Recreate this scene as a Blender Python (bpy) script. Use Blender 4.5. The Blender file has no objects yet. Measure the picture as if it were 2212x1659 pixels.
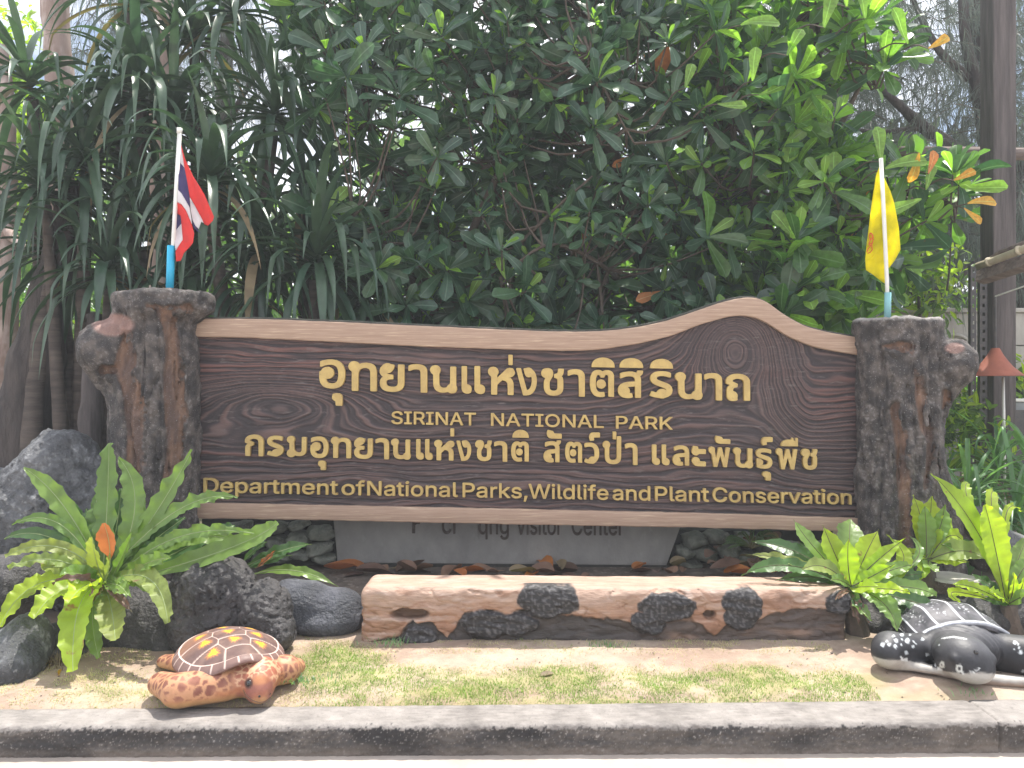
import bpy, math, random, json
import numpy as np
from mathutils import Vector, Matrix

S = bpy.context.scene
COL = S.collection
rad = math.radians

# ------------------------------------------------------------------ camera, sky, sun, exposure
F, CX, CY, EYE = 1671.0, 1106.0, 829.5, 1.5
cam = bpy.data.cameras.new('camera')
cam.sensor_width = 36.0
cam.lens = 36.0 * F / 2212.0
cam.clip_end = 500
cam_o = bpy.data.objects.new('camera', cam)
cam_o.location = (0, 0, EYE)
cam_o.rotation_euler = (rad(90), 0, 0)
COL.objects.link(cam_o)
S.camera = cam_o

SUN_EL, SUN_DIR = 70.0, Vector((0.42, 0.9, 0)).normalized()      # horizontal direction towards the sun
sun_v = Vector((SUN_DIR.x * math.cos(rad(SUN_EL)), SUN_DIR.y * math.cos(rad(SUN_EL)), math.sin(rad(SUN_EL))))
sun = bpy.data.lights.new('sun', 'SUN')
sun.energy = 4.6
sun.angle = rad(0.6)
sun.color = (1.0, 0.95, 0.87)
sun_o = bpy.data.objects.new('sun', sun)
sun_o.rotation_euler = sun_v.to_track_quat('Z', 'Y').to_euler()
COL.objects.link(sun_o)

world = bpy.data.worlds.new('World')
S.world = world
world.use_nodes = True
wn = world.node_tree.nodes; wl = world.node_tree.links
bg = wn['Background']
sky = wn.new('ShaderNodeTexSky')
sky.sky_type = 'NISHITA'; sky.sun_disc = False
sky.sun_elevation = rad(SUN_EL)
sky.sun_rotation = math.atan2(SUN_DIR.x, SUN_DIR.y)
sky.air_density = 1.0; sky.dust_density = 2.0; sky.ozone_density = 1.0
tc = wn.new('ShaderNodeTexCoord')
mp = wn.new('ShaderNodeMapping'); mp.inputs['Scale'].default_value = (1, 1, 1.6)
nz = wn.new('ShaderNodeTexNoise'); nz.inputs['Scale'].default_value = 2.6; nz.inputs['Detail'].default_value = 6; nz.inputs['Roughness'].default_value = 0.6
cr = wn.new('ShaderNodeValToRGB'); cr.color_ramp.elements[0].position = 0.36; cr.color_ramp.elements[1].position = 0.60
mx = wn.new('ShaderNodeMix'); mx.data_type = 'RGBA'
mx.inputs[7].default_value = (14.0, 14.0, 14.6, 1)
wl.new(tc.outputs['Generated'], mp.inputs[0]); wl.new(mp.outputs[0], nz.inputs['Vector'])
wl.new(nz.outputs['Fac'], cr.inputs[0]); wl.new(cr.outputs[0], mx.inputs[0])
wl.new(sky.outputs[0], mx.inputs[6]); wl.new(mx.outputs[2], bg.inputs[0])
bg.inputs[1].default_value = 0.10

S.view_settings.view_transform = 'Standard'
S.view_settings.look = 'None'
S.view_settings.exposure = 0.80
S.view_settings.gamma = 1.0
S.view_settings.use_curve_mapping = False
S.cycles.max_bounces = 6
S.cycles.transparent_max_bounces = 4
S.cycles.use_denoising = True

# ------------------------------------------------------------------ helpers
rnd = random.Random(7)
rng = np.random.default_rng(11)

def P(u, v, Y):
    return Vector(((u - CX) / F * Y, Y, EYE - (v - CY) / F * Y))

def PA(u, v, Y):
    u = np.asarray(u, float); v = np.asarray(v, float); Y = np.broadcast_to(np.asarray(Y, float), u.shape)
    return np.stack([(u - CX) / F * Y, Y, EYE - (v - CY) / F * Y], -1)

def UV(V):
    V = np.asarray(V)
    return CX + V[..., 0] / V[..., 1] * F, CY + (EYE - V[..., 2]) / V[..., 1] * F

def tag(o, label=None, cat=None, group=None, kind=None):
    if label: o['label'] = label
    if cat: o['category'] = cat
    if group: o['group'] = group
    if kind: o['kind'] = kind
    return o

def empty(name, loc, label, cat, group=None):
    o = bpy.data.objects.new(name, None)
    o.location = loc; o.empty_display_size = 0.1
    COL.objects.link(o)
    return tag(o, label, cat, group)

def link(name, me, mats, parent=None, world_coords=True):
    o = bpy.data.objects.new(name, me)
    COL.objects.link(o)
    if mats is not None and len(me.materials) == 0:
        for m in (mats if isinstance(mats, (list, tuple)) else [mats]): me.materials.append(m)
    if parent is not None:
        o.parent = parent
        if world_coords:
            w = Vector((0, 0, 0)); p = parent
            while p is not None: w += p.location; p = p.parent
            o.location = -w
    return o

def npmesh(name, V, Fc, smooth=True, col=None, mi=None):
    V = np.asarray(V, dtype=np.float32); Fc = np.asarray(Fc, dtype=np.int32)
    me = bpy.data.meshes.new(name)
    n, k = Fc.shape
    me.vertices.add(len(V)); me.vertices.foreach_set('co', V.ravel())
    me.loops.add(n * k); me.loops.foreach_set('vertex_index', Fc.ravel())
    me.polygons.add(n)
    me.polygons.foreach_set('loop_start', np.arange(0, n * k, k, dtype=np.int32))
    me.polygons.foreach_set('loop_total', np.full(n, k, dtype=np.int32))
    if mi is not None: me.polygons.foreach_set('material_index', np.asarray(mi, dtype=np.int32))
    me.update(calc_edges=True)
    me.polygons.foreach_set('use_smooth', np.full(n, smooth, dtype=bool))
    if col is not None: setcol(me, col)
    me.validate()
    return me

def setcol(me, col):
    a = me.color_attributes.new(name='Col', type='FLOAT_COLOR', domain='POINT')
    c = np.ones((len(me.vertices), 4), dtype=np.float32)
    col = np.asarray(col)
    if col.ndim == 1: c[:, 0] = c[:, 1] = c[:, 2] = col
    else: c[:, :3] = col
    a.data.foreach_set('color', c.ravel())

def pymesh(name, V, Fc, smooth=False):
    me = bpy.data.meshes.new(name)
    me.from_pydata([tuple(v) for v in V], [], Fc)
    me.update()
    if smooth: me.polygons.foreach_set('use_smooth', [True] * len(me.polygons))
    return me

class MB:
    def __init__(s): s.v = []; s.f = []
    def box(s, a, b):
        x0, y0, z0 = a; x1, y1, z1 = b; n = len(s.v)
        s.v += [(x0, y0, z0), (x1, y0, z0), (x1, y1, z0), (x0, y1, z0), (x0, y0, z1), (x1, y0, z1), (x1, y1, z1), (x0, y1, z1)]
        s.f += [(n, n+3, n+2, n+1), (n+4, n+5, n+6, n+7), (n, n+1, n+5, n+4), (n+1, n+2, n+6, n+5), (n+2, n+3, n+7, n+6), (n+3, n, n+4, n+7)]
        return s
    def tube(s, pts, rs, seg=10, rough=0.0, seed=0, cap=True, flat=1.0):
        pts = [Vector(p) for p in pts]
        if not hasattr(rs, '__len__'): rs = [rs] * len(pts)
        r_ = random.Random(seed)
        n0 = len(s.v)
        up = Vector((0.3, 1, 0.2))
        for i, p in enumerate(pts):
            t = (pts[min(i + 1, len(pts) - 1)] - pts[max(i - 1, 0)]).normalized()
            a = t.cross(up)
            if a.length < 1e-3: a = t.cross(Vector((1, 0, 0)))
            a.normalize(); b = a.cross(t).normalized()
            for k in range(seg):
                ang = 2 * math.pi * k / seg
                rr = rs[i] * (1 + rough * r_.uniform(-1, 1))
                s.v.append(tuple(p + a * math.cos(ang) * rr + b * math.sin(ang) * rr * flat))
        for i in range(len(pts) - 1):
            for k in range(seg):
                a0 = n0 + i * seg + k; a1 = n0 + i * seg + (k + 1) % seg
                s.f.append((a0, a1, a1 + seg, a0 + seg))
        if cap:
            s.f.append(tuple(n0 + k for k in range(seg))[::-1])
            s.f.append(tuple(n0 + (len(pts) - 1) * seg + k for k in range(seg)))
        return s
    def me(s, name, smooth=False): return pymesh(name, s.v, s.f, smooth)
    def build(s, name, mats, parent=None, smooth=False): return link(name, s.me(name, smooth), mats, parent)

def bev(o, w=0.01, seg=2):
    m = o.modifiers.new('bevel', 'BEVEL'); m.width = w; m.segments = seg; m.limit_method = 'ANGLE'
    return o

def spline(pts, n):
    """Catmull-Rom through pts (any dimension) -> n points"""
    p = np.array([list(q) for q in pts], float)
    p = np.vstack([2 * p[0] - p[1], p, 2 * p[-1] - p[-2]])
    out = []
    m = len(p) - 3
    for i in range(n):
        t = i / (n - 1) * m; k = min(int(t), m - 1); t -= k
        a, b, c, d = p[k], p[k+1], p[k+2], p[k+3]
        out.append(0.5 * (2*b + (c - a)*t + (2*a - 5*b + 4*c - d)*t*t + (3*b - a - 3*c + d)*t**3))
    return np.array(out)

# ---- numpy gradient noise
_perm = np.concatenate([rng.permutation(256)] * 2 + [np.zeros(2, int)]).astype(np.int64)
_g3 = rng.normal(size=(256, 3)); _g3 /= np.linalg.norm(_g3, axis=1)[:, None]
def pn(x, y, z=0.0):
    x, y, z = np.broadcast_arrays(np.asarray(x, float), np.asarray(y, float), np.asarray(z, float))
    xi = np.floor(x).astype(np.int64); yi = np.floor(y).astype(np.int64); zi = np.floor(z).astype(np.int64)
    xf = x - xi; yf = y - yi; zf = z - zi
    xi &= 255; yi &= 255; zi &= 255
    f = lambda t: t * t * t * (t * (t * 6 - 15) + 10)
    u, v, w = f(xf), f(yf), f(zf)
    def g(i, j, k):
        h = _perm[(_perm[(_perm[(xi + i) & 255] + yi + j) & 255] + zi + k) & 255]
        gg = _g3[h]
        return gg[..., 0] * (xf - i) + gg[..., 1] * (yf - j) + gg[..., 2] * (zf - k)
    l = lambda a, b, t: a + (b - a) * t
    return 1.6 * l(l(l(g(0,0,0), g(1,0,0), u), l(g(0,1,0), g(1,1,0), u), v), l(l(g(0,0,1), g(1,0,1), u), l(g(0,1,1), g(1,1,1), u), v), w)
def fbm(x, y, z=0.0, o=4, lac=2.03, gain=0.5):
    s = 0; a = 1.0; t = 0
    for i in range(o):
        s = s + a * pn(x, y, z); t += a
        x = np.asarray(x) * lac + 17.3; y = np.asarray(y) * lac + 5.1; z = np.asarray(z) * lac + 9.7; a *= gain
    return s / t
def worley(X, n_seed_scale, seed=3):
    """F1, F2 distances of 3-D worley noise at points X (n,3) with cell size n_seed_scale"""
    q = X / n_seed_scale; c = np.floor(q).astype(np.int64)
    f1 = np.full(len(X), 9.0); f2 = np.full(len(X), 9.0)
    for i in (-1, 0, 1):
        for j in (-1, 0, 1):
            for k in (-1, 0, 1):
                cc = c + np.array([i, j, k])
                h = (cc[:, 0] * 73856093) ^ (cc[:, 1] * 19349663) ^ (cc[:, 2] * 83492791) ^ seed
                r = np.stack([((h * m) % 1009) / 1009.0 for m in (31, 57, 91)], 1)
                d = np.linalg.norm(cc + r - q, axis=1)
                m = d < f1
                f2 = np.where(m, f1, np.minimum(f2, d)); f1 = np.where(m, d, f1)
    return f1, f2
def sst(a, b, x):
    t = np.clip((x - a) / (b - a), 0, 1); return t * t * (3 - 2 * t)
def lerp(a, b, t):
    a = np.asarray(a, float); b = np.asarray(b, float)
    t = np.asarray(t)[..., None]
    return a * (1 - t) + b * t

# ---- signed distance modelling + surface nets
def ell(p, c, r, ax=None):
    q = p - np.asarray(c, float)
    if ax is not None: q = np.stack([q @ np.asarray(a, float) for a in ax], -1)
    r = np.asarray(r, float)
    k0 = np.linalg.norm(q / r, axis=-1); k1 = np.linalg.norm(q / (r * r), axis=-1)
    return k0 * (k0 - 1.0) / np.maximum(k1, 1e-9)
def cap(p, a, b, ra, rb, flat=None):
    a = np.asarray(a, float); b = np.asarray(b, float)
    q = p.copy() if flat else p
    if flat:                                  # squash in z about the axis
        ab = b - a; t = np.clip(((p - a) @ ab) / (ab @ ab), 0, 1)
        c = a + t[..., None] * ab; d = p - c; d = d * np.array([1, 1, 1.0 / flat])
        return (np.linalg.norm(d, axis=-1) - (ra + (rb - ra) * t)) * min(1.0, flat)
    ab = b - a; t = np.clip(((q - a) @ ab) / (ab @ ab), 0, 1)
    return np.linalg.norm(q - a - t[..., None] * ab, axis=-1) - (ra + (rb - ra) * t)
def smin(a, b, k):
    h = np.clip(0.5 + 0.5 * (b - a) / k, 0, 1)
    return b + (a - b) * h - k * h * (1 - h)
def rbox(p, c, h, r):
    q = np.abs(p - np.asarray(c, float)) - (np.asarray(h, float) - r)
    return np.linalg.norm(np.maximum(q, 0), axis=-1) + np.minimum(q.max(-1), 0) - r

def snets(fn, lo, hi, h):
    ax = [np.arange(lo[i], hi[i] + h, h) for i in range(3)]
    G = np.stack(np.meshgrid(*ax, indexing='ij'), -1)
    D = np.empty(G.shape[:3])
    for i in range(0, G.shape[0], 24): D[i:i+24] = fn(G[i:i+24])
    D[D == 0] = 1e-9
    ins = D < 0
    nx, ny, nz_ = D.shape
    cnt = np.zeros((nx-1, ny-1, nz_-1)); acc = np.zeros((nx-1, ny-1, nz_-1, 3))
    sl = lambda o: tuple(slice(o[i], D.shape[i] - 1 + o[i]) for i in range(3))
    cs = [(i, j, k) for i in (0, 1) for j in (0, 1) for k in (0, 1)]
    for c in cs:
        for a in range(3):
            if c[a]: continue
            e = list(c); e[a] = 1; e = tuple(e)
            d0, d1 = D[sl(c)], D[sl(e)]
            m = ins[sl(c)] != ins[sl(e)]
            t = np.where(m, d0 / np.where(m, d0 - d1, 1), 0)
            off = np.zeros(d0.shape + (3,))
            for q in range(3): off[..., q] = c[q]
            off[..., a] += t
            acc += off * m[..., None]; cnt += m
    act = cnt > 0
    idx = np.full(act.shape, -1, dtype=np.int64); idx[act] = np.arange(act.sum())
    ijk = np.argwhere(act)
    V = (ijk + acc[act] / cnt[act][:, None]) * h + np.array([ax[0][0], ax[1][0], ax[2][0]])
    Q = []
    for a in range(3):
        b, c = (a + 1) % 3, (a + 2) % 3
        s0 = [slice(None)] * 3; s1 = [slice(None)] * 3
        s0[a] = slice(0, D.shape[a] - 1); s1[a] = slice(1, D.shape[a])
        for q in (b, c):
            s0[q] = slice(1, D.shape[q] - 1); s1[q] = slice(1, D.shape[q] - 1)
        A, B = ins[tuple(s0)], ins[tuple(s1)]
        pos = np.argwhere(A != B)
        if not len(pos): continue
        flip = A[tuple(pos.T)]
        pos[:, b] += 1; pos[:, c] += 1
        def gi(db, dc):
            q = pos.copy(); q[:, b] -= db; q[:, c] -= dc
            return idx[tuple(q.T)]
        q = np.stack([gi(1, 1), gi(0, 1), gi(0, 0), gi(1, 0)], 1)
        q[~flip] = q[~flip][:, ::-1]
        Q.append(q)
    Q = np.vstack(Q); Q = Q[(Q >= 0).all(1)]
    return V, Q

def march(fn, u, v, y0=2.2, y1=6.0):
    d = P(u, v, 1.0) - Vector((0, 0, EYE)); o = np.array([0, 0, EYE]); d = np.array(d)
    t = y0
    for _ in range(220):
        p = o + d * t
        s = float(fn(p[None, :])[0])
        if s < 0.0008: return p
        t += max(s * 0.6, 0.0008)
        if t > y1: break
    return o + d * t

# ------------------------------------------------------------------ materials
def nd(nt, typ, **kw):
    n = nt.nodes.new(typ)
    for k, v in kw.items(): setattr(n, k, v)
    return n

def mat(name, c1, c2=None, scale=6.0, detail=6, stretch=(1, 1, 1), rough=0.75, bump=0.0, bscale=None, bdist=0.01,
        spec=0.4, attr=False, c3=None, scale3=40.0, t3=(0.55, 0.7), ramp=(0.35, 0.65), coat=0.0, metal=0.0, rvar=0.0):
    m = bpy.data.materials.new(name); m.use_nodes = True
    nt = m.node_tree; L = nt.links; bs = nt.nodes['Principled BSDF']
    tc = nd(nt, 'ShaderNodeTexCoord'); mp = nd(nt, 'ShaderNodeMapping'); mp.inputs['Scale'].default_value = stretch
    L.new(tc.outputs['Object'], mp.inputs[0])
    def noise(sc, det=detail):
        n = nd(nt, 'ShaderNodeTexNoise'); n.inputs['Scale'].default_value = sc; n.inputs['Detail'].default_value = det
        n.inputs['Roughness'].default_value = 0.62
        L.new(mp.outputs[0], n.inputs['Vector']); return n
    def mixc(fac, a, b, mode='MIX'):
        x = nd(nt, 'ShaderNodeMix', data_type='RGBA', blend_type=mode)
        if isinstance(fac, (int, float)): x.inputs[0].default_value = fac
        else: L.new(fac, x.inputs[0])
        for s_, i in ((a, 6), (b, 7)):
            if isinstance(s_, tuple): x.inputs[i].default_value = s_ + (1,)
            else: L.new(s_, x.inputs[i])
        return x.outputs[2]
    n1 = noise(scale)
    r = nd(nt, 'ShaderNodeMapRange'); r.inputs[1].default_value = ramp[0]; r.inputs[2].default_value = ramp[1]
    L.new(n1.outputs['Fac'], r.inputs[0])
    if attr:
        at = nd(nt, 'ShaderNodeAttribute'); at.attribute_name = 'Col'
        dark = mixc(1.0, at.outputs['Color'], (0.68, 0.68, 0.68), 'MULTIPLY')
        out = mixc(r.outputs[0], dark, at.outputs['Color'])
    else:
        c2 = c2 or tuple(c * 0.7 for c in c1)
        out = mixc(r.outputs[0], c1, c2)
    if c3:
        n3 = noise(scale3, 3)
        r3 = nd(nt, 'ShaderNodeMapRange'); r3.inputs[1].default_value = t3[0]; r3.inputs[2].default_value = t3[1]
        L.new(n3.outputs['Fac'], r3.inputs[0]); out = mixc(r3.outputs[0], out, c3)
    L.new(out, bs.inputs['Base Color'])
    bs.inputs['Roughness'].default_value = rough
    bs.inputs['Specular IOR Level'].default_value = spec
    bs.inputs['Metallic'].default_value = metal
    if coat: bs.inputs['Coat Weight'].default_value = coat; bs.inputs['Coat Roughness'].default_value = 0.25
    if rvar:
        rr = nd(nt, 'ShaderNodeMapRange'); rr.inputs[3].default_value = rough - rvar; rr.inputs[4].default_value = rough + rvar
        L.new(n1.outputs['Fac'], rr.inputs[0]); L.new(rr.outputs[0], bs.inputs['Roughness'])
    if bump:
        nb = noise(bscale or scale * 4, 8)
        b = nd(nt, 'ShaderNodeBump'); b.inputs['Strength'].default_value = bump; b.inputs['Distance'].default_value = bdist
        L.new(nb.outputs['Fac'], b.inputs['Height']); L.new(b.outputs[0], bs.inputs['Normal'])
    return m

def leafmat(name, cols, rough=0.35, transl=0.35, tcol=None, spec=0.5, bump=0.15, spots=None, use_random=True):
    """leaf: colour varies with the object's random number and the 'Col' attribute; thin and translucent"""
    m = bpy.data.materials.new(name); m.use_nodes = True
    nt = m.node_tree; L = nt.links; bs = nt.nodes['Principled BSDF']; out = nt.nodes['Material Output']
    oi = nd(nt, 'ShaderNodeObjectInfo'); at = nd(nt, 'ShaderNodeAttribute'); at.attribute_name = 'Col'
    ad = nd(nt, 'ShaderNodeMath', operation='ADD'); (L.new(oi.outputs['Random'], ad.inputs[0]) if use_random else setattr(ad.inputs[0], 'default_value', 0.0)); L.new(at.outputs['Fac'], ad.inputs[1])
    fr = nd(nt, 'ShaderNodeMath', operation='FRACT'); L.new(ad.outputs[0], fr.inputs[0])
    r = nd(nt, 'ShaderNodeValToRGB'); els = r.color_ramp.elements
    while len(els) < len(cols): els.new(0.5)
    for i, c in enumerate(cols): els[i].position = i / max(1, len(cols) - 1); els[i].color = c + (1,)
    L.new(fr.outputs[0], r.inputs[0]); colr = r.outputs[0]
    tcn = nd(nt, 'ShaderNodeTexCoord')
    n = nd(nt, 'ShaderNodeTexNoise'); n.inputs['Scale'].default_value = 9; n.inputs['Detail'].default_value = 4
    L.new(tcn.outputs['Object'], n.inputs['Vector'])
    mr = nd(nt, 'ShaderNodeMapRange'); mr.inputs[1].default_value = 0.3; mr.inputs[2].default_value = 0.7; mr.inputs[3].default_value = 0.75; mr.inputs[4].default_value = 1.2
    L.new(n.outputs['Fac'], mr.inputs[0])
    mu = nd(nt, 'ShaderNodeMix', data_type='RGBA', blend_type='MULTIPLY'); mu.inputs[0].default_value = 1
    L.new(colr, mu.inputs[6]); L.new(mr.outputs[0], mu.inputs[7]); colr = mu.outputs[2]
    if spots:
        n2 = nd(nt, 'ShaderNodeTexNoise'); n2.inputs['Scale'].default_value = 14; n2.inputs['Detail'].default_value = 5
        L.new(tcn.outputs['Object'], n2.inputs['Vector'])
        m2 = nd(nt, 'ShaderNodeMapRange'); m2.inputs[1].default_value = 0.66; m2.inputs[2].default_value = 0.72
        L.new(n2.outputs['Fac'], m2.inputs[0])
        x = nd(nt, 'ShaderNodeMix', data_type='RGBA'); L.new(m2.outputs[0], x.inputs[0]); L.new(colr, x.inputs[6]); x.inputs[7].default_value = spots + (1,)
        colr = x.outputs[2]
    rb = nd(nt, 'ShaderNodeAttribute'); rb.attribute_name = 'Rib'
    rm = nd(nt, 'ShaderNodeMapRange'); rm.inputs[1].default_value = 0.90; rm.inputs[2].default_value = 0.95; rm.inputs[4].default_value = 0.75
    L.new(rb.outputs['Fac'], rm.inputs[0])
    rx = nd(nt, 'ShaderNodeMix', data_type='RGBA'); L.new(rm.outputs[0], rx.inputs[0]); L.new(colr, rx.inputs[6])
    pl = cols[0]; rx.inputs[7].default_value = tuple(min(0.6, c_ * 1.6 + 0.10) for c_ in pl) + (1,)
    colr = rx.outputs[2]
    L.new(colr, bs.inputs['Base Color'])
    bs.inputs['Roughness'].default_value = rough; bs.inputs['Specular IOR Level'].default_value = spec
    b = nd(nt, 'ShaderNodeBump'); b.inputs['Strength'].default_value = bump; b.inputs['Distance'].default_value = 0.004
    n4 = nd(nt, 'ShaderNodeTexNoise'); n4.inputs['Scale'].default_value = 60; L.new(tcn.outputs['Object'], n4.inputs['Vector'])
    L.new(n4.outputs['Fac'], b.inputs['Height']); L.new(b.outputs[0], bs.inputs['Normal'])
    tb = nd(nt, 'ShaderNodeBsdfTranslucent')
    tm = nd(nt, 'ShaderNodeMix', data_type='RGBA', blend_type='MULTIPLY'); tm.inputs[0].default_value = 1
    L.new(colr, tm.inputs[6]); tm.inputs[7].default_value = (tcol or (2.0, 2.4, 0.9)) + (1,)
    L.new(tm.outputs[2], tb.inputs['Color'])
    ms = nd(nt, 'ShaderNodeMixShader'); ms.inputs[0].default_value = transl
    L.new(bs.outputs[0], ms.inputs[1]); L.new(tb.outputs[0], ms.inputs[2]); L.new(ms.outputs[0], out.inputs['Surface'])
    return m

M = {}
M['sand'] = mat('sand', (1, 1, 1), attr=True, scale=9, ramp=(0.25, 0.7), rough=0.95, bump=0.5, bscale=55, bdist=0.012, spec=0.1, c3=(0.30, 0.22, 0.16), scale3=85, t3=(0.64, 0.74))
M['road'] = mat('road', (0.48, 0.42, 0.37), (0.36, 0.31, 0.27), scale=3, rough=0.95, bump=0.3, bscale=70, spec=0.1, c3=(0.33, 0.28, 0.24), scale3=60, t3=(0.66, 0.76))
M['concrete_edge'] = mat('concrete_edge', (1, 1, 1), attr=True, scale=14, ramp=(0.3, 0.7), rough=0.9, bump=0.7, bscale=60, bdist=0.01, spec=0.2)
M['rock'] = mat('rock', (1, 1, 1), attr=True, scale=10, ramp=(0.3, 0.7), rough=0.5, bump=1.0, bscale=46, bdist=0.022, spec=0.55, rvar=0.15, c3=(0.24, 0.235, 0.235), scale3=95, t3=(0.64, 0.76))
M['pillar'] = mat('pillar', (1, 1, 1), attr=True, scale=18, ramp=(0.3, 0.7), rough=0.7, bump=0.9, bscale=80, bdist=0.014, spec=0.4, c3=(0.34, 0.325, 0.315), scale3=120, t3=(0.62, 0.72))
M['board'] = mat('board', (1, 1, 1), attr=True, scale=12, stretch=(0.4, 1, 2), ramp=(0.2, 0.8), rough=0.55, bump=0.35, bscale=110, spec=0.3, c3=(0.17, 0.145, 0.14), scale3=26, t3=(0.58, 0.82), rvar=0.12)
M['board_edge'] = mat('board_edge', (0.05, 0.055, 0.045), (0.09, 0.09, 0.075), scale=20, rough=0.85, bump=0.5)
M['plank'] = mat('plank', (0.42, 0.30, 0.225), (0.30, 0.20, 0.145), scale=5, stretch=(0.6, 1, 14), detail=8, rough=0.6, bump=0.3, bscale=14, bdist=0.006, ramp=(0.3, 0.68), c3=(0.55, 0.42, 0.30), scale3=7, t3=(0.55, 0.72))
M['gold'] = mat('gold_paint', (0.56, 0.41, 0.145), (0.43, 0.30, 0.11), scale=11, rough=0.5, bump=0.35, bscale=60, spec=0.4, c3=(0.34, 0.24, 0.11), scale3=45, t3=(0.60, 0.78))
M['log'] = mat('painted_log', (1, 1, 1), attr=True, scale=22, stretch=(0.5, 1, 2), ramp=(0.3, 0.7), rough=0.6, bump=0.6, bscale=55, bdist=0.012, spec=0.4)
M['turtle'] = mat('turtle_paint', (1, 1, 1), attr=True, scale=30, ramp=(0.1, 0.55), rough=0.5, bump=0.25, bscale=80, bdist=0.006, spec=0.35)
M['gloss'] = mat('eye_gloss', (0.012, 0.01, 0.01), rough=0.08, spec=0.8)
M['white'] = mat('white_plastic', (0.72, 0.72, 0.68), (0.62, 0.62, 0.58), scale=8, rough=0.5)
M['blue'] = mat('blue_pipe', (0.03, 0.42, 0.66), (0.03, 0.36, 0.58), scale=8, rough=0.45)
M['pale_blue'] = mat('pale_blue_pipe', (0.24, 0.47, 0.50), (0.2, 0.42, 0.44), scale=8, rough=0.5)
M['slab'] = mat('slab', (0.33, 0.32, 0.31), (0.23, 0.225, 0.22), scale=4, stretch=(1, 1, 0.7), rough=0.9, bump=0.3, bscale=50, c3=(0.33, 0.33, 0.32), scale3=14, t3=(0.6, 0.8))
M['slab_letter'] = mat('slab_letter', (0.07, 0.055, 0.05), (0.11, 0.09, 0.085), scale=25, rough=0.9)
M['stone'] = mat('stone', (0.24, 0.25, 0.21), (0.10, 0.11, 0.095), scale=9, rough=0.85, bump=0.8, bscale=30, bdist=0.02, c3=(0.26, 0.26, 0.22), scale3=20)
M['mortar'] = mat('mortar', (0.06, 0.06, 0.055), (0.04, 0.04, 0.04), scale=9, rough=0.95, bump=0.5)
M['soil'] = mat('soil', (0.15, 0.12, 0.10), (0.08, 0.065, 0.055), scale=7, rough=0.95, bump=0.8, bscale=40, bdist=0.02, c3=(0.24, 0.2, 0.17), scale3=18)
M['bark'] = mat('bark', (0.095, 0.08, 0.075), (0.04, 0.034, 0.034), scale=10, stretch=(1, 1, 0.22), detail=9, rough=0.9, bump=1.0, bscale=22, bdist=0.03)
M['pale_bark'] = mat('pale_bark', (0.34, 0.26, 0.23), (0.24, 0.17, 0.14), scale=5, stretch=(1, 1, 0.5), detail=9, rough=0.85, bump=0.5, bscale=18, bdist=0.015, c3=(0.5, 0.42, 0.39), scale3=6, t3=(0.5, 0.7))
M['ring_bark'] = mat('ring_bark', (0.13, 0.105, 0.09), (0.06, 0.05, 0.046), scale=4, stretch=(0.7, 0.7, 5), detail=8, rough=0.85, bump=0.8, bscale=9, bdist=0.015)
M['twig'] = mat('twig', (0.12, 0.09, 0.07), (0.06, 0.05, 0.04), scale=16, rough=0.85, bump=0.6)
M['timber'] = mat('timber', (0.13, 0.112, 0.11), (0.06, 0.052, 0.052), scale=12, stretch=(1.6, 1.6, 0.12), detail=9, rough=0.85, bump=0.8, bscale=20, bdist=0.02)
M['timber_h'] = mat('timber_h', (0.25, 0.20, 0.18), (0.12, 0.095, 0.085), scale=12, stretch=(0.12, 1.6, 1.6), detail=9, rough=0.85, bump=0.8, bscale=20, bdist=0.02)
M['bamboo'] = mat('bamboo', (0.52, 0.46, 0.34), (0.38, 0.33, 0.24), scale=9, rough=0.6, bump=0.3)
M['wallc'] = mat('old_wall', (0.48, 0.46, 0.42), (0.30, 0.28, 0.26), scale=4, stretch=(1, 1, 0.35), rough=0.95, bump=0.4, c3=(0.14, 0.13, 0.12), scale3=7, t3=(0.6, 0.78))
M['metal'] = mat('dark_metal', (0.05, 0.05, 0.055), (0.09, 0.08, 0.075), scale=20, rough=0.5)
M['orange'] = mat('orange_fabric', (0.36, 0.12, 0.075), (0.25, 0.085, 0.06), scale=7, rough=0.8)
M['grey_paint'] = mat('grey_paint', (0.25, 0.27, 0.28), (0.18, 0.2, 0.21), scale=6, rough=0.5)
M['flag_red'] = mat('flag_red', (0.62, 0.035, 0.03), (0.5, 0.03, 0.03), scale=14, rough=0.75)
M['flag_white'] = mat('flag_white', (0.66, 0.64, 0.66), (0.55, 0.53, 0.56), scale=14, rough=0.8)
M['flag_blue'] = mat('flag_blue', (0.035, 0.03, 0.10), (0.05, 0.04, 0.12), scale=14, rough=0.8)
M['flag_yellow'] = leafmat('flag_yellow', [(0.80, 0.72, 0.02), (0.80, 0.72, 0.02)], rough=0.8, transl=0.5, tcol=(1.3, 1.3, 1.0), spec=0.2, bump=0.0)
M['emblem'] = mat('emblem', (0.62, 0.13, 0.02), (0.5, 0.1, 0.02), scale=20, rough=0.8)
M['leaf'] = leafmat('leaf', [(0.030, 0.075, 0.045), (0.058, 0.118, 0.064), (0.040, 0.088, 0.058), (0.075, 0.14, 0.066), (0.028, 0.062, 0.045)], rough=0.30, transl=0.24, tcol=(1.7, 2.2, 1.0), spots=(0.10, 0.08, 0.04))
M['leaf_sunny'] = leafmat('leaf_sunny', [(0.05, 0.11, 0.045), (0.09, 0.18, 0.055), (0.16, 0.29, 0.06), (0.05, 0.11, 0.055)], rough=0.27, transl=0.40, tcol=(1.8, 2.2, 0.8))
M['leaf_lime'] = leafmat('leaf_lime', [(0.17, 0.30, 0.05), (0.22, 0.36, 0.07)], rough=0.35, transl=0.5)
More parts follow.
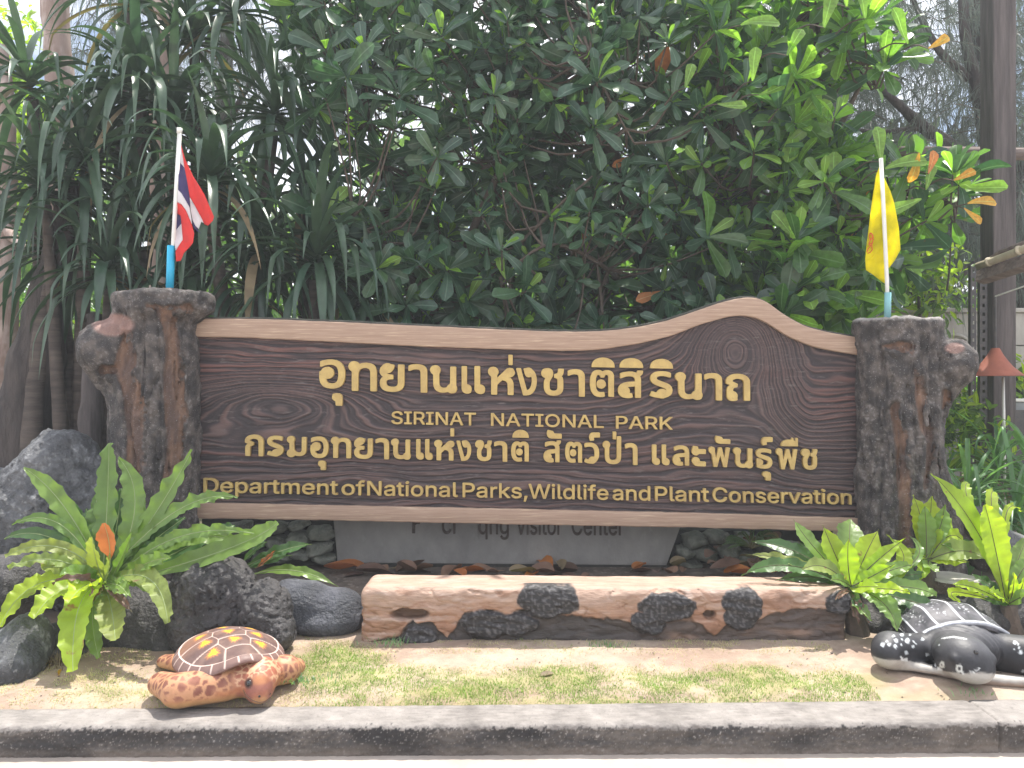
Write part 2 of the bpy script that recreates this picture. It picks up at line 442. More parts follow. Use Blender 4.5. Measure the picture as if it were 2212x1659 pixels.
M['leaf_yellow'] = leafmat('leaf_yellow', [(0.62, 0.40, 0.04), (0.66, 0.30, 0.03)], rough=0.45, transl=0.4, tcol=(1.4, 1.1, 0.7))
M['leaf_orange'] = leafmat('leaf_orange', [(0.50, 0.19, 0.05), (0.42, 0.15, 0.05)], rough=0.5, transl=0.3, tcol=(1.4, 1.1, 0.8))
M['leaf_brown'] = leafmat('leaf_brown', [(0.13, 0.075, 0.055), (0.22, 0.13, 0.085), (0.08, 0.05, 0.042)], rough=0.6, transl=0.1, tcol=(1.2, 1.0, 0.8))
M['pandan'] = leafmat('pandan', [(0.036, 0.074, 0.050), (0.062, 0.108, 0.066), (0.046, 0.088, 0.058)], rough=0.32, transl=0.18, tcol=(1.7, 2.0, 1.1))
M['pandan_dry'] = leafmat('pandan_dry', [(0.20, 0.15, 0.09), (0.26, 0.2, 0.12)], rough=0.7, transl=0.15)
M['lily'] = leafmat('lily', [(0.10, 0.20, 0.09), (0.16, 0.27, 0.13), (0.08, 0.17, 0.08)], rough=0.35, transl=0.35)
M['far_leaf'] = leafmat('far_leaf', [(0.05, 0.09, 0.03), (0.09, 0.15, 0.04), (0.12, 0.2, 0.05), (0.04, 0.08, 0.035)], rough=0.5, transl=0.35)
M['far_lime'] = leafmat('far_lime', [(0.20, 0.30, 0.04), (0.30, 0.36, 0.05), (0.14, 0.24, 0.04)], rough=0.5, transl=0.5)
M['needle'] = leafmat('needle', [(0.09, 0.115, 0.10), (0.13, 0.155, 0.13), (0.07, 0.09, 0.08)], rough=0.6, transl=0.3, tcol=(1.5, 1.6, 1.4))
M['fern'] = leafmat('fern', [(0.11, 0.195, 0.045), (0.15, 0.25, 0.055), (0.185, 0.285, 0.06)], rough=0.36, transl=0.34, tcol=(1.7, 1.9, 0.65), bump=0.5)
M['fern_dark'] = leafmat('fern_dark', [(0.05, 0.115, 0.032), (0.07, 0.15, 0.042)], rough=0.36, transl=0.32, tcol=(1.8, 2.0, 0.7), bump=0.5)
M['fern_lime'] = leafmat('fern_lime', [(0.42, 0.54, 0.04), (0.34, 0.50, 0.045)], rough=0.42, transl=0.55, tcol=(1.6, 1.7, 0.55), spots=(0.28, 0.15, 0.07))
M['fern_old'] = leafmat('fern_old', [(0.27, 0.32, 0.08), (0.22, 0.30, 0.075)], rough=0.5, transl=0.4, tcol=(1.5, 1.6, 0.6), spots=(0.22, 0.12, 0.08), bump=0.5)
M['midrib'] = mat('midrib', (0.06, 0.05, 0.025), (0.10, 0.09, 0.04), rough=0.6)
M['midrib_pale'] = mat('midrib_pale', (0.25, 0.33, 0.14), (0.3, 0.36, 0.16), rough=0.6)
M['grass'] = leafmat('grass', [(0.15, 0.27, 0.05), (0.24, 0.36, 0.08), (0.46, 0.43, 0.22), (0.56, 0.50, 0.33)], rough=0.7, transl=0.3, tcol=(1.4, 1.5, 0.8), spec=0.15, bump=0, use_random=False)

# ================================================================== GROUND
def ground_z(x, y):
    return 0.135 + 0.045 * sst(3.4, 4.3, y) - 0.030 * sst(3.45, 3.28, y - 0.022 * x) + 0.010 * fbm(x * 2.2, y * 2.2, 3.0, 3) + 0.006 * fbm(x * 9, y * 9, 1.0, 3)
def kerb_front(x): return 3.125 + 0.010 * x
def kerb_back(x): return 3.30 + 0.022 * x

def green_mask(u, v):
    """where the lawn is green: patches in front of the bench and right of the orange turtle"""
    a = sst(1.0, 0.5, np.hypot((u - 730) / 150, (v - 1450) / 75))
    b = sst(1.05, 0.7, np.abs((u - 1330) / 740)) * sst(1432, 1462, v + 10 * np.sin(u / 60)) * 0.95
    c = sst(1.0, 0.3, np.hypot((u - 950) / 260, (v - 1500) / 45))
    d = 0.35 * sst(1.0, 0.5, np.hypot((u - 350) / 300, (v - 1490) / 60))
    e = 0.4 * sst(1.0, 0.4, np.hypot((u - 2040) / 60, (v - 1510) / 20))
    g = np.maximum.reduce([a, b, c, d, e])
    return g
# far ground
me = npmesh('ground', [(-70, 5.7, 0.10), (70, 5.7, 0.10), (70, 160, 0.10), (-70, 160, 0.10)], [(0, 1, 2, 3)], False)
M['far_ground'] = mat('far_ground', (0.20, 0.17, 0.12), (0.12, 0.11, 0.07), scale=0.8, rough=0.95, bump=0.5, bscale=8, c3=(0.32, 0.27, 0.2), scale3=1.6)
tag(link('ground', me, M['far_ground']), kind='structure')
# the sandy lawn strip between kerb and planting
xs = np.linspace(-4.2, 4.2, 420); ts = np.linspace(0, 1, 110)
X, T = np.meshgrid(xs, ts, indexing='ij'); Yb = kerb_back(X) - 0.01
Y = Yb + (5.75 - Yb) * T ** 1.3
Z = ground_z(X, Y)
V = np.stack([X, Y, Z], -1).reshape(-1, 3)
u, v = UV(V)
gm = green_mask(u, v) * sst(-0.35, 0.25, fbm(V[:, 0] * 3, V[:, 1] * 6, 0, 3))
n1 = fbm(V[:, 0] * 1.2, V[:, 1] * 2.5, 4, 4)
n0 = fbm(V[:, 0] * 14, V[:, 1] * 20, 2, 4)
c = lerp((0.47, 0.375, 0.295), (0.34, 0.25, 0.195), sst(-0.35, 0.4, n1 + 0.5 * n0))
c = lerp(c, (0.33, 0.33, 0.12), gm * 0.55)
behind = sst(4.25, 4.4, V[:, 1]); c = lerp(c, (0.13, 0.105, 0.09), behind * 0.9)
idx = np.arange(420 * 110).reshape(420, 110)
Fq = np.stack([idx[:-1, :-1], idx[1:, :-1], idx[1:, 1:], idx[:-1, 1:]], -1).reshape(-1, 4)
tag(link('lawn', npmesh('lawn', V, Fq, True, c), M['sand']), kind='structure')
# road
me = npmesh('road', [(-40, -30, 0), (40, -30, 0), (40, 3.6, 0), (-40, 3.6, 0)], [(0, 1, 2, 3)], False)
tag(link('road', me, M['road']), kind='structure')
for side in (-1, 1):
    x0, x1 = sorted((side * 4.15, side * 40))
    me = npmesh('verge', [(x0, 3.35, 0.13), (x1, 3.35, 0.13), (x1, 5.9, 0.16), (x0, 5.9, 0.16)], [(0, 1, 2, 3)], False)
    tag(link('verge', me, M['far_ground']), kind='structure')
# kerb: weathered cast concrete, pale on top, algae-dark gritty front
nx = 2400
xs = np.linspace(-3.2, 3.2, nx)
prof = [(0, z_, k_) for z_, k_ in zip(np.linspace(0, 0.104, 24), np.linspace(0, 0.82, 24))] + [(0.001, 0.109, .86), (0.004, 0.114, .90), (0.009, 0.119, .94), (0.016, 0.1225, .97), (0.026, 0.1245, 1)] + [(d_, 0.126, 1) for d_ in np.linspace(0.035, 0.175, 18)] + [(0.2, 0.122, 1), (0.21, 0.06, 1)]
rows = []
cols = []
for j, (dy, z, k) in enumerate(prof):
    w = (kerb_back(xs) - kerb_front(xs)) / 0.175
    y = kerb_front(xs) + dy * (w if dy > 0.04 else 1)
    lump = 0.007 * fbm(xs * 7, z * 14, 0.0, 4) + 0.005 * fbm(xs * 34, z * 60, dy * 40, 3)
    joint = 0.010 * np.exp(-((xs - 1.985) / 0.006) ** 2)
    if k < 0.97: yy = y - lump * 1.3 + joint; zz = np.full(nx, z)
    else: yy = y + 0 * xs; zz = z + lump * 0.5 - joint * 0.7
    rows.append(np.stack([xs, yy, zz], -1))
    g = fbm(xs * 2.6, z * 8, 7, 4); g2 = fbm(xs * 48, z * 70 + dy * 48, 3, 4); g3 = pn(xs * 130, z * 150 + dy * 130, 5)
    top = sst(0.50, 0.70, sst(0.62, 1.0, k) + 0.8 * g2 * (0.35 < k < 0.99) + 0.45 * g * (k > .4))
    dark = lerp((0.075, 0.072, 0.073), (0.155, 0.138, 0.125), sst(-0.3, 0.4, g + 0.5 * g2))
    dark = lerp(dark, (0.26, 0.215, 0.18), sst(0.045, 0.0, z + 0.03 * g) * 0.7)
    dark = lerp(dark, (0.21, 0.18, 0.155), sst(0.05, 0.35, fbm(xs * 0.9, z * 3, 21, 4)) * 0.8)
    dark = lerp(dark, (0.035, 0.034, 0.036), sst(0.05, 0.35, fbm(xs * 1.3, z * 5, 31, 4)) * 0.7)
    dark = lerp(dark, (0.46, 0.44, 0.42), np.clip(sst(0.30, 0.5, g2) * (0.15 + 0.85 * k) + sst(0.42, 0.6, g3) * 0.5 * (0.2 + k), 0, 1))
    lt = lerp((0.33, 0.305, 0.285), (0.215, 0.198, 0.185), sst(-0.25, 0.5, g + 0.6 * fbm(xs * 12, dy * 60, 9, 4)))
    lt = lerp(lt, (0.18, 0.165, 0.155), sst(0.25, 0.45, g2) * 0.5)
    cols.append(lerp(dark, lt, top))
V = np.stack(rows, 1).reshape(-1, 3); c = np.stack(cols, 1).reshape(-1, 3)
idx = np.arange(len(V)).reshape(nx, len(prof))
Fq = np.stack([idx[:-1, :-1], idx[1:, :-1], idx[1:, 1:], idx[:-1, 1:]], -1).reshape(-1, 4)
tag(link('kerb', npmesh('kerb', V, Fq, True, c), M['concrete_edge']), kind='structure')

# ================================================================== SIGN
SY = 5.03
TOP = spline([(437, 689), (560, 690), (700, 695), (900, 704), (1100, 713), (1240, 717), (1330, 713), (1420, 698), (1500, 673), (1560, 653), (1612, 644), (1650, 652), (1690, 680), (1740, 706), (1795, 720), (1861, 731)], 240)
TIN = spline([(437, 728), (560, 731), (700, 738), (900, 748), (1100, 755), (1240, 758), (1340, 749), (1440, 728), (1520, 699), (1580, 684), (1620, 685), (1650, 697), (1700, 727), (1750, 748), (1800, 759), (1861, 769)], 240)
BIN = np.array([(425, 1085), (640, 1089), (1100, 1098), (1500, 1107), (1855, 1118)], float)
BOT = np.array([(425, 1118), (640, 1121), (1100, 1131), (1500, 1138), (1855, 1147)], float)
def curve_v(Cv, u): return np.interp(u, Cv[:, 0], Cv[:, 1])
sign = empty('park_sign', P(1145, 1250, 5.0), 'wide dark brown carved board sign with raised gold Thai and English lettering', 'sign')

NU, NV = 1000, 270
uu = np.linspace(425, 1862, NU); tt = np.linspace(0, 1, NV)
U, T = np.meshgrid(uu, tt, indexing='ij')
vt = curve_v(TIN, U) - 4; vb = curve_v(BIN, U) + 4
Vv = vt + (vb - vt) * T
def grain(U, Vv, T):
    base = T * 345
    wob = 9 * pn(U / 230, Vv / 60, 2) + 4 * pn(U / 60, Vv / 20, 5)
    k1 = 100 * np.exp(-((U - 600) / 175) ** 2 - ((Vv - 872) / 50) ** 2)
    k1b = -22 * np.exp(-((U - 860) / 120) ** 2 - ((Vv - 905) / 70) ** 2)
    k2 = 200 * np.exp(-((U - 1588) / 78) ** 2 - ((Vv - 748) / 88) ** 2)
    k3 = -95 * sst(1640, 1760, U) * np.exp(-((Vv - 850) / 130) ** 2) * np.exp(-np.maximum(U - 1740, 0) / 420)
    k4 = 22 * np.exp(-((U - 1450) / 60) ** 2 - ((Vv - 850) / 90) ** 2)
    k5 = 16 * np.exp(-((U - 1150) / 160) ** 2 - ((Vv - 1030) / 30) ** 2) + 14 * np.exp(-((U - 780) / 120) ** 2 - ((Vv - 1030) / 26) ** 2)
    return base + wob + k1 + k1b + k2 + k3 + k4 + k5
f = grain(U, Vv, T)
ph = 1.8 * pn(U / 120, Vv / 30, 9)
r1 = np.sin(2 * np.pi * f / 15 + ph); r2 = np.sin(2 * np.pi * f / 7.3 + 2.2 * ph + 1); r3 = pn(f / 9, U / 260, 4)
r4 = pn(f / 2.6, U / 70, 6); ridge = 0.36 * r1 + 0.26 * r2 + 0.7 * r3 + 0.55 * r4
hgt = 0.0058 * ridge
flat = sst(0, 0.02, T) * sst(1, 0.985, T)
Yg = SY - hgt * flat
Vw = PA(U, Vv, 5.03); Vw[..., 1] = Yg; 
red = np.maximum.reduce([np.exp(-(np.maximum(U - 560, 0) / 260) ** 2) * np.exp(-((Vv - 775) / 60) ** 2),
    0.8 * np.exp(-((U - 470) / 110) ** 2 - ((Vv - 990) / 28) ** 2),
    np.exp(-((U - 1810) / 95) ** 2 - ((Vv - 860) / 75) ** 2), 0.6 * np.exp(-((U - 1450) / 90) ** 2 - ((Vv - 800) / 60) ** 2),
    0.55 * np.exp(-((U - 1200) / 330) ** 2 - ((Vv - 775) / 20) ** 2), 0.3 + 0.35 * fbm(U / 300, Vv / 50, 3, 3)])
crest = sst(-0.35, 0.75, ridge)
c = lerp((0.050, 0.040, 0.044), (0.135, 0.105, 0.102), crest)
c = lerp(c, (0.22, 0.088, 0.072), np.clip(red, 0, 1) * crest * 0.72)
idx = np.arange(NU * NV).reshape(NU, NV)
Fq = np.stack([idx[:-1, :-1], idx[:-1, 1:], idx[1:, 1:], idx[1:, :-1]], -1).reshape(-1, 4)
link('carved_panel', npmesh('carved_panel', Vw.reshape(-1, 3), Fq, True, c.reshape(-1, 3)), M['board'], sign)

def strip(name, up, lo, y0, y1, mt, du=4.0, wav=0.0):
    us = np.arange(425, 1862.1, du); n = len(us)
    a = curve_v(up, us) + wav * fbm(us / 50, 0, 1, 3); b = curve_v(lo, us) + wav * fbm(us / 40, 5, 1, 3)
    rows = []
    for (vv, yy) in ((b, y0 + 0.004), (b - 2, y0), (b * .67 + a * .33, y0 - 0.003), (a * .67 + b * .33, y0 - 0.003), (a + 2, y0), (a, y0 + 0.004), (a, y1), (b, y1)):
        q = PA(us, vv, 5.03); q[:, 1] = yy; rows.append(q)
    V = np.stack(rows, 1); k = V.shape[1]; V = V.reshape(-1, 3)
    idx = np.arange(n * k).reshape(n, k)
    nxt = np.roll(idx, -1, axis=1)
    Fq = np.stack([idx[:-1], idx[1:], nxt[1:], nxt[:-1]], -1).reshape(-1, 4)
    me = npmesh(name, V, Fq, False)
    return link(name, me, mt, sign)
o = strip('board_core', TOP - np.array([0, 5.5]), BOT - np.array([0, 6]), 5.045, 5.17, M['board_edge'], wav=1.0)
strip('top_plank', TOP, TIN, 4.998, 5.043, M['plank'], wav=1.2)
strip('bottom_plank', BIN, BOT, 4.998, 5.043, M['plank'], wav=1.8)

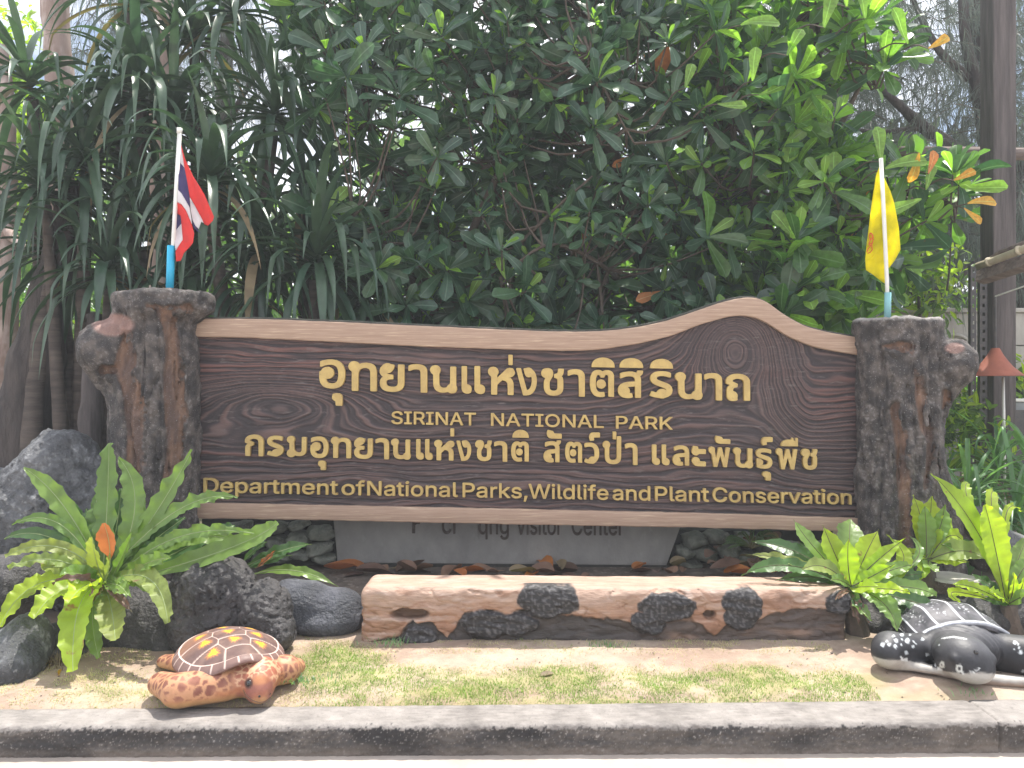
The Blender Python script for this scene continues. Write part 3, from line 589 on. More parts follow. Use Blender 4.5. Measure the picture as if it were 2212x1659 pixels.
# ---- lettering
GL = json.loads(r'''{",":[188,[42,-122,35,-115,64,69,74,74,138,72,139,69,89,-115,82,-122]],"A":[480,[20,-3,15,4,196,504,204,512,276,511,465,4,460,-2,396,-3,390,4,340,138,148,139,140,139,134,132,90,4,84,-3],[164,202,161,204,162,212,236,438,244,426,319,204,316,202]],"C":[510,[212,-4,164,14,128,37,96,69,68,112,50,157,39,213,38,269,44,325,58,373,77,413,108,453,140,481,178,501,220,514,268,519,316,514,372,494,396,479,420,459,439,437,458,405,475,349,468,345,412,345,406,349,394,381,372,411,348,431,316,445,284,452,252,452,220,446,196,436,164,413,143,389,125,357,114,325,108,285,107,237,111,197,124,154,148,113,180,82,220,63,268,56,316,63,356,84,382,109,396,133,404,157,412,163,468,163,475,157,474,149,461,109,443,77,415,45,380,19,340,1,300,-8,252,-9]],"D":[502,[64,-3,57,4,58,508,64,512,264,509,312,499,360,477,400,445,425,412,448,364,460,316,465,252,460,196,449,148,426,100,402,68,376,44,344,24,304,8,240,-2],[128,60,128,444,136,449,240,448,272,443,304,433,336,413,360,388,378,356,388,324,395,284,395,228,389,188,375,148,360,123,339,100,317,84,288,71,232,61]],"I":[300,[35,-3,28,4,28,52,35,60,115,62,115,444,107,449,35,449,29,452,29,508,35,512,267,512,272,508,272,500,271,452,267,449,195,449,186,444,186,68,187,60,267,60,272,52,272,4,267,-3,259,-3]],"K":[467,[64,-3,57,4,58,508,64,512,120,512,127,508,128,252,132,260,184,319,360,509,368,512,448,511,451,508,448,504,250,292,250,284,449,4,448,0,440,-3,376,-3,368,1,200,237,192,234,127,164,128,4,120,-3]],"L":[393,[64,-3,57,4,58,508,64,512,120,512,127,508,128,500,128,60,360,60,364,52,364,4,360,-2,352,-3]],"N":[523,[64,-3,57,4,58,508,64,512,136,512,140,508,354,172,392,105,397,116,396,508,400,512,464,511,466,508,464,-1,384,-1,197,292,128,410,125,396,128,300,128,4,120,-3]],"O":[533,[212,-4,164,14,128,37,96,69,68,112,50,157,39,213,38,269,44,325,58,373,78,413,108,453,140,480,178,501,220,514,268,518,316,514,364,497,404,473,440,437,465,397,484,349,494,293,496,237,489,181,475,133,452,89,424,53,388,24,348,4,300,-8,252,-9],[228,61,196,73,172,88,148,113,130,141,117,173,109,213,106,253,110,301,119,341,132,371,149,397,172,420,199,437,228,448,260,453,292,451,324,442,356,424,380,402,400,373,415,341,424,301,427,253,424,205,414,165,399,133,380,106,356,84,332,70,300,59,268,56]],"P":[445,[64,-3,57,4,58,508,64,512,256,511,304,502,336,489,360,472,379,452,394,428,406,396,411,364,410,324,404,292,390,260,376,239,356,220,332,204,304,192,256,184,128,181,128,4,120,-3],[128,250,128,445,136,449,256,448,295,436,320,416,338,380,341,340,333,300,312,271,288,255,256,247,136,245]],"R":[449,[64,-3,57,4,58,508,64,512,256,511,304,503,336,490,375,460,396,428,409,388,412,340,405,300,387,260,360,231,320,204,429,4,424,-3,352,-2,248,189,240,195,136,195,128,188,128,4,120,-3],[128,259,128,445,136,449,264,447,298,436,326,412,339,380,342,340,334,308,325,292,312,279,288,266,256,259]],"S":[447,[162,-5,135,3,106,17,82,35,67,51,51,75,42,99,36,131,41,139,106,139,119,99,146,72,186,56,234,52,282,62,317,83,331,99,339,115,343,139,341,155,328,179,298,200,258,215,154,246,114,265,90,282,67,307,56,331,49,363,52,403,64,435,80,459,106,483,130,498,162,510,202,517,242,518,282,512,330,494,370,462,384,443,396,419,402,395,402,377,338,375,334,379,322,413,298,436,258,452,210,455,170,446,138,425,121,395,118,371,121,355,138,331,162,315,202,299,314,266,346,250,370,232,394,204,406,179,411,147,408,107,397,75,378,48,354,25,322,7,290,-4,250,-11,210,-12]],"T":[449,[196,-3,190,4,190,444,180,449,36,449,30,452,29,460,29,508,36,512,412,512,420,508,420,452,412,449,268,449,260,444,260,4,252,-3]],"W":[686,[156,-3,151,4,14,508,20,512,76,512,86,508,188,100,196,92,219,188,304,508,308,512,380,511,469,180,492,79,600,508,604,512,668,512,672,508,532,0,524,-3,460,-3,452,1,348,391,340,407,323,332,235,4,228,-3]],"a":[389,[114,-5,90,4,66,19,40,51,31,75,28,99,29,131,37,155,58,183,98,206,146,218,259,235,270,243,272,251,271,275,261,299,250,312,234,321,210,327,178,327,146,318,122,301,98,271,42,288,38,291,41,299,54,323,74,346,98,364,122,375,154,384,194,387,226,385,258,377,286,363,306,347,324,323,336,291,340,251,340,3,330,-3,282,-3,274,1,273,27,266,37,241,11,202,-6,154,-11],[146,51,114,64,99,83,96,115,106,138,122,150,154,161,270,179,273,171,271,123,263,99,250,80,226,61,202,52,170,48]],"c":[396,[158,-5,126,8,96,28,73,52,53,84,39,124,32,164,32,212,39,252,49,284,67,316,87,340,118,364,150,379,182,386,222,387,254,382,294,366,326,342,352,308,363,276,302,259,290,284,278,299,246,320,222,326,198,326,174,322,158,315,138,300,125,284,112,260,105,236,100,204,100,172,105,140,112,116,126,90,148,68,174,54,198,50,230,51,262,64,286,86,302,118,310,119,358,107,365,100,352,68,335,44,310,20,286,6,254,-6,222,-11,190,-10]],"d":[424,[150,-5,113,12,84,36,60,68,42,108,33,156,31,204,38,252,51,292,70,325,100,356,134,376,166,385,206,387,246,379,278,359,303,332,308,340,308,508,318,512,366,512,374,509,374,2,366,-3,318,-3,310,2,308,44,302,46,271,12,238,-5,198,-11],[190,51,166,57,150,66,134,80,120,100,103,148,99,180,100,212,111,260,123,284,136,300,166,320,190,326,214,326,238,322,262,309,278,294,290,276,306,228,307,164,294,110,270,75,238,55,214,50]],"e":[404,[158,-4,126,8,96,28,73,52,53,84,41,116,33,156,32,204,37,244,46,276,62,308,86,340,110,360,142,376,174,385,214,387,246,383,278,372,302,359,325,340,344,316,360,284,369,252,373,220,374,172,366,166,102,166,100,164,101,148,109,116,123,92,142,71,166,57,198,50,230,50,262,60,284,76,302,105,310,107,366,93,366,85,355,60,336,36,310,15,286,3,254,-7,222,-11,190,-10],[102,225,101,236,110,265,134,300,166,320,206,327,246,319,274,300,295,268,305,228,294,224]],"f":[254,[82,-3,78,4,78,316,74,324,10,324,3,332,5,380,74,383,78,388,78,444,83,468,98,495,122,515,146,526,170,532,202,532,234,527,243,524,244,516,229,468,226,466,194,471,170,467,159,460,149,444,145,420,146,384,226,382,231,372,231,332,226,324,146,324,145,4,138,-3]],"g":[425,[150,-148,118,-137,86,-117,60,-91,50,-75,50,-67,102,-38,134,-73,166,-89,214,-94,238,-91,262,-83,287,-67,302,-43,308,-19,308,45,302,57,279,29,254,13,230,5,198,2,166,4,134,13,110,25,86,43,64,69,50,93,34,149,33,221,38,253,48,285,70,324,93,349,118,368,150,381,198,387,238,382,271,365,302,333,309,333,310,374,313,381,374,382,375,-11,373,-43,366,-67,353,-91,334,-113,310,-130,286,-141,254,-149,222,-153,182,-152],[166,68,134,89,119,109,110,127,100,181,104,237,119,277,134,298,150,311,166,320,187,325,230,324,254,315,270,303,285,285,298,261,305,237,309,205,309,173,303,141,286,101,270,84,254,73,214,62,190,63]],"i":[167,[53,-2,50,4,51,380,109,382,115,380,117,372,117,4,109,-3],[69,442,52,452,41,468,38,484,42,500,53,515,68,524,85,527,101,524,117,513,126,500,129,484,127,468,117,454,101,443,85,440]],"k":[381,[57,-3,50,4,50,508,57,512,113,512,116,508,117,228,121,216,281,380,289,382,363,380,208,220,208,212,373,4,369,-2,361,-3,297,-3,289,2,153,172,118,140,117,4,113,-2]],"l":[189,[105,-1,81,10,66,26,54,50,50,74,50,498,50,506,57,512,113,511,117,506,118,82,122,66,129,59,145,55,169,57,174,50,182,10,182,2,161,-4,129,-5]],"m":[610,[57,-3,50,4,51,380,113,382,116,340,121,334,145,362,169,378,201,388,241,387,264,380,281,370,321,324,345,355,377,376,409,387,449,389,473,385,497,375,521,359,537,340,553,308,559,268,560,4,553,-3,497,-2,493,4,491,276,481,300,465,315,441,325,417,327,393,324,369,312,350,292,340,268,337,-1,281,-3,273,0,269,276,264,292,249,311,225,324,201,327,177,324,153,314,131,292,120,268,117,236,117,4,113,-2]],"n":[410,[57,-3,50,4,51,380,113,382,115,340,121,333,137,353,153,366,177,378,201,385,225,387,257,385,281,378,305,366,321,353,338,332,349,308,358,276,360,4,353,-3,297,-2,293,4,293,236,289,268,279,292,265,308,241,321,209,326,185,323,161,314,143,300,126,276,117,236,117,4,113,-2]],"o":[415,[158,-5,126,8,96,28,73,52,53,84,39,124,32,164,32,212,39,252,49,284,67,316,87,340,118,364,150,379,182,386,222,387,254,382,286,370,318,349,343,324,362,292,377,252,383,212,383,164,377,124,366,92,348,60,326,34,297,12,262,-3,230,-10,190,-10],[190,51,166,57,150,66,134,80,120,100,103,148,99,180,101,212,107,244,116,268,142,304,174,322,198,326,222,326,246,320,262,312,278,299,296,276,312,228,316,196,315,164,303,116,290,92,277,76,262,64,238,53,214,50]],"p":[424,[57,-146,50,-139,50,373,57,382,113,382,115,341,121,328,153,364,177,378,193,384,217,387,249,386,297,373,329,352,353,327,373,293,384,261,392,221,393,173,387,125,374,85,353,49,325,21,297,3,257,-9,217,-11,177,-2,145,20,121,49,117,37,117,-139,113,-145],[193,53,173,61,153,77,140,93,129,115,117,165,119,229,135,277,161,308,193,323,217,327,241,325,265,317,281,307,297,290,309,269,318,245,324,213,322,149,305,100,289,78,273,64,257,56,233,50]],"q":[424,[310,-144,308,-139,308,37,304,45,302,47,272,13,238,-5,198,-11,158,-7,118,8,86,33,59,69,42,109,33,157,32,205,36,245,48,285,70,325,92,349,118,368,150,381,198,387,238,382,270,365,302,331,308,333,310,341,312,381,374,381,375,-139,366,-146],[182,52,158,61,142,72,126,90,115,109,101,157,101,221,115,269,126,288,142,305,174,323,198,327,222,325,246,319,262,309,279,293,294,269,307,221,307,157,294,109,279,85,264,69,230,53,206,50]],"r":[259,[57,-3,50,4,51,380,113,382,115,348,121,338,143,364,169,379,201,387,241,387,246,380,246,324,241,320,201,323,169,316,143,300,125,276,117,244,117,4,113,-2]],"s":[365,[128,-5,88,12,60,36,48,52,37,76,33,92,40,98,96,109,111,76,128,62,160,50,192,49,224,55,248,69,264,92,263,116,254,132,232,146,128,173,104,183,80,198,59,220,48,244,44,276,47,300,57,324,72,344,96,363,120,375,144,383,176,387,208,387,240,381,272,367,295,348,313,324,326,292,320,286,272,275,264,281,248,306,232,320,208,328,176,329,144,321,125,308,114,292,112,268,120,252,144,235,256,205,280,194,304,178,322,156,331,132,334,100,330,76,319,52,304,32,280,13,256,2,224,-8,192,-11,160,-10]],"t":[227,[122,0,98,12,82,27,70,48,63,72,62,320,58,324,10,324,4,328,4,376,10,382,61,384,62,464,66,474,127,472,130,382,202,382,207,376,207,328,202,324,138,324,129,320,129,96,133,72,146,57,170,53,203,56,215,8,214,0,170,-7]],"v":[389,[165,-3,158,4,16,380,21,382,87,380,189,89,197,78,218,148,301,379,309,382,373,381,229,1,221,-3]],"y":[389,[53,-144,46,-141,46,-133,59,-85,61,-83,101,-86,125,-74,144,-45,158,-5,158,3,15,379,21,382,77,382,88,379,171,147,189,88,197,80,218,147,301,378,309,382,373,380,209,-53,190,-93,165,-123,133,-141,93,-148]],"ก":[0,[50,-11,43,-4,42,4,43,156,50,180,58,195,86,220,83,228,42,244,35,252,38,300,52,332,73,356,98,373,130,387,170,396,210,398,250,393,290,381,320,364,338,348,356,324,365,300,370,276,370,-5,362,-11,298,-11,288,-4,287,252,284,276,274,297,258,311,234,321,202,325,170,321,146,312,130,300,121,284,128,276,186,247,195,236,187,196,146,181,136,172,128,156,125,132,125,-4,114,-11]],"ง":[0,[116,-11,108,-3,-11,380,-7,388,4,391,60,391,70,388,172,68,180,65,204,73,220,84,233,100,246,124,256,156,261,188,259,244,252,269,220,259,196,259,172,267,156,280,140,305,118,380,124,387,132,389,196,401,228,399,250,388,292,355,312,332,330,300,341,260,346,220,345,180,337,132,322,92,304,60,284,35,260,16,236,3,204,-6,164,-11]],"ช":[0,[137,-12,105,0,81,17,64,37,52,61,43,101,43,181,50,213,66,245,33,260,11,285,3,317,10,349,33,379,57,390,89,395,113,395,137,389,153,381,169,365,181,333,181,293,173,269,139,213,129,192,126,165,127,109,132,85,145,67,169,57,201,55,217,58,233,66,247,85,250,109,250,205,249,221,241,239,233,245,200,253,198,261,198,301,205,309,233,314,248,325,255,341,258,381,265,390,337,389,342,373,335,325,326,301,308,277,326,253,334,213,334,93,330,69,320,45,305,24,289,9,249,-10,193,-18]],"ต":[0,[144,-13,112,-1,80,25,56,61,43,101,34,165,34,237,41,293,59,341,72,361,88,377,112,390,136,397,160,398,184,395,200,389,224,374,240,387,272,397,312,397,344,387,360,378,376,362,387,341,394,317,395,-3,392,-8,384,-11,320,-10,313,-3,312,293,310,309,305,317,288,324,272,324,259,317,246,285,200,283,192,291,182,317,160,325,144,319,135,309,121,269,117,181,126,109,142,77,160,63,192,56,240,60,248,55,255,5,254,-3,248,-9,224,-15,176,-17],[176,117,152,132,139,149,131,173,135,205,149,229,168,244,192,252,224,248,248,234,263,213,270,189,266,157,250,133,232,119,208,112]],"ถ":[0,[90,-12,74,-2,60,13,47,45,47,141,52,173,66,200,92,221,81,229,42,244,35,253,36,293,48,325,66,349,90,368,122,385,154,394,194,398,234,396,274,388,306,374,330,357,351,333,364,309,370,285,372,-3,362,-11,354,-11,298,-11,289,-3,289,245,285,277,274,299,258,311,226,323,194,324,170,321,146,312,131,301,122,285,126,277,194,245,199,237,192,197,186,192,162,188,145,181,134,165,131,141,132,133,162,119,175,109,191,85,196,61,191,29,194,1,186,-8,154,-17,114,-19]],"ท":[0,[54,-10,48,-4,47,4,47,268,20,292,6,316,2,348,14,382,38,405,54,412,78,416,99,412,117,404,134,389,142,377,150,377,190,393,238,398,286,391,326,373,345,356,361,332,375,284,376,-4,366,-11,358,-11,302,-11,294,-4,293,252,291,276,285,292,270,311,246,321,222,324,190,319,169,308,150,289,137,260,131,220,130,-4,118,-11]],"ธ":[0,[120,-12,64,4,46,13,45,173,48,183,56,187,120,185,128,169,144,161,156,149,166,133,170,109,164,85,143,61,152,57,208,55,248,65,267,85,271,101,271,125,264,142,245,157,104,206,73,221,56,234,40,257,33,285,35,317,44,341,56,358,80,376,112,389,144,395,192,398,240,395,280,388,320,376,328,370,330,357,330,309,326,301,320,298,256,318,192,325,136,320,120,310,117,301,120,289,136,277,272,233,304,216,326,197,346,165,354,133,354,93,342,53,328,30,312,15,288,0,264,-9,200,-18]],"น":[0,[308,-27,284,-21,260,-4,204,-17,172,-17,140,-13,99,5,80,21,67,37,53,69,46,101,45,261,12,292,0,325,1,349,7,365,17,381,35,397,68,408,97,405,124,390,143,365,148,349,149,325,142,301,129,277,131,109,139,85,153,69,172,60,196,56,236,62,260,99,285,117,291,157,292,383,300,391,364,391,372,387,375,381,375,93,387,69,389,37,372,-7,340,-23]],"ป":[0,[148,-12,116,0,92,15,72,37,56,69,46,125,45,285,40,293,19,309,4,333,0,365,6,389,15,405,32,421,52,431,68,434,92,432,108,427,134,405,146,381,150,357,145,333,130,309,129,301,129,133,133,101,148,75,172,60,212,55,252,63,268,73,278,85,285,101,290,125,290,517,300,528,364,528,374,517,374,141,371,101,360,61,346,37,332,20,312,5,284,-8,252,-15,212,-18]],"พ":[0,[88,-6,39,260,-3,284,-16,300,-22,316,-23,348,-18,364,-8,380,16,398,40,404,64,402,99,388,114,348,113,316,136,164,144,171,208,388,216,391,272,389,336,173,344,161,379,380,383,388,392,391,448,391,460,388,465,380,463,372,392,-7,384,-11,328,-11,320,-10,314,-4,240,238,168,-4,160,-11,152,-11,96,-11]],"ม":[0,[66,-44,42,-36,18,-19,2,5,-4,29,-2,61,8,85,22,101,46,117,51,125,51,261,18,284,3,309,-1,341,10,373,34,397,66,408,98,405,130,389,145,357,149,333,145,309,134,285,135,157,141,117,154,90,176,69,202,59,234,56,258,61,274,69,287,85,295,109,298,383,306,391,375,389,381,381,380,109,371,61,354,30,327,5,290,-12,258,-17,218,-17,186,-11,162,-1,154,-3,138,-23,114,-39,90,-45]],"ย":[0,[139,-11,107,-1,75,19,54,46,43,72,38,118,45,158,59,184,83,206,55,230,39,262,37,302,49,342,91,391,123,407,155,407,187,394,219,388,230,382,234,374,223,326,197,286,171,266,139,259,132,254,155,242,211,236,216,230,217,182,211,172,163,168,139,159,126,142,123,118,129,86,147,67,179,57,227,57,251,63,267,74,275,86,282,110,283,382,291,391,355,391,363,388,367,374,366,118,361,78,348,46,338,30,321,14,299,0,275,-9,243,-15,203,-17]],"ร":[0,[152,-20,80,-9,40,3,20,13,17,21,38,77,48,81,104,63,112,69,128,98,154,117,176,123,192,123,216,116,232,106,236,109,234,117,224,128,200,142,88,186,50,213,33,237,24,261,22,293,26,317,37,341,56,363,80,379,104,388,144,396,184,398,224,395,264,388,296,374,301,365,301,317,296,304,288,302,248,316,216,323,160,325,136,321,120,313,109,301,106,285,112,271,128,259,242,213,271,197,291,181,310,157,319,133,322,101,317,69,307,45,296,29,264,3,200,-25,176,-26]],"ล":[0,[110,-12,83,-3,62,11,44,29,31,53,24,85,24,117,28,141,38,164,50,181,66,197,110,220,166,234,262,242,267,245,268,253,266,277,257,301,246,313,230,320,206,325,166,324,134,318,62,290,53,301,55,365,102,385,166,397,230,396,278,384,302,371,324,349,338,325,348,293,351,253,350,-3,342,-11,334,-11,278,-11,268,-3,268,157,267,165,262,168,182,161,158,156,144,149,161,133,173,109,176,85,171,61,174,55,214,60,222,53,232,5,230,-4,206,-13,174,-18,142,-17]],"ว":[0,[158,-20,102,-16,70,-10,22,9,15,21,38,74,46,78,78,63,102,57,118,89,142,110,174,118,206,111,214,124,221,157,223,205,216,253,201,285,182,305,150,320,118,324,70,320,30,305,21,309,18,317,19,373,30,381,62,392,102,397,150,397,190,389,222,375,248,357,270,333,288,301,301,261,308,205,306,149,298,109,283,69,262,37,214,-10,190,-20]],"ส":[0,[110,-12,83,-3,62,11,44,29,31,53,24,85,24,117,28,141,38,164,50,181,66,197,110,220,166,234,262,242,267,245,268,253,266,277,257,301,246,313,230,320,206,325,166,324,134,318,62,290,53,301,55,365,78,377,110,387,174,397,230,396,286,381,295,389,302,412,310,416,374,415,381,405,375,373,366,356,341,333,337,325,346,301,350,269,350,-4,342,-11,278,-11,268,-3,268,157,267,165,262,168,162,157,162,149,178,133,189,109,191,85,184,61,190,56,214,60,222,53,232,5,230,-4,206,-13,174,-18,142,-17]],"ห":[0,[58,-10,52,-4,51,4,51,260,18,292,5,324,8,356,20,380,34,394,50,403,82,409,114,401,138,382,151,356,155,332,150,308,135,284,134,252,138,244,277,388,314,397,362,389,384,348,387,332,385,308,378,291,362,273,346,263,317,252,348,220,360,196,367,172,370,140,369,-4,362,-11,354,-11,298,-11,290,-7,287,4,286,140,282,164,273,180,258,195,234,205,210,209,202,206,136,140,134,-4,122,-11]],"อ":[0,[134,-11,110,-3,84,13,62,36,47,61,37,93,31,133,35,221,46,229,54,229,65,253,79,269,110,287,126,290,150,290,174,282,192,269,211,245,219,221,219,189,210,165,198,148,174,130,158,124,126,121,117,117,126,85,142,66,166,56,206,55,230,61,246,69,260,85,271,109,280,173,279,221,274,253,266,277,250,301,230,315,206,322,174,325,134,321,94,309,59,293,49,293,43,301,44,365,78,382,142,396,198,398,246,390,278,378,310,354,333,325,349,293,361,245,365,197,363,141,353,93,341,61,326,37,302,13,278,-1,246,-12,206,-18,174,-17]],"ะ":[0,[63,40,46,48,31,61,13,88,8,104,8,128,14,144,28,160,47,172,79,174,106,160,123,136,127,104,207,104,218,96,218,40,207,33,95,34],[47,205,31,214,20,224,11,240,7,256,8,272,16,296,19,320,31,347,39,349,95,340,101,328,99,312,119,298,207,298,215,294,218,288,218,240,215,231,207,228,119,228,87,206,71,202]],"ั":[0,[-194,436,-211,444,-226,457,-239,484,-240,508,-234,532,-226,548,-218,551,-130,535,-115,524,-98,499,30,498,39,492,39,436,30,429,-154,429]],"า":[0,[155,-6,153,268,148,300,139,313,131,318,99,325,59,320,11,300,3,300,-4,308,-2,372,27,386,59,394,99,398,131,397,163,391,187,381,208,364,220,348,231,324,236,284,236,-4,227,-11,163,-11]],"ิ":[0,[-360,430,-367,436,-367,444,-367,468,-362,476,-304,501,-64,501,-56,499,-51,492,-51,444,-52,436,-56,431]],"ื":[0,[-360,430,-367,436,-367,444,-367,468,-362,476,-304,501,-232,501,-225,508,-224,548,-216,556,-160,556,-152,548,-151,508,-144,501,-128,501,-123,508,-123,548,-114,556,-64,557,-56,555,-51,548,-51,444,-52,436,-56,431]],"ุ":[0,[-124,-189,-128,-177,-129,-137,-148,-127,-162,-113,-169,-97,-169,-73,-162,-57,-163,-49,-156,-41,-124,-34,-92,-35,-76,-41,-65,-49,-53,-73,-52,-185,-60,-192,-116,-192]],"เ":[0,[127,-20,95,-8,79,4,65,21,57,45,56,381,63,390,127,391,135,389,139,381,139,125,143,117,167,114,191,100,203,85,213,61,212,29,199,-5,159,-21]],"่":[0,[-127,430,-134,436,-134,444,-134,588,-127,597,-59,596,-52,588,-52,436,-63,429]],"์":[0,[-183,412,-195,440,-197,472,-185,504,-167,520,-151,527,-127,531,-23,532,-11,528,-8,520,-8,472,-15,463,-111,460,-115,456,-117,448,-112,424,-119,418,-175,409]]}''')
LSY = 5.026
def letter_mesh(loops, yf, depth):
    """loops of (u, v) in sign coordinates -> a solid letter with a small bevel, standing on the board"""
    cu = bpy.data.curves.new('letter', 'CURVE'); cu.dimensions = '2D'; cu.fill_mode = 'BOTH'
    cu.extrude = depth / 2 - 0.0012; cu.bevel_depth = 0.0012; cu.bevel_resolution = 0
    for L in loops:
        q = PA(L[:, 0], L[:, 1], 5.03)
        sp = cu.splines.new('POLY'); sp.points.add(len(L) - 1)
        sp.points.foreach_set('co', np.stack([q[:, 0], q[:, 2], 0 * q[:, 0], 0 * q[:, 0] + 1], 1).ravel()); sp.use_cyclic_u = True
    o = bpy.data.objects.new('letter', cu)
    me = bpy.data.meshes.new_from_object(o)
    bpy.data.objects.remove(o); bpy.data.curves.remove(cu)
    me.transform(Matrix(((1, 0, 0, 0), (0, 0, -1, yf + depth / 2), (0, 1, 0, 0), (0, 0, 0, 1))))
    me.name = 'letter'
    return me
_dome = [v_ for a_ in np.linspace(0, math.pi, 22) for v_ in (int(250 + 250 * math.cos(a_)), int(200 * math.sin(a_) ** 0.8))]
GL['ิ'] = [0, _dome]
_d2 = []
for a_ in np.linspace(0, math.pi, 40):
    x_, y_ = 250 + 250 * math.cos(a_), 190 * math.sin(a_) ** 0.8
    if 330 < x_ < 375 or 440 < x_: y_ = max(y_, 245)
    _d2 += [int(x_), int(y_)]
GL['ื'] = [0, [500, 0] + _d2[2:]]
def glyph(ch):
    return [np.array(L, float).reshape(-1, 2) for L in GL[ch][1:]]
def put_glyph(ch, x0, x1, y0, y1, name='letter', parent=sign, mt=None, yf=None, depth=0.03, shear=0.021):
    Ls = glyph(ch); A = np.vstack(Ls); lo = A.min(0); hi = A.max(0)
    out = []
    for L in Ls:
        uu_ = x0 + (L[:, 0] - lo[0]) / (hi[0] - lo[0]) * (x1 - x0)
        vv_ = y1 - (L[:, 1] - lo[1]) / (hi[1] - lo[1]) * (y1 - y0)
        vv_ = vv_ + (uu_ - (x0 + x1) / 2) * shear
        out.append(np.stack([uu_, vv_], 1))
    me = letter_mesh(out, (LSY - 0.024) if yf is None else yf, depth)
    return link(name, me, mt or M['gold'], parent)
s1 = 0.7373 / 2.212; s2 = 0.7373 / 2.1067
def c1(x, y): return (560 * 0.7373 + x * s1, 900 * 0.7373 + y * s1)
def c2(x, y): return (1500 * 0.7373 + x * s2, 860 * 0.7373 + y * s2)
T1 = [('อ',837,1003,340,527),('ุ',920,985,558,637),('ท',1025,1207,352,543),('ย',1227,1385,365,548),('า',1412,1532,370,552),('น',1552,1725,378,557),('เ',1755,1818,383,560),('เ',1838,1905,383,562),('ห',1925,2097,388,567),('่',2057,2083,310,375)]
T2 = [('ง',26,152,458,628),('ช',180,318,462,630),('า',343,447,468,635),('ต',480,626,473,638),('ิ',490,630,397,455),('ส',652,805,475,645),('ิ',662,805,400,458),('ร',848,985,480,647),('ิ',850,988,405,462),('น',1003,1170,487,655),('า',1183,1290,492,658),('ถ',1315,1462,496,663)]
T3 = [('ก',358,475,825,962),('ร',500,605,832,965),('ม',628,752,835,970),('อ',780,895,838,975),('ุ',830,877,993,1052),('ท',912,1040,840,975),('ย',1062,1180,845,980),('า',1200,1285,848,982),('น',1300,1425,852,985),('เ',1462,1510,855,985),('เ',1520,1567,855,987),('ห',1578,1707,860,990),('่',1683,1705,785,835),('ง',1722,1815,862,993),('ช',1842,1948,862,995),('า',1965,2048,868,998),('ต',2075,2187,870,998),('ิ',2083,2187,795,843)]
T4 = [('ส',195,300,905,1040),('ั',215,305,842,893),('ต',328,430,915,1042),('ว',445,535,920,1047),('์',475,540,857,908),('ป',558,670,880,1050),('่',620,640,852,898),('า',695,770,923,1055),('เ',862,908,932,1055),('เ',922,967,932,1057),('ล',988,1088,937,1060),('ะ',1105,1190,940,1063),('พ',1210,1338,945,1068),('ั',1250,1340,878,925),('น',1360,1480,950,1075),('ธ',1500,1598,955,1078),('์',1535,1600,885,935),('ุ',1540,1590,1098,1150),('พ',1625,1752,955,1082),('ื',1655,1755,890,940),('ช',1778,1875,958,1085)]
for lst, cc in ((T1, c1), (T2, c2), (T3, c1), (T4, c2)):
    for ch, x0, x1, y0, y1 in lst:
        a = cc(x0, y0); b = cc(x1, y1)
        if ch == 'ป': a = (a[0], a[1] - 0); 
        put_glyph(ch, a[0], b[0], a[1], b[1])
def put_word(word, u0, u1, base0, cap, slope=0.0195, **kw):
    """lay a Latin word between u0 and u1; base0 = baseline at u0; cap = height of capitals"""
    x = 0; items = []
    for ch in word:
        Ls = glyph(ch); A = np.vstack(Ls); items.append((ch, x, A)); x += GL[ch][0]
    xmin = items[0][1] + items[0][2][:, 0].min(); xmax = items[-1][1] + items[-1][2][:, 0].max()
    sx = (u1 - u0) / (xmax - xmin); sy = cap / 750.0
    for ch, xo, A in items:
        a0 = u0 + (xo + A[:, 0].min() - xmin) * sx; a1 = u0 + (xo + A[:, 0].max() - xmin) * sx
        bl = base0 + ((a0 + a1) / 2 - u0) * slope
        put_glyph(ch, a0, a1, bl - A[:, 1].max() * sy, bl - A[:, 1].min() * sy, shear=slope, **kw)
put_word('SIRINAT', 847, 1028, 915, 39); put_word('NATIONAL', 1061, 1303, 919, 39); put_word('PARK', 1330, 1451, 925, 39)
def bl(u): return 1062 + (u - 443) * 0.0188
for w, a, b in (('Department', 443, 731), ('of', 740, 789), ('National', 795, 989), ('Parks,', 1000, 1139), ('Wildlife', 1142, 1313), ('and', 1323, 1403), ('Plant', 1414, 1529), ('Conservation', 1538, 1836)):
    put_word(w, a, b, bl(a), 44, 0.0188)

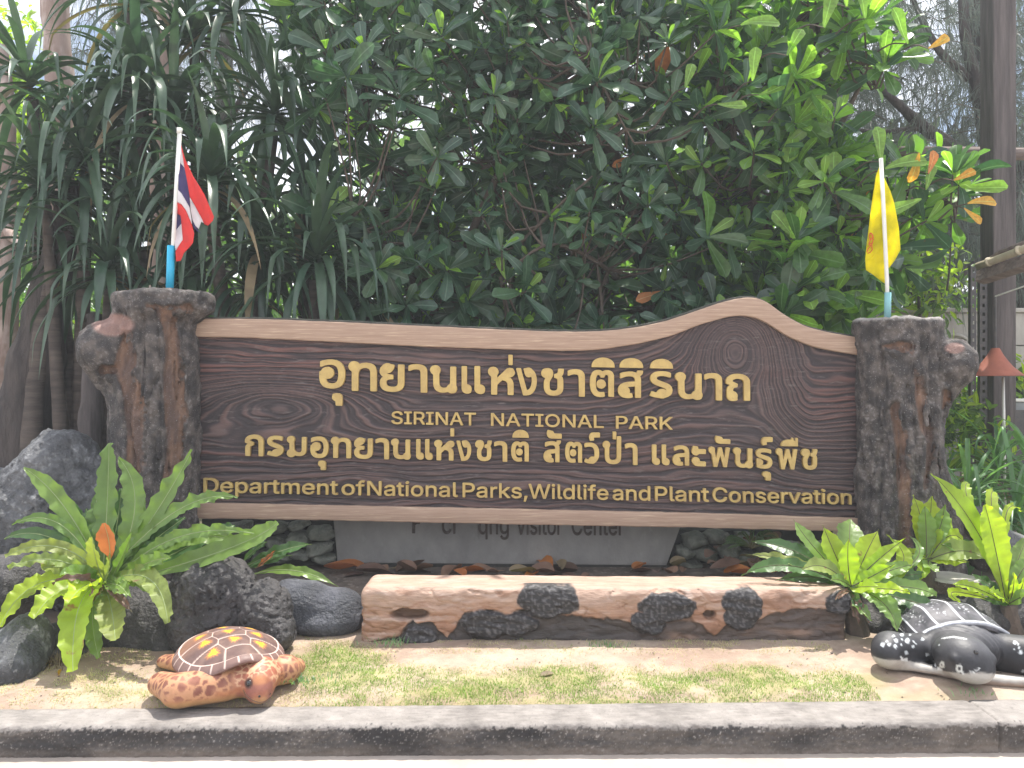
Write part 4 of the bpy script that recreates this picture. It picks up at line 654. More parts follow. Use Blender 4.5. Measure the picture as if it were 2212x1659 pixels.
# ================================================================== PILLARS (cement bark)
GZ = 0.18
def polyd(u, v, pts):
    d = np.full(np.shape(u), 1e9)
    for (a, b) in zip(pts[:-1], pts[1:]):
        ax_, ay, ar = a; bx_, by, br = b
        dx, dy = bx_ - ax_, by - ay
        t = np.clip(((u - ax_) * dx + (v - ay) * dy) / (dx * dx + dy * dy + 1e-9), 0, 1)
        d = np.minimum(d, np.hypot(u - ax_ - t * dx, v - ay - t * dy) - (ar + (br - ar) * t))
    return d
def pillar(label, Yc, centre, topv, knob, strips, tops, lean, flare, seed, toplight):
    def px(u, v, Y=Yc): return np.array(P(u, v, Y))
    def base(p):
        z = p[..., 2]
        v = CY + (EYE - z) / Yc * F
        cu = np.interp(v, [c_[0] for c_ in centre], [c_[1] for c_ in centre]); ru = np.interp(v, [c_[0] for c_ in centre], [c_[2] for c_ in centre])
        cx = (cu - CX) / F * Yc; r = ru / F * Yc
        lump = 1 + 0.06 * fbm(np.arctan2(p[..., 1] - Yc, p[..., 0] - cx) * 1.6 + seed, z * 1.1, seed, 3)
        d = (np.hypot((p[..., 0] - cx), (p[..., 1] - Yc) / 0.85) - r * lump) * 0.85
        zt = EYE - (topv - CY) / F * Yc + 0.012 * fbm(p[..., 0] * 5, p[..., 1] * 5, seed, 2)
        q = np.stack([d + 0.03, z - zt + 0.03], -1)
        d = np.linalg.norm(np.maximum(q, 0), axis=-1) + np.minimum(q.max(-1), 0) - 0.03
        k = cap(p, px(*knob[0][:2], Yc - 0.05), px(*knob[1][:2], Yc), knob[0][2] / F * Yc, knob[1][2] / F * Yc)
        k = smin(k, ell(p, px(knob[0][0], knob[0][1], Yc - 0.07), np.array([1.0, 1.0, 0.92]) * knob[0][2] / F * Yc), 0.05)
        d = smin(d, k, 0.05)
        for a_, b_ in flare:
            d = smin(d, cap(p, px(*a_[:2]), px(*b_[:2]), a_[2] / F * Yc, b_[2] / F * Yc), 0.07)
        return d
    def peel(p):
        u, v = UV(p)
        n = fbm(p[..., 0] * 9, p[..., 1] * 9, p[..., 2] * 4, 3); n9 = fbm(p[..., 0] * 30, p[..., 1] * 30, p[..., 2] * 22, 3)
        d = np.full(np.shape(u), 1e9)
        for s_ in strips: d = np.minimum(d, polyd(u + 22 * n + 7 * n9, v + 10 * n9, s_))
        return np.where(p[..., 1] < Yc + 0.03, d + 14 * n + 8 * n9, 60)
    def fn(p):
        d = base(p)
        th = np.arctan2(p[..., 1] - Yc, p[..., 0] - (centre[0][1] - CX) / F * Yc)
        groove = np.abs(fbm(th * 2.6 + 0.6 * fbm(p[..., 2] * 2, th, seed, 2), p[..., 2] * 0.9, seed + 3, 4))
        lumpy = fbm(p[..., 0] * 12, p[..., 1] * 12, p[..., 2] * 6, 3)
        pd = peel(p)
        d = d + 0.034 * np.exp(-(groove / 0.08) ** 2) * 0.9 * sst(EYE - (topv + 12 - CY) / F * Yc, EYE - (topv + 60 - CY) / F * Yc, p[..., 2]) - 0.020 * lumpy - 0.006 * pn(p[..., 0] * 34, p[..., 1] * 34, p[..., 2] * 24) + 0.028 * sst(3, -7, pd) - 0.010 * np.exp(-((pd - 6) / 6) ** 2)
        return d * 0.8
    lo = px(min(c_[1] - c_[2] for c_ in centre) - 75, 1290); hi = px(max(c_[1] + c_[2] for c_ in centre) + 80, topv - 20)
    V, Q = snets(fn, (lo[0], Yc - 0.42, 0.12), (hi[0], Yc + 0.36, hi[2]), 0.010)
    u, v = UV(V); pd = peel(V)
    n = fbm(V[:, 0] * 14, V[:, 1] * 14, V[:, 2] * 14, 4); n2 = fbm(V[:, 0] * 60, V[:, 1] * 60, V[:, 2] * 60, 2)
    c = lerp((0.052, 0.047, 0.047), (0.14, 0.12, 0.11), sst(-0.25, 0.35, n))
    c = lerp(c, (0.36, 0.345, 0.335), sst(0.18, 0.42, n2) * sst(-0.2, 0.3, n + 0.5 * fbm(V[:, 0] * 4, V[:, 1] * 4, V[:, 2] * 2, 2)) * 0.5)
    br = lerp((0.24, 0.145, 0.10), (0.13, 0.085, 0.07), sst(-0.3, 0.3, fbm(V[:, 0] * 20, V[:, 1] * 20, V[:, 2] * 3, 3)))
    c = lerp(c, br, sst(2, -4, pd))
    for (tu, tv, tr) in tops: c = lerp(c, (0.32, 0.20, 0.17), sst(1.1, 0.8, np.hypot(u - tu, (v - tv) * 1.8) / tr) * (V[:, 1] < Yc))  # pinkish highlight on the knob top, painted into the colour
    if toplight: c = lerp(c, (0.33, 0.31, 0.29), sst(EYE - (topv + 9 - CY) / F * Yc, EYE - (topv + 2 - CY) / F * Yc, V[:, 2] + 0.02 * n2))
    root = empty('bark_pillar', (px(centre[2][1], 1250)[0], Yc, 0.15), label, 'pillar', 'bark pillars either side of the sign')
    link('pillar_body', npmesh('pillar_body', V, Q, True, c), M['pillar'], root)
    return fn
pillar('left bark-textured pillar of the sign, with a rounded cap, an orange-brown peeled stripe and a knob on its left', 4.97,
    [(632, 356, 104), (672, 356, 104), (700, 335, 88), (850, 335, 92), (1000, 330, 97), (1290, 324, 104)], 634, [(236, 756, 62), (268, 890, 26)],
    [[(352, 672, 14), (374, 740, 16), (372, 850, 24), (384, 960, 22), (366, 1060, 18), (350, 1120, 12)], [(318, 662, 5), (400, 664, 8)],
     [(275, 720, 10), (268, 790, 22), (286, 860, 16), (292, 960, 18), (283, 1050, 16)], [(220, 800, 10), (268, 800, 10)]],
    [(245, 702, 46)], 0, [], 1.3, False)
pillar('right bark-textured pillar of the sign, with a flat cut top, brown peeled streaks and a speckled knob on its right', 4.97,
    [(686, 1936, 92), (720, 1938, 90), (850, 1940, 86), (1000, 1944, 90), (1100, 1952, 100), (1290, 1968, 120)], 690, [(2052, 785, 50), (2010, 905, 20)],
    [[(1912, 748, 6), (1965, 748, 8)], [(1978, 800, 4), (1986, 860, 10), (2000, 930, 12)], [(1928, 880, 8), (1942, 960, 10), (1948, 1040, 12), (1960, 1110, 14), (1950, 1170, 12)],
     [(2012, 930, 10), (2006, 1050, 12)], [(2046, 850, 12), (2040, 880, 8)]],
    [(2062, 752, 22)], 0, [((1990, 1020, 40), (2065, 1130, 22)), ((2062, 1125, 24), (2120, 1215, 20))], 6.1, True)

# ================================================================== BENCH LOG
BY0, BY1 = 3.99, 4.30
bx0, bx1 = P(777, 1300, 4.0).x, P(1842, 1300, 4.0).x
def log_uv(p):
    """position along / up the front face, in the pixel frame of the face plane Y = 4.0"""
    return CX + p[..., 0] / 4.0 * F, CY + (EYE - p[..., 2]) / 4.0 * F
darkline = np.array([(770, 1400), (860, 1382), (880, 1352), (930, 1350), (965, 1384), (985, 1360), (1003, 1328), (1040, 1322), (1100, 1330), (1150, 1322), (1240, 1335), (1330, 1345), (1395, 1362), (1415, 1330), (1470, 1325), (1520, 1360), (1545, 1385), (1575, 1345), (1640, 1345), (1680, 1326), (1790, 1322), (1850, 1290)], float)
barks = [(1186, 1300, 66, 38), (1440, 1312, 60, 34), (1600, 1300, 43, 32), (1604, 1330, 40, 34), (1815, 1300, 34, 26), (1050, 1350, 62, 30), (1110, 1350, 50, 24), (905, 1376, 36, 24), (1400, 1345, 40, 26)]
def bark_d(u, v, p):
    n = fbm(p[..., 0] * 10, p[..., 2] * 10, 0, 3)
    d = np.full(np.shape(u), 9.0)
    for (a, b, ru, rv) in barks: d = np.minimum(d, np.hypot((u - a) / ru, (v - b) / rv) - 1 + 0.38 * n)
    return d
holes = [(885, 1328, 42, 12), (1534, 1328, 14, 9)]
zt = EYE - (1250 - CY) / F * 4.3
def log_fn(p):
    u, v = log_uv(p)
    x, y, z = p[..., 0], p[..., 1], p[..., 2]
    top = 0.455 - 0.008 * (x - bx0) / (bx1 - bx0) * 2 - 0.006
    bulge = 0.012 * fbm(x * 3, z * 5, 2, 3) + 0.022 * fbm(x * 6, z * 20 + 2 * fbm(x * 3, z * 5, 1, 2), 5, 4)
    c_ = ((bx0 + bx1) / 2, (BY0 + BY1) / 2 + 0.01, top / 2 - 0.03)
    d = rbox(p, c_, ((bx1 - bx0) / 2, (BY1 - BY0) / 2, 0), 0.0) if False else None
    hx, hy = (bx1 - bx0) / 2, (BY1 - BY0) / 2
    q = np.stack([np.abs(x - c_[0]) - hx + 0.05, np.abs(y - c_[1]) - hy + 0.05 - bulge, z - top + 0.05 - 0.004 * fbm(x * 4, y * 12, 1, 2)], -1)
    d = np.linalg.norm(np.maximum(q, 0), axis=-1) + np.minimum(q.max(-1), 0) - 0.05
    n = fbm(x * 14, y * 14, z * 14, 3)
    front = sst(4.12, 4.05, y)
    dl = v - np.interp(u, darkline[:, 0], darkline[:, 1]) + 5 + 12 * n
    dk = sst(-3, 5, dl) * front
    bd = bark_d(u, v, p)
    bk = sst(0.10, -0.16, bd) * front
    d = d + 0.02 * dk * (1 - bk) - 0.012 * bk - 0.005 * bk * pn(x * 60, y * 60, z * 60)
    for (a, b, ru, rv) in holes: d = d + 0.05 * sst(1.15, 0.75, np.hypot((u - a) / ru, (v - b + 5 * n) / rv)) * front
    cr_ = np.abs(fbm(x * 3.2, z * 9, 11, 3)); d = d + 0.010 * np.exp(-(cr_ / 0.03) ** 2) * front * (1 - bk) * sst(0.44, 0.42, z)
    return d * 0.8
V, Q = snets(log_fn, (bx0 - 0.05, BY0 - 0.08, 0.12), (bx1 + 0.05, BY1 + 0.07, 0.50), 0.0075)
u, v = log_uv(V); n = fbm(V[:, 0] * 14, V[:, 1] * 14, V[:, 2] * 14, 3)
front = V[:, 1] < 4.1
tan = lerp((0.46, 0.315, 0.24), (0.37, 0.205, 0.13), sst(1285, 1345, v + 25 * fbm(V[:, 0] * 4, V[:, 2] * 14, 3, 3)))
tan = lerp(tan, (0.54, 0.42, 0.36), sst(0.0, 0.4, fbm(V[:, 0] * 5, V[:, 1] * 30, V[:, 2] * 30, 3)) * 0.6)
dl = v - np.interp(u, darkline[:, 0], darkline[:, 1]) + 5 + 12 * n
dkc = lerp((0.11, 0.085, 0.075), (0.24, 0.16, 0.12), sst(0.05, 0.4, fbm(V[:, 0] * 3, V[:, 2] * 12, 8, 3)))
dkc = lerp(dkc, (0.055, 0.05, 0.05), sst(1500, 1250, u) * 0.8)
gr_ = fbm(V[:, 0] * 2.5, V[:, 1] * 8, V[:, 2] * 26 + 3 * fbm(V[:, 0] * 4, V[:, 2] * 4, 1, 2), 4); tan = lerp(tan, (0.27, 0.14, 0.085), sst(0.06, 0.30, gr_) * 0.75 * (V[:, 2] < 0.43))
c = lerp(tan, dkc, sst(-3, 3, dl) * (front | (V[:, 2] < 0.3)))
bd = bark_d(u, v, V)
bkc = lerp((0.03, 0.028, 0.030), (0.12, 0.115, 0.12), sst(0.0, 0.5, pn(V[:, 0] * 70, V[:, 1] * 70, V[:, 2] * 70)))
c = lerp(c, bkc, sst(0.03, -0.04, bd) * front)
for (a, b, ru, rv) in holes: c = lerp(c, (0.10, 0.06, 0.04), sst(1.1, 0.8, np.hypot((u - a) / ru, (v - b) / rv)) * front * 0.8)
bench = empty('log_bench', ((bx0 + bx1) / 2, 4.15, 0.16), 'long low tan log-shaped bench with black bark patches, in front of the sign', 'bench')
link('log_body', npmesh('log_body', V, Q, True, c), M['log'], bench)

# ================================================================== OLD CONCRETE SIGN BEHIND
YS = 5.36
slab = empty('concrete_slab', P(1100, 1240, YS), 'low grey concrete slab with slanted right end and dark letter marks, showing under the carved board', 'old sign')
fr = [P(716, 1090, YS), P(728, 1216, YS), P(1440, 1222, YS), P(1492, 1110, YS)]
V = [(p.x, YS, p.z) for p in fr] + [(p.x, YS + 0.22, p.z) for p in fr]
V[0] = (V[0][0], YS, 0.70); V[3] = (V[3][0], YS, 0.70); V[4] = (V[4][0], YS + .22, 0.70); V[7] = (V[7][0], YS + .22, 0.70)
bev(link('slab_body', pymesh('slab_body', V, [(0,1,2,3), (7,6,5,4), (0,4,5,1), (1,5,6,2), (2,6,7,3), (3,7,4,0)]), M['slab'], slab), 0.008)
b = MB(); q0 = P(722, 1216, YS); q1 = P(1440, 1216, YS)
b.box((q0.x, YS + 0.004, 0.12), (q1.x, YS + 0.20, P(0, 1216, YS).z - 0.002)); o = b.build('slab_foot', M['mortar'], slab)
def slabword(w, u0, u1, basev, cap_, **k):
    kx = 5.03 / YS
    f_ = lambda u: CX + (u - CX) / kx
    g_ = lambda v: CY + (v - CY) / kx
    put_word(w, f_(u0), f_(u1), g_(basev), cap_ / kx, slope=0.004, parent=slab, mt=M['slab_letter'], yf=YS - 0.012, depth=0.016, name='letter')
slabword('r', 891, 907, 1151, 47); slabword('cr', 955, 991, 1152, 62); slabword('qng', 1034, 1099, 1153, 58)
slabword('visitor', 1117, 1214, 1154, 60); slabword('Center', 1235, 1347, 1155, 60)

# raised planting bed (cement pad) the slab stands on
me = MB().box((-2.4, 4.42, 0.1), (2.6, 5.7, 0.232)).me('planting_bed')
tag(link('planting_bed', me, M['soil']), kind='structure')

# rubble stones left and right of the slab
def rock_mesh(seed, rx, ry, rz, sub=3, ang=0.45):
    import bmesh
    bm = bmesh.new(); bmesh.ops.create_icosphere(bm, subdivisions=sub, radius=1)
    V = np.array([v_.co[:] for v_ in bm.verts])
    V = np.sign(V) * np.abs(V) ** 0.8; V = V + 0.16 * np.round(fbm(V[:, 0] * 1.1 + seed, V[:, 1] * 1.1, V[:, 2] * 1.1, 2) * 5)[:, None] / 5 * V
    d = 1 + ang * fbm(V[:, 0] * 1.3 + seed * 3.1, V[:, 1] * 1.3, V[:, 2] * 1.3, 3)
    V = V * d[:, None] * np.array([rx, ry, rz])
    for v_, p in zip(bm.verts, V): v_.co = p
    me = bpy.data.meshes.new('stone'); bm.to_mesh(me); bm.free()
    me.polygons.foreach_set('use_smooth', [True] * len(me.polygons))
    return me
def stone_row(name, lab, stones, Y, seed, mt='stone'):
    root = empty(name, P(stones[0][0], 1220, Y + 0.1), lab, 'stone wall')
    us = [s_[0] for s_ in stones]; vs = [s_[1] for s_ in stones]
    a, b_ = P(min(us) - 30, 1240, Y + .12), P(max(us) + 25, min(vs) - 14, Y + .12)
    MB().box((a.x, Y + 0.09, 0.2), (b_.x, Y + 0.3, b_.z)).build('mortar', M['mortar'], root)
    for i, (u_, v_, ru, rv) in enumerate(stones):
        me = rock_mesh(seed + i, ru / F * Y, 0.11, rv / F * Y, 3)
        me.materials.append(M[mt])
        o = bpy.data.objects.new('stone', me); COL.objects.link(o); o.parent = root
        o.location = P(u_, v_, Y + 0.03) - root.location; o.rotation_euler = (0, rnd.uniform(-.2, .2), 0)
    return root
stone_row('rubble_wall', 'short wall of greenish rounded stones left of the concrete slab', [(470,1150,26,16),(520,1141,27,15),(560,1165,22,14),(597,1140,26,13),(600,1172,24,15),(648,1165,24,19),(645,1134,24,10),(692,1150,30,17),(690,1184,30,15),(655,1196,26,11),(570,1198,22,12),(615,1203,22,10),(520,1178,24,14),(700,1205,28,10),(480,1185,20,14)], 5.33, 40)
stone_row('rock_pile', 'dull brown rocks heaped right of the concrete slab under the board', [(1500,1165,26,16),(1545,1158,24,14),(1480,1190,22,14),(1520,1195,28,16),(1570,1188,24,16),(1610,1165,26,15),(1610,1205,28,16),(1560,1222,26,12),(1490,1222,26,12),(1660,1180,26,18),(1660,1215,26,14),(1710,1190,28,20),(1770,1190,30,22)], 5.40, 70)

# ================================================================== BOULDERS
def boulder(name, label, parts, k, hstep, colr, disp, seed, cat='rock', wrinkle=0.0, group=None, lift=0.0):
    """parts: list of (centre xyz, radii)"""
    def fn(p):
        d = None
        for c_, r_ in parts:
            e = ell(p, c_, r_)
            d = e if d is None else smin(d, e, k)
        x, y, z = p[..., 0], p[..., 1], p[..., 2]
        d = d - disp * fbm(x * 5 + seed, y * 5, z * 5, 4)
        if wrinkle:
            w = np.abs(fbm(x * 13, y * 13, z * 13 + seed, 4)); d = d + wrinkle * np.exp(-(w / 0.07) ** 2) - wrinkle * 0.5 * pn(x * 34, y * 34, z * 34)
        return d * 0.8
    C_ = np.array([c_ for c_, r_ in parts]); R_ = np.array([r_ for c_, r_ in parts])
    lo = (C_ - R_).min(0) - 0.06 - disp; hi = (C_ + R_).max(0) + 0.06 + disp
    lo[2] = max(lo[2], 0.10)
    V, Q = snets(fn, lo, hi, hstep)
    n = fbm(V[:, 0] * 7, V[:, 1] * 7, V[:, 2] * 7 + seed, 4); n2 = fbm(V[:, 0] * 45, V[:, 1] * 45, V[:, 2] * 45, 3)
    c = lerp(colr[0], colr[1], sst(-0.3, 0.35, n)); c = lerp(c, colr[2], sst(0.15, 0.4, n2) * 0.7 * sst(-0.3, 0.3, n))
    o = link(name, npmesh(name, V, Q, True, c), M['rock'])
    tag(o, label, cat, group)
    return fn
def pc(u, v, Y): return tuple(P(u, v, Y))
DK = [(0.030, 0.028, 0.030), (0.075, 0.070, 0.072), (0.16, 0.15, 0.15)]
GR = [(0.060, 0.063, 0.070), (0.14, 0.145, 0.155), (0.40, 0.41, 0.42)]
BL = [(0.045, 0.05, 0.065), (0.10, 0.105, 0.13), (0.19, 0.20, 0.23)]
boulder('boulder', 'tall grey weathered boulder behind the fern at the left edge', [(pc(128, 1042, 4.75), (.265, .3, .33)), (pc(60, 1130, 4.65), (.32, .3, .33)), (pc(170, 1180, 4.7), (.25, .3, .45)), (pc(-30, 1180, 4.6), (.3, .3, .35)), (pc(20, 1060, 4.9), (.22, .2, .16))], 0.10, 0.012, GR, 0.05, 1, wrinkle=0.014)
boulder('boulder', 'round black wrinkled boulder with a smaller lobe, behind the orange turtle', [(pc(462, 1290, 4.02), (.235, .2, .23)), (pc(450, 1350, 3.98), (.2, .2, .18)), (pc(575, 1325, 3.96), (.13, .17, .17)), (pc(600, 1365, 3.9), (.09, .12, .10))], 0.03, 0.008, DK, 0.026, 5, wrinkle=0.015)
boulder('boulder', 'low smooth dark grey rock face under the left fern', [(pc(330, 1345, 4.12), (.32, .2, .22)), (pc(230, 1350, 4.12), (.22, .2, .24)), (pc(380, 1400, 4.05), (.2, .16, .12))], 0.12, 0.014, DK, 0.012, 9)
boulder('boulder', 'blue-grey low rock between the black boulder and the log bench', [(pc(665, 1305, 4.2), (.14, .14, .13)), (pc(735, 1318, 4.2), (.12, .14, .12)), (pc(620, 1300, 4.2), (.1, .14, .12)), (pc(700, 1345, 4.15), (.2, .12, .07))], 0.06, 0.012, BL, 0.015, 13)
boulder('boulder', 'dark boulder at the left edge just under the tall grey boulder', [(pc(20, 1260, 4.1), (.22, .2, .16)), (pc(-20, 1300, 4.05), (.2, .2, .16))], 0.05, 0.012, DK, 0.03, 17, wrinkle=0.008)
boulder('boulder', 'grey sunlit boulder low in the left corner by the lawn', [(pc(55, 1400, 3.75), (.12, .15, .17)), (pc(25, 1450, 3.62), (.13, .13, .12)), (pc(-30, 1440, 3.65), (.16, .15, .14))], 0.06, 0.010, GR, 0.02, 21, wrinkle=0.008)
boulder('boulder', 'small dark grey rock beside the yellow leaf at the left', [(pc(125, 1400, 3.9), (.11, .12, .13)), (pc(150, 1425, 3.86), (.10, .1, .08))], 0.05, 0.010, DK, 0.02, 25)
boulder('boulder', 'dark low rock behind the black turtle on the right', [(pc(1990, 1340, 4.3), (.3, .2, .12)), (pc(2150, 1330, 4.3), (.4, .2, .14)), (pc(1890, 1345, 4.25), (.14, .15, .10)), (pc(2240, 1320, 4.3), (.2, .2, .16))], 0.1, 0.014, DK, 0.02, 29)
boulder('boulder', 'pale speckled root-like rock at the right edge behind the ferns', [(pc(2120, 1130, 4.9), (.12, .14, .10)), (pc(2175, 1185, 4.85), (.16, .14, .11)), (pc(2235, 1250, 4.8), (.18, .15, .14))], 0.1, 0.012, [(0.10, 0.10, 0.10), (0.2, 0.2, 0.2), (0.42, 0.42, 0.42)], 0.02, 33)
# cut stump
st = empty('tree_stump', P(2055, 1330, 4.35), 'short dark stump with a pale cut top beneath the right fern', 'stump')
c0 = P(2055, 1250, 4.4)
b = MB(); pts = [(c0.x, 4.4, 0.15), (c0.x, 4.4, 0.25), (c0.x, 4.4, c0.z - 0.03), (c0.x, 4.4, c0.z)]
b.tube(pts, [.17, .15, .145, .14], 26, 0.05, 4).build('stump_side', M['pillar'], st)
me = st.children[0].data; setcol(me, np.tile([0.11, 0.08, 0.065], (len(me.vertices), 1)))
b = MB(); b.tube([(c0.x, 4.4, c0.z + 0.001), (c0.x, 4.4, c0.z + 0.012)], [.138, .13], 26, 0.03, 5).build('cut_top', M['wallc'], st)

# ================================================================== ORANGE TURTLE
tg = 0.145
hd = np.array([0.55, -0.83, 0]); hd /= np.linalg.norm(hd); sd = np.array([0.83, 0.55, 0]); sd /= np.linalg.norm(sd)
tC = np.array([-1.29, 3.53, tg])
def T1w(a, b, z): return tC + hd * a + sd * b + np.array([0, 0, z])
head_dir = np.array([0.33, -0.88, -0.12]); head_dir /= np.linalg.norm(head_dir)
hs = np.cross(head_dir, [0, 0, 1]); hs /= np.linalg.norm(hs); hu = np.cross(hs, head_dir)
hC = np.array([-1.085, 3.335, tg + 0.085])
def t1_fn(p):
    body = ell(p, T1w(-0.01, 0, 0.075), (0.295, 0.232, 0.075), (hd, sd, np.array([0, 0, 1])))
    chest = ell(p, T1w(0.20, 0.03, 0.075), (0.12, 0.17, 0.08), (hd, sd, np.array([0, 0, 1])))
    d = smin(body, chest, 0.03)
    neck = cap(p, T1w(0.14, 0.03, 0.10), hC - head_dir * 0.03, 0.112, 0.088)
    wr = 0.003 * np.sin(np.linalg.norm(p - hC, axis=-1) * 210) * (np.linalg.norm(p - hC, axis=-1) > 0.10)
    d = smin(d, neck + wr, 0.03)
    skull = ell(p, hC, (0.108, 0.084, 0.080), (head_dir, hs, hu))
    beak = ell(p, hC + head_dir * 0.072 - hu * 0.026, (0.052, 0.048, 0.046), (head_dir, hs, hu))
    jaw = ell(p, hC + head_dir * 0.03 - hu * 0.042, (0.080, 0.062, 0.040), (head_dir, hs, hu))
    head = smin(smin(skull, beak, 0.02), jaw, 0.015)
    d = smin(d, head, 0.015)
    fl = smin(cap(p, T1w(0.22, -0.08, 0.075), T1w(0.165, -0.25, 0.062), 0.085, 0.078, 0.9), cap(p, T1w(0.165, -0.25, 0.062), T1w(0.00, -0.300, 0.050), 0.080, 0.060, 0.85), 0.02)
    fr_ = smin(cap(p, T1w(0.20, 0.10, 0.075), T1w(0.19, 0.21, 0.07), 0.075, 0.07, 0.9), cap(p, T1w(0.19, 0.21, 0.07), T1w(0.12, 0.28, 0.045), 0.068, 0.05, 0.85), 0.02)
    d = smin(d, smin(fl, fr_, 0.01), 0.018)
    rr_ = cap(p, T1w(-0.18, -0.13, 0.055), T1w(-0.36, -0.22, 0.03), 0.07, 0.045, 0.7)
    rl = cap(p, T1w(-0.18, 0.13, 0.055), T1w(-0.34, 0.20, 0.03), 0.07, 0.045, 0.7)
    d = smin(d, smin(rr_, rl, 0.01), 0.02)
    return np.maximum(d, tg - 0.02 - p[..., 2])
lo = tC + np.array([-0.62, -0.42, -0.03]); hi = tC + np.array([0.52, 0.50, 0.24])
V, Q = snets(t1_fn, lo, hi, 0.0065)
n = fbm(V[:, 0] * 18, V[:, 1] * 18, V[:, 2] * 18, 3)
skin = lerp((0.46, 0.205, 0.10), (0.35, 0.13, 0.07), sst(-0.3, 0.35, n))
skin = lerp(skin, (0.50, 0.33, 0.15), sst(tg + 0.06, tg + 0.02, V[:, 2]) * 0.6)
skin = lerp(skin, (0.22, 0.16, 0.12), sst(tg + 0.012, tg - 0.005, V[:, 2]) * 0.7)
f1, f2 = worley(V, 0.040)
e = f2 - f1
rel = V - tC; la = rel @ hd; lb = rel @ sd
dh = np.linalg.norm(V - hC, axis=1)
hx = (V - hC) @ head_dir; hy = (V - hC) @ hs; hz = (V - hC) @ hu
is_head = sst(0.128, 0.108, dh)
flip = sst(0.13, 0.17, np.abs(lb - 0.02)) * sst(tg + 0.035, tg + 0.055, V[:, 2]) * (1 - is_head) * sst(-0.20, -0.12, la) + sst(-0.22, -0.28, la) * sst(tg + .02, tg + .04, V[:, 2])
shoulder = sst(0.07, 0.10, np.abs(lb - 0.03)) * sst(tg + 0.06, tg + 0.08, V[:, 2]) * sst(0.12, 0.18, la) * (1 - is_head)
cells = np.clip(np.maximum(flip, shoulder), 0, 1)
inside = sst(0.14, 0.24, e)
c = lerp(skin, (0.52, 0.29, 0.16), cells * 0.7)
c = lerp(c, lerp((0.20, 0.072, 0.05), (0.30, 0.13, 0.085), sst(-0.3, 0.3, n)), cells * inside)
f1h, f2h = worley((V - hC) @ np.stack([head_dir, hs, hu], 1) + 0.31, 0.034, 8); eh = f2h - f1h
crown = is_head * sst(-0.005, 0.010, hz) * sst(0.085, 0.07, hx)
c = lerp(c, (0.58, 0.36, 0.22), crown); c = lerp(c, (0.33, 0.12, 0.075), crown * sst(0.06, 0.16, eh))
cheek = is_head * sst(0.04, 0.055, np.abs(hy)) * sst(-0.055, -0.035, hz) * sst(0.02, 0.0, hx) * sst(0.012, 0.0, hz)
f1c, f2c = worley(V, 0.018, 5)
c = lerp(c, (0.20, 0.08, 0.05), cheek * sst(0.16, 0.26, f2c - f1c))
bk = is_head * sst(0.070, 0.085, hx) * sst(0.03, 0.015, hz) + is_head * sst(0.0, 0.02, hx) * sst(-0.018, -0.03, hz) * sst(-0.06, -0.05, hz) * 0.7
c = lerp(c, (0.28, 0.105, 0.085), np.clip(bk, 0, 1) * 0.9)
eyep = march(t1_fn, 294.9 + 1462 * .16666, 1312.4 + 990 * .16666); de = np.linalg.norm(V - eyep, axis=1)
c = lerp(c, (0.09, 0.04, 0.03), sst(0.026, 0.019, de))
turtle = empty('turtle_figure', tuple(tC), 'orange-brown painted turtle figure with yellow sunbursts on its shell, lying on the lawn', 'statue', 'painted turtle figures on the lawn')
link('body', npmesh('body', V, Q, True, c), M['turtle'], turtle)
def disc_on(fn, u, v, r, name, mt, parent, bulge=0.5, inner=None, y1=6.0):
    p = march(fn, u, v, y1=y1); g = np.array([(fn((p + d)[None])[0] - fn((p - d)[None])[0]) for d in np.eye(3) * 0.004]); g /= np.linalg.norm(g)
    q = Vector(g).to_track_quat('Z', 'Y').to_matrix()
    V_ = [(0, 0, bulge * r)]; F_ = []
    for k, rr in enumerate((0.55, 0.9, 1.0)):
        for i in range(14):
            a = i / 14 * 2 * math.pi; V_.append((rr * r * math.cos(a), rr * r * math.sin(a), [bulge * 0.8, bulge * .35, -0.15][k] * r))
    for i in range(14): F_.append((0, 1 + i, 1 + (i + 1) % 14))
    for k in range(2):
        for i in range(14):
            a = 1 + k * 14 + i; b_ = 1 + k * 14 + (i + 1) % 14; F_.append((a, a + 14, b_ + 14, b_))
    V_ = [tuple(Vector(p) + q @ Vector(x)) for x in V_]
    return link(name, pymesh(name, V_, F_, True), mt, parent)
def k3(x, y): return 294.9 + x * .16666, 1312.4 + y * .16666
disc_on(t1_fn, *k3(1462, 990), 0.0135, 'eye', M['gloss'], turtle, 0.45)
p_ = march(t1_fn, *k3(1462, 990)) + hs * 0.115
disc_on(t1_fn, *k3(1615, 1168), 0.0055, 'nostril', M['gloss'], turtle, 0.2)
disc_on(t1_fn, *k3(1765, 1135), 0.0045, 'nostril', M['gloss'], turtle, 0.2)

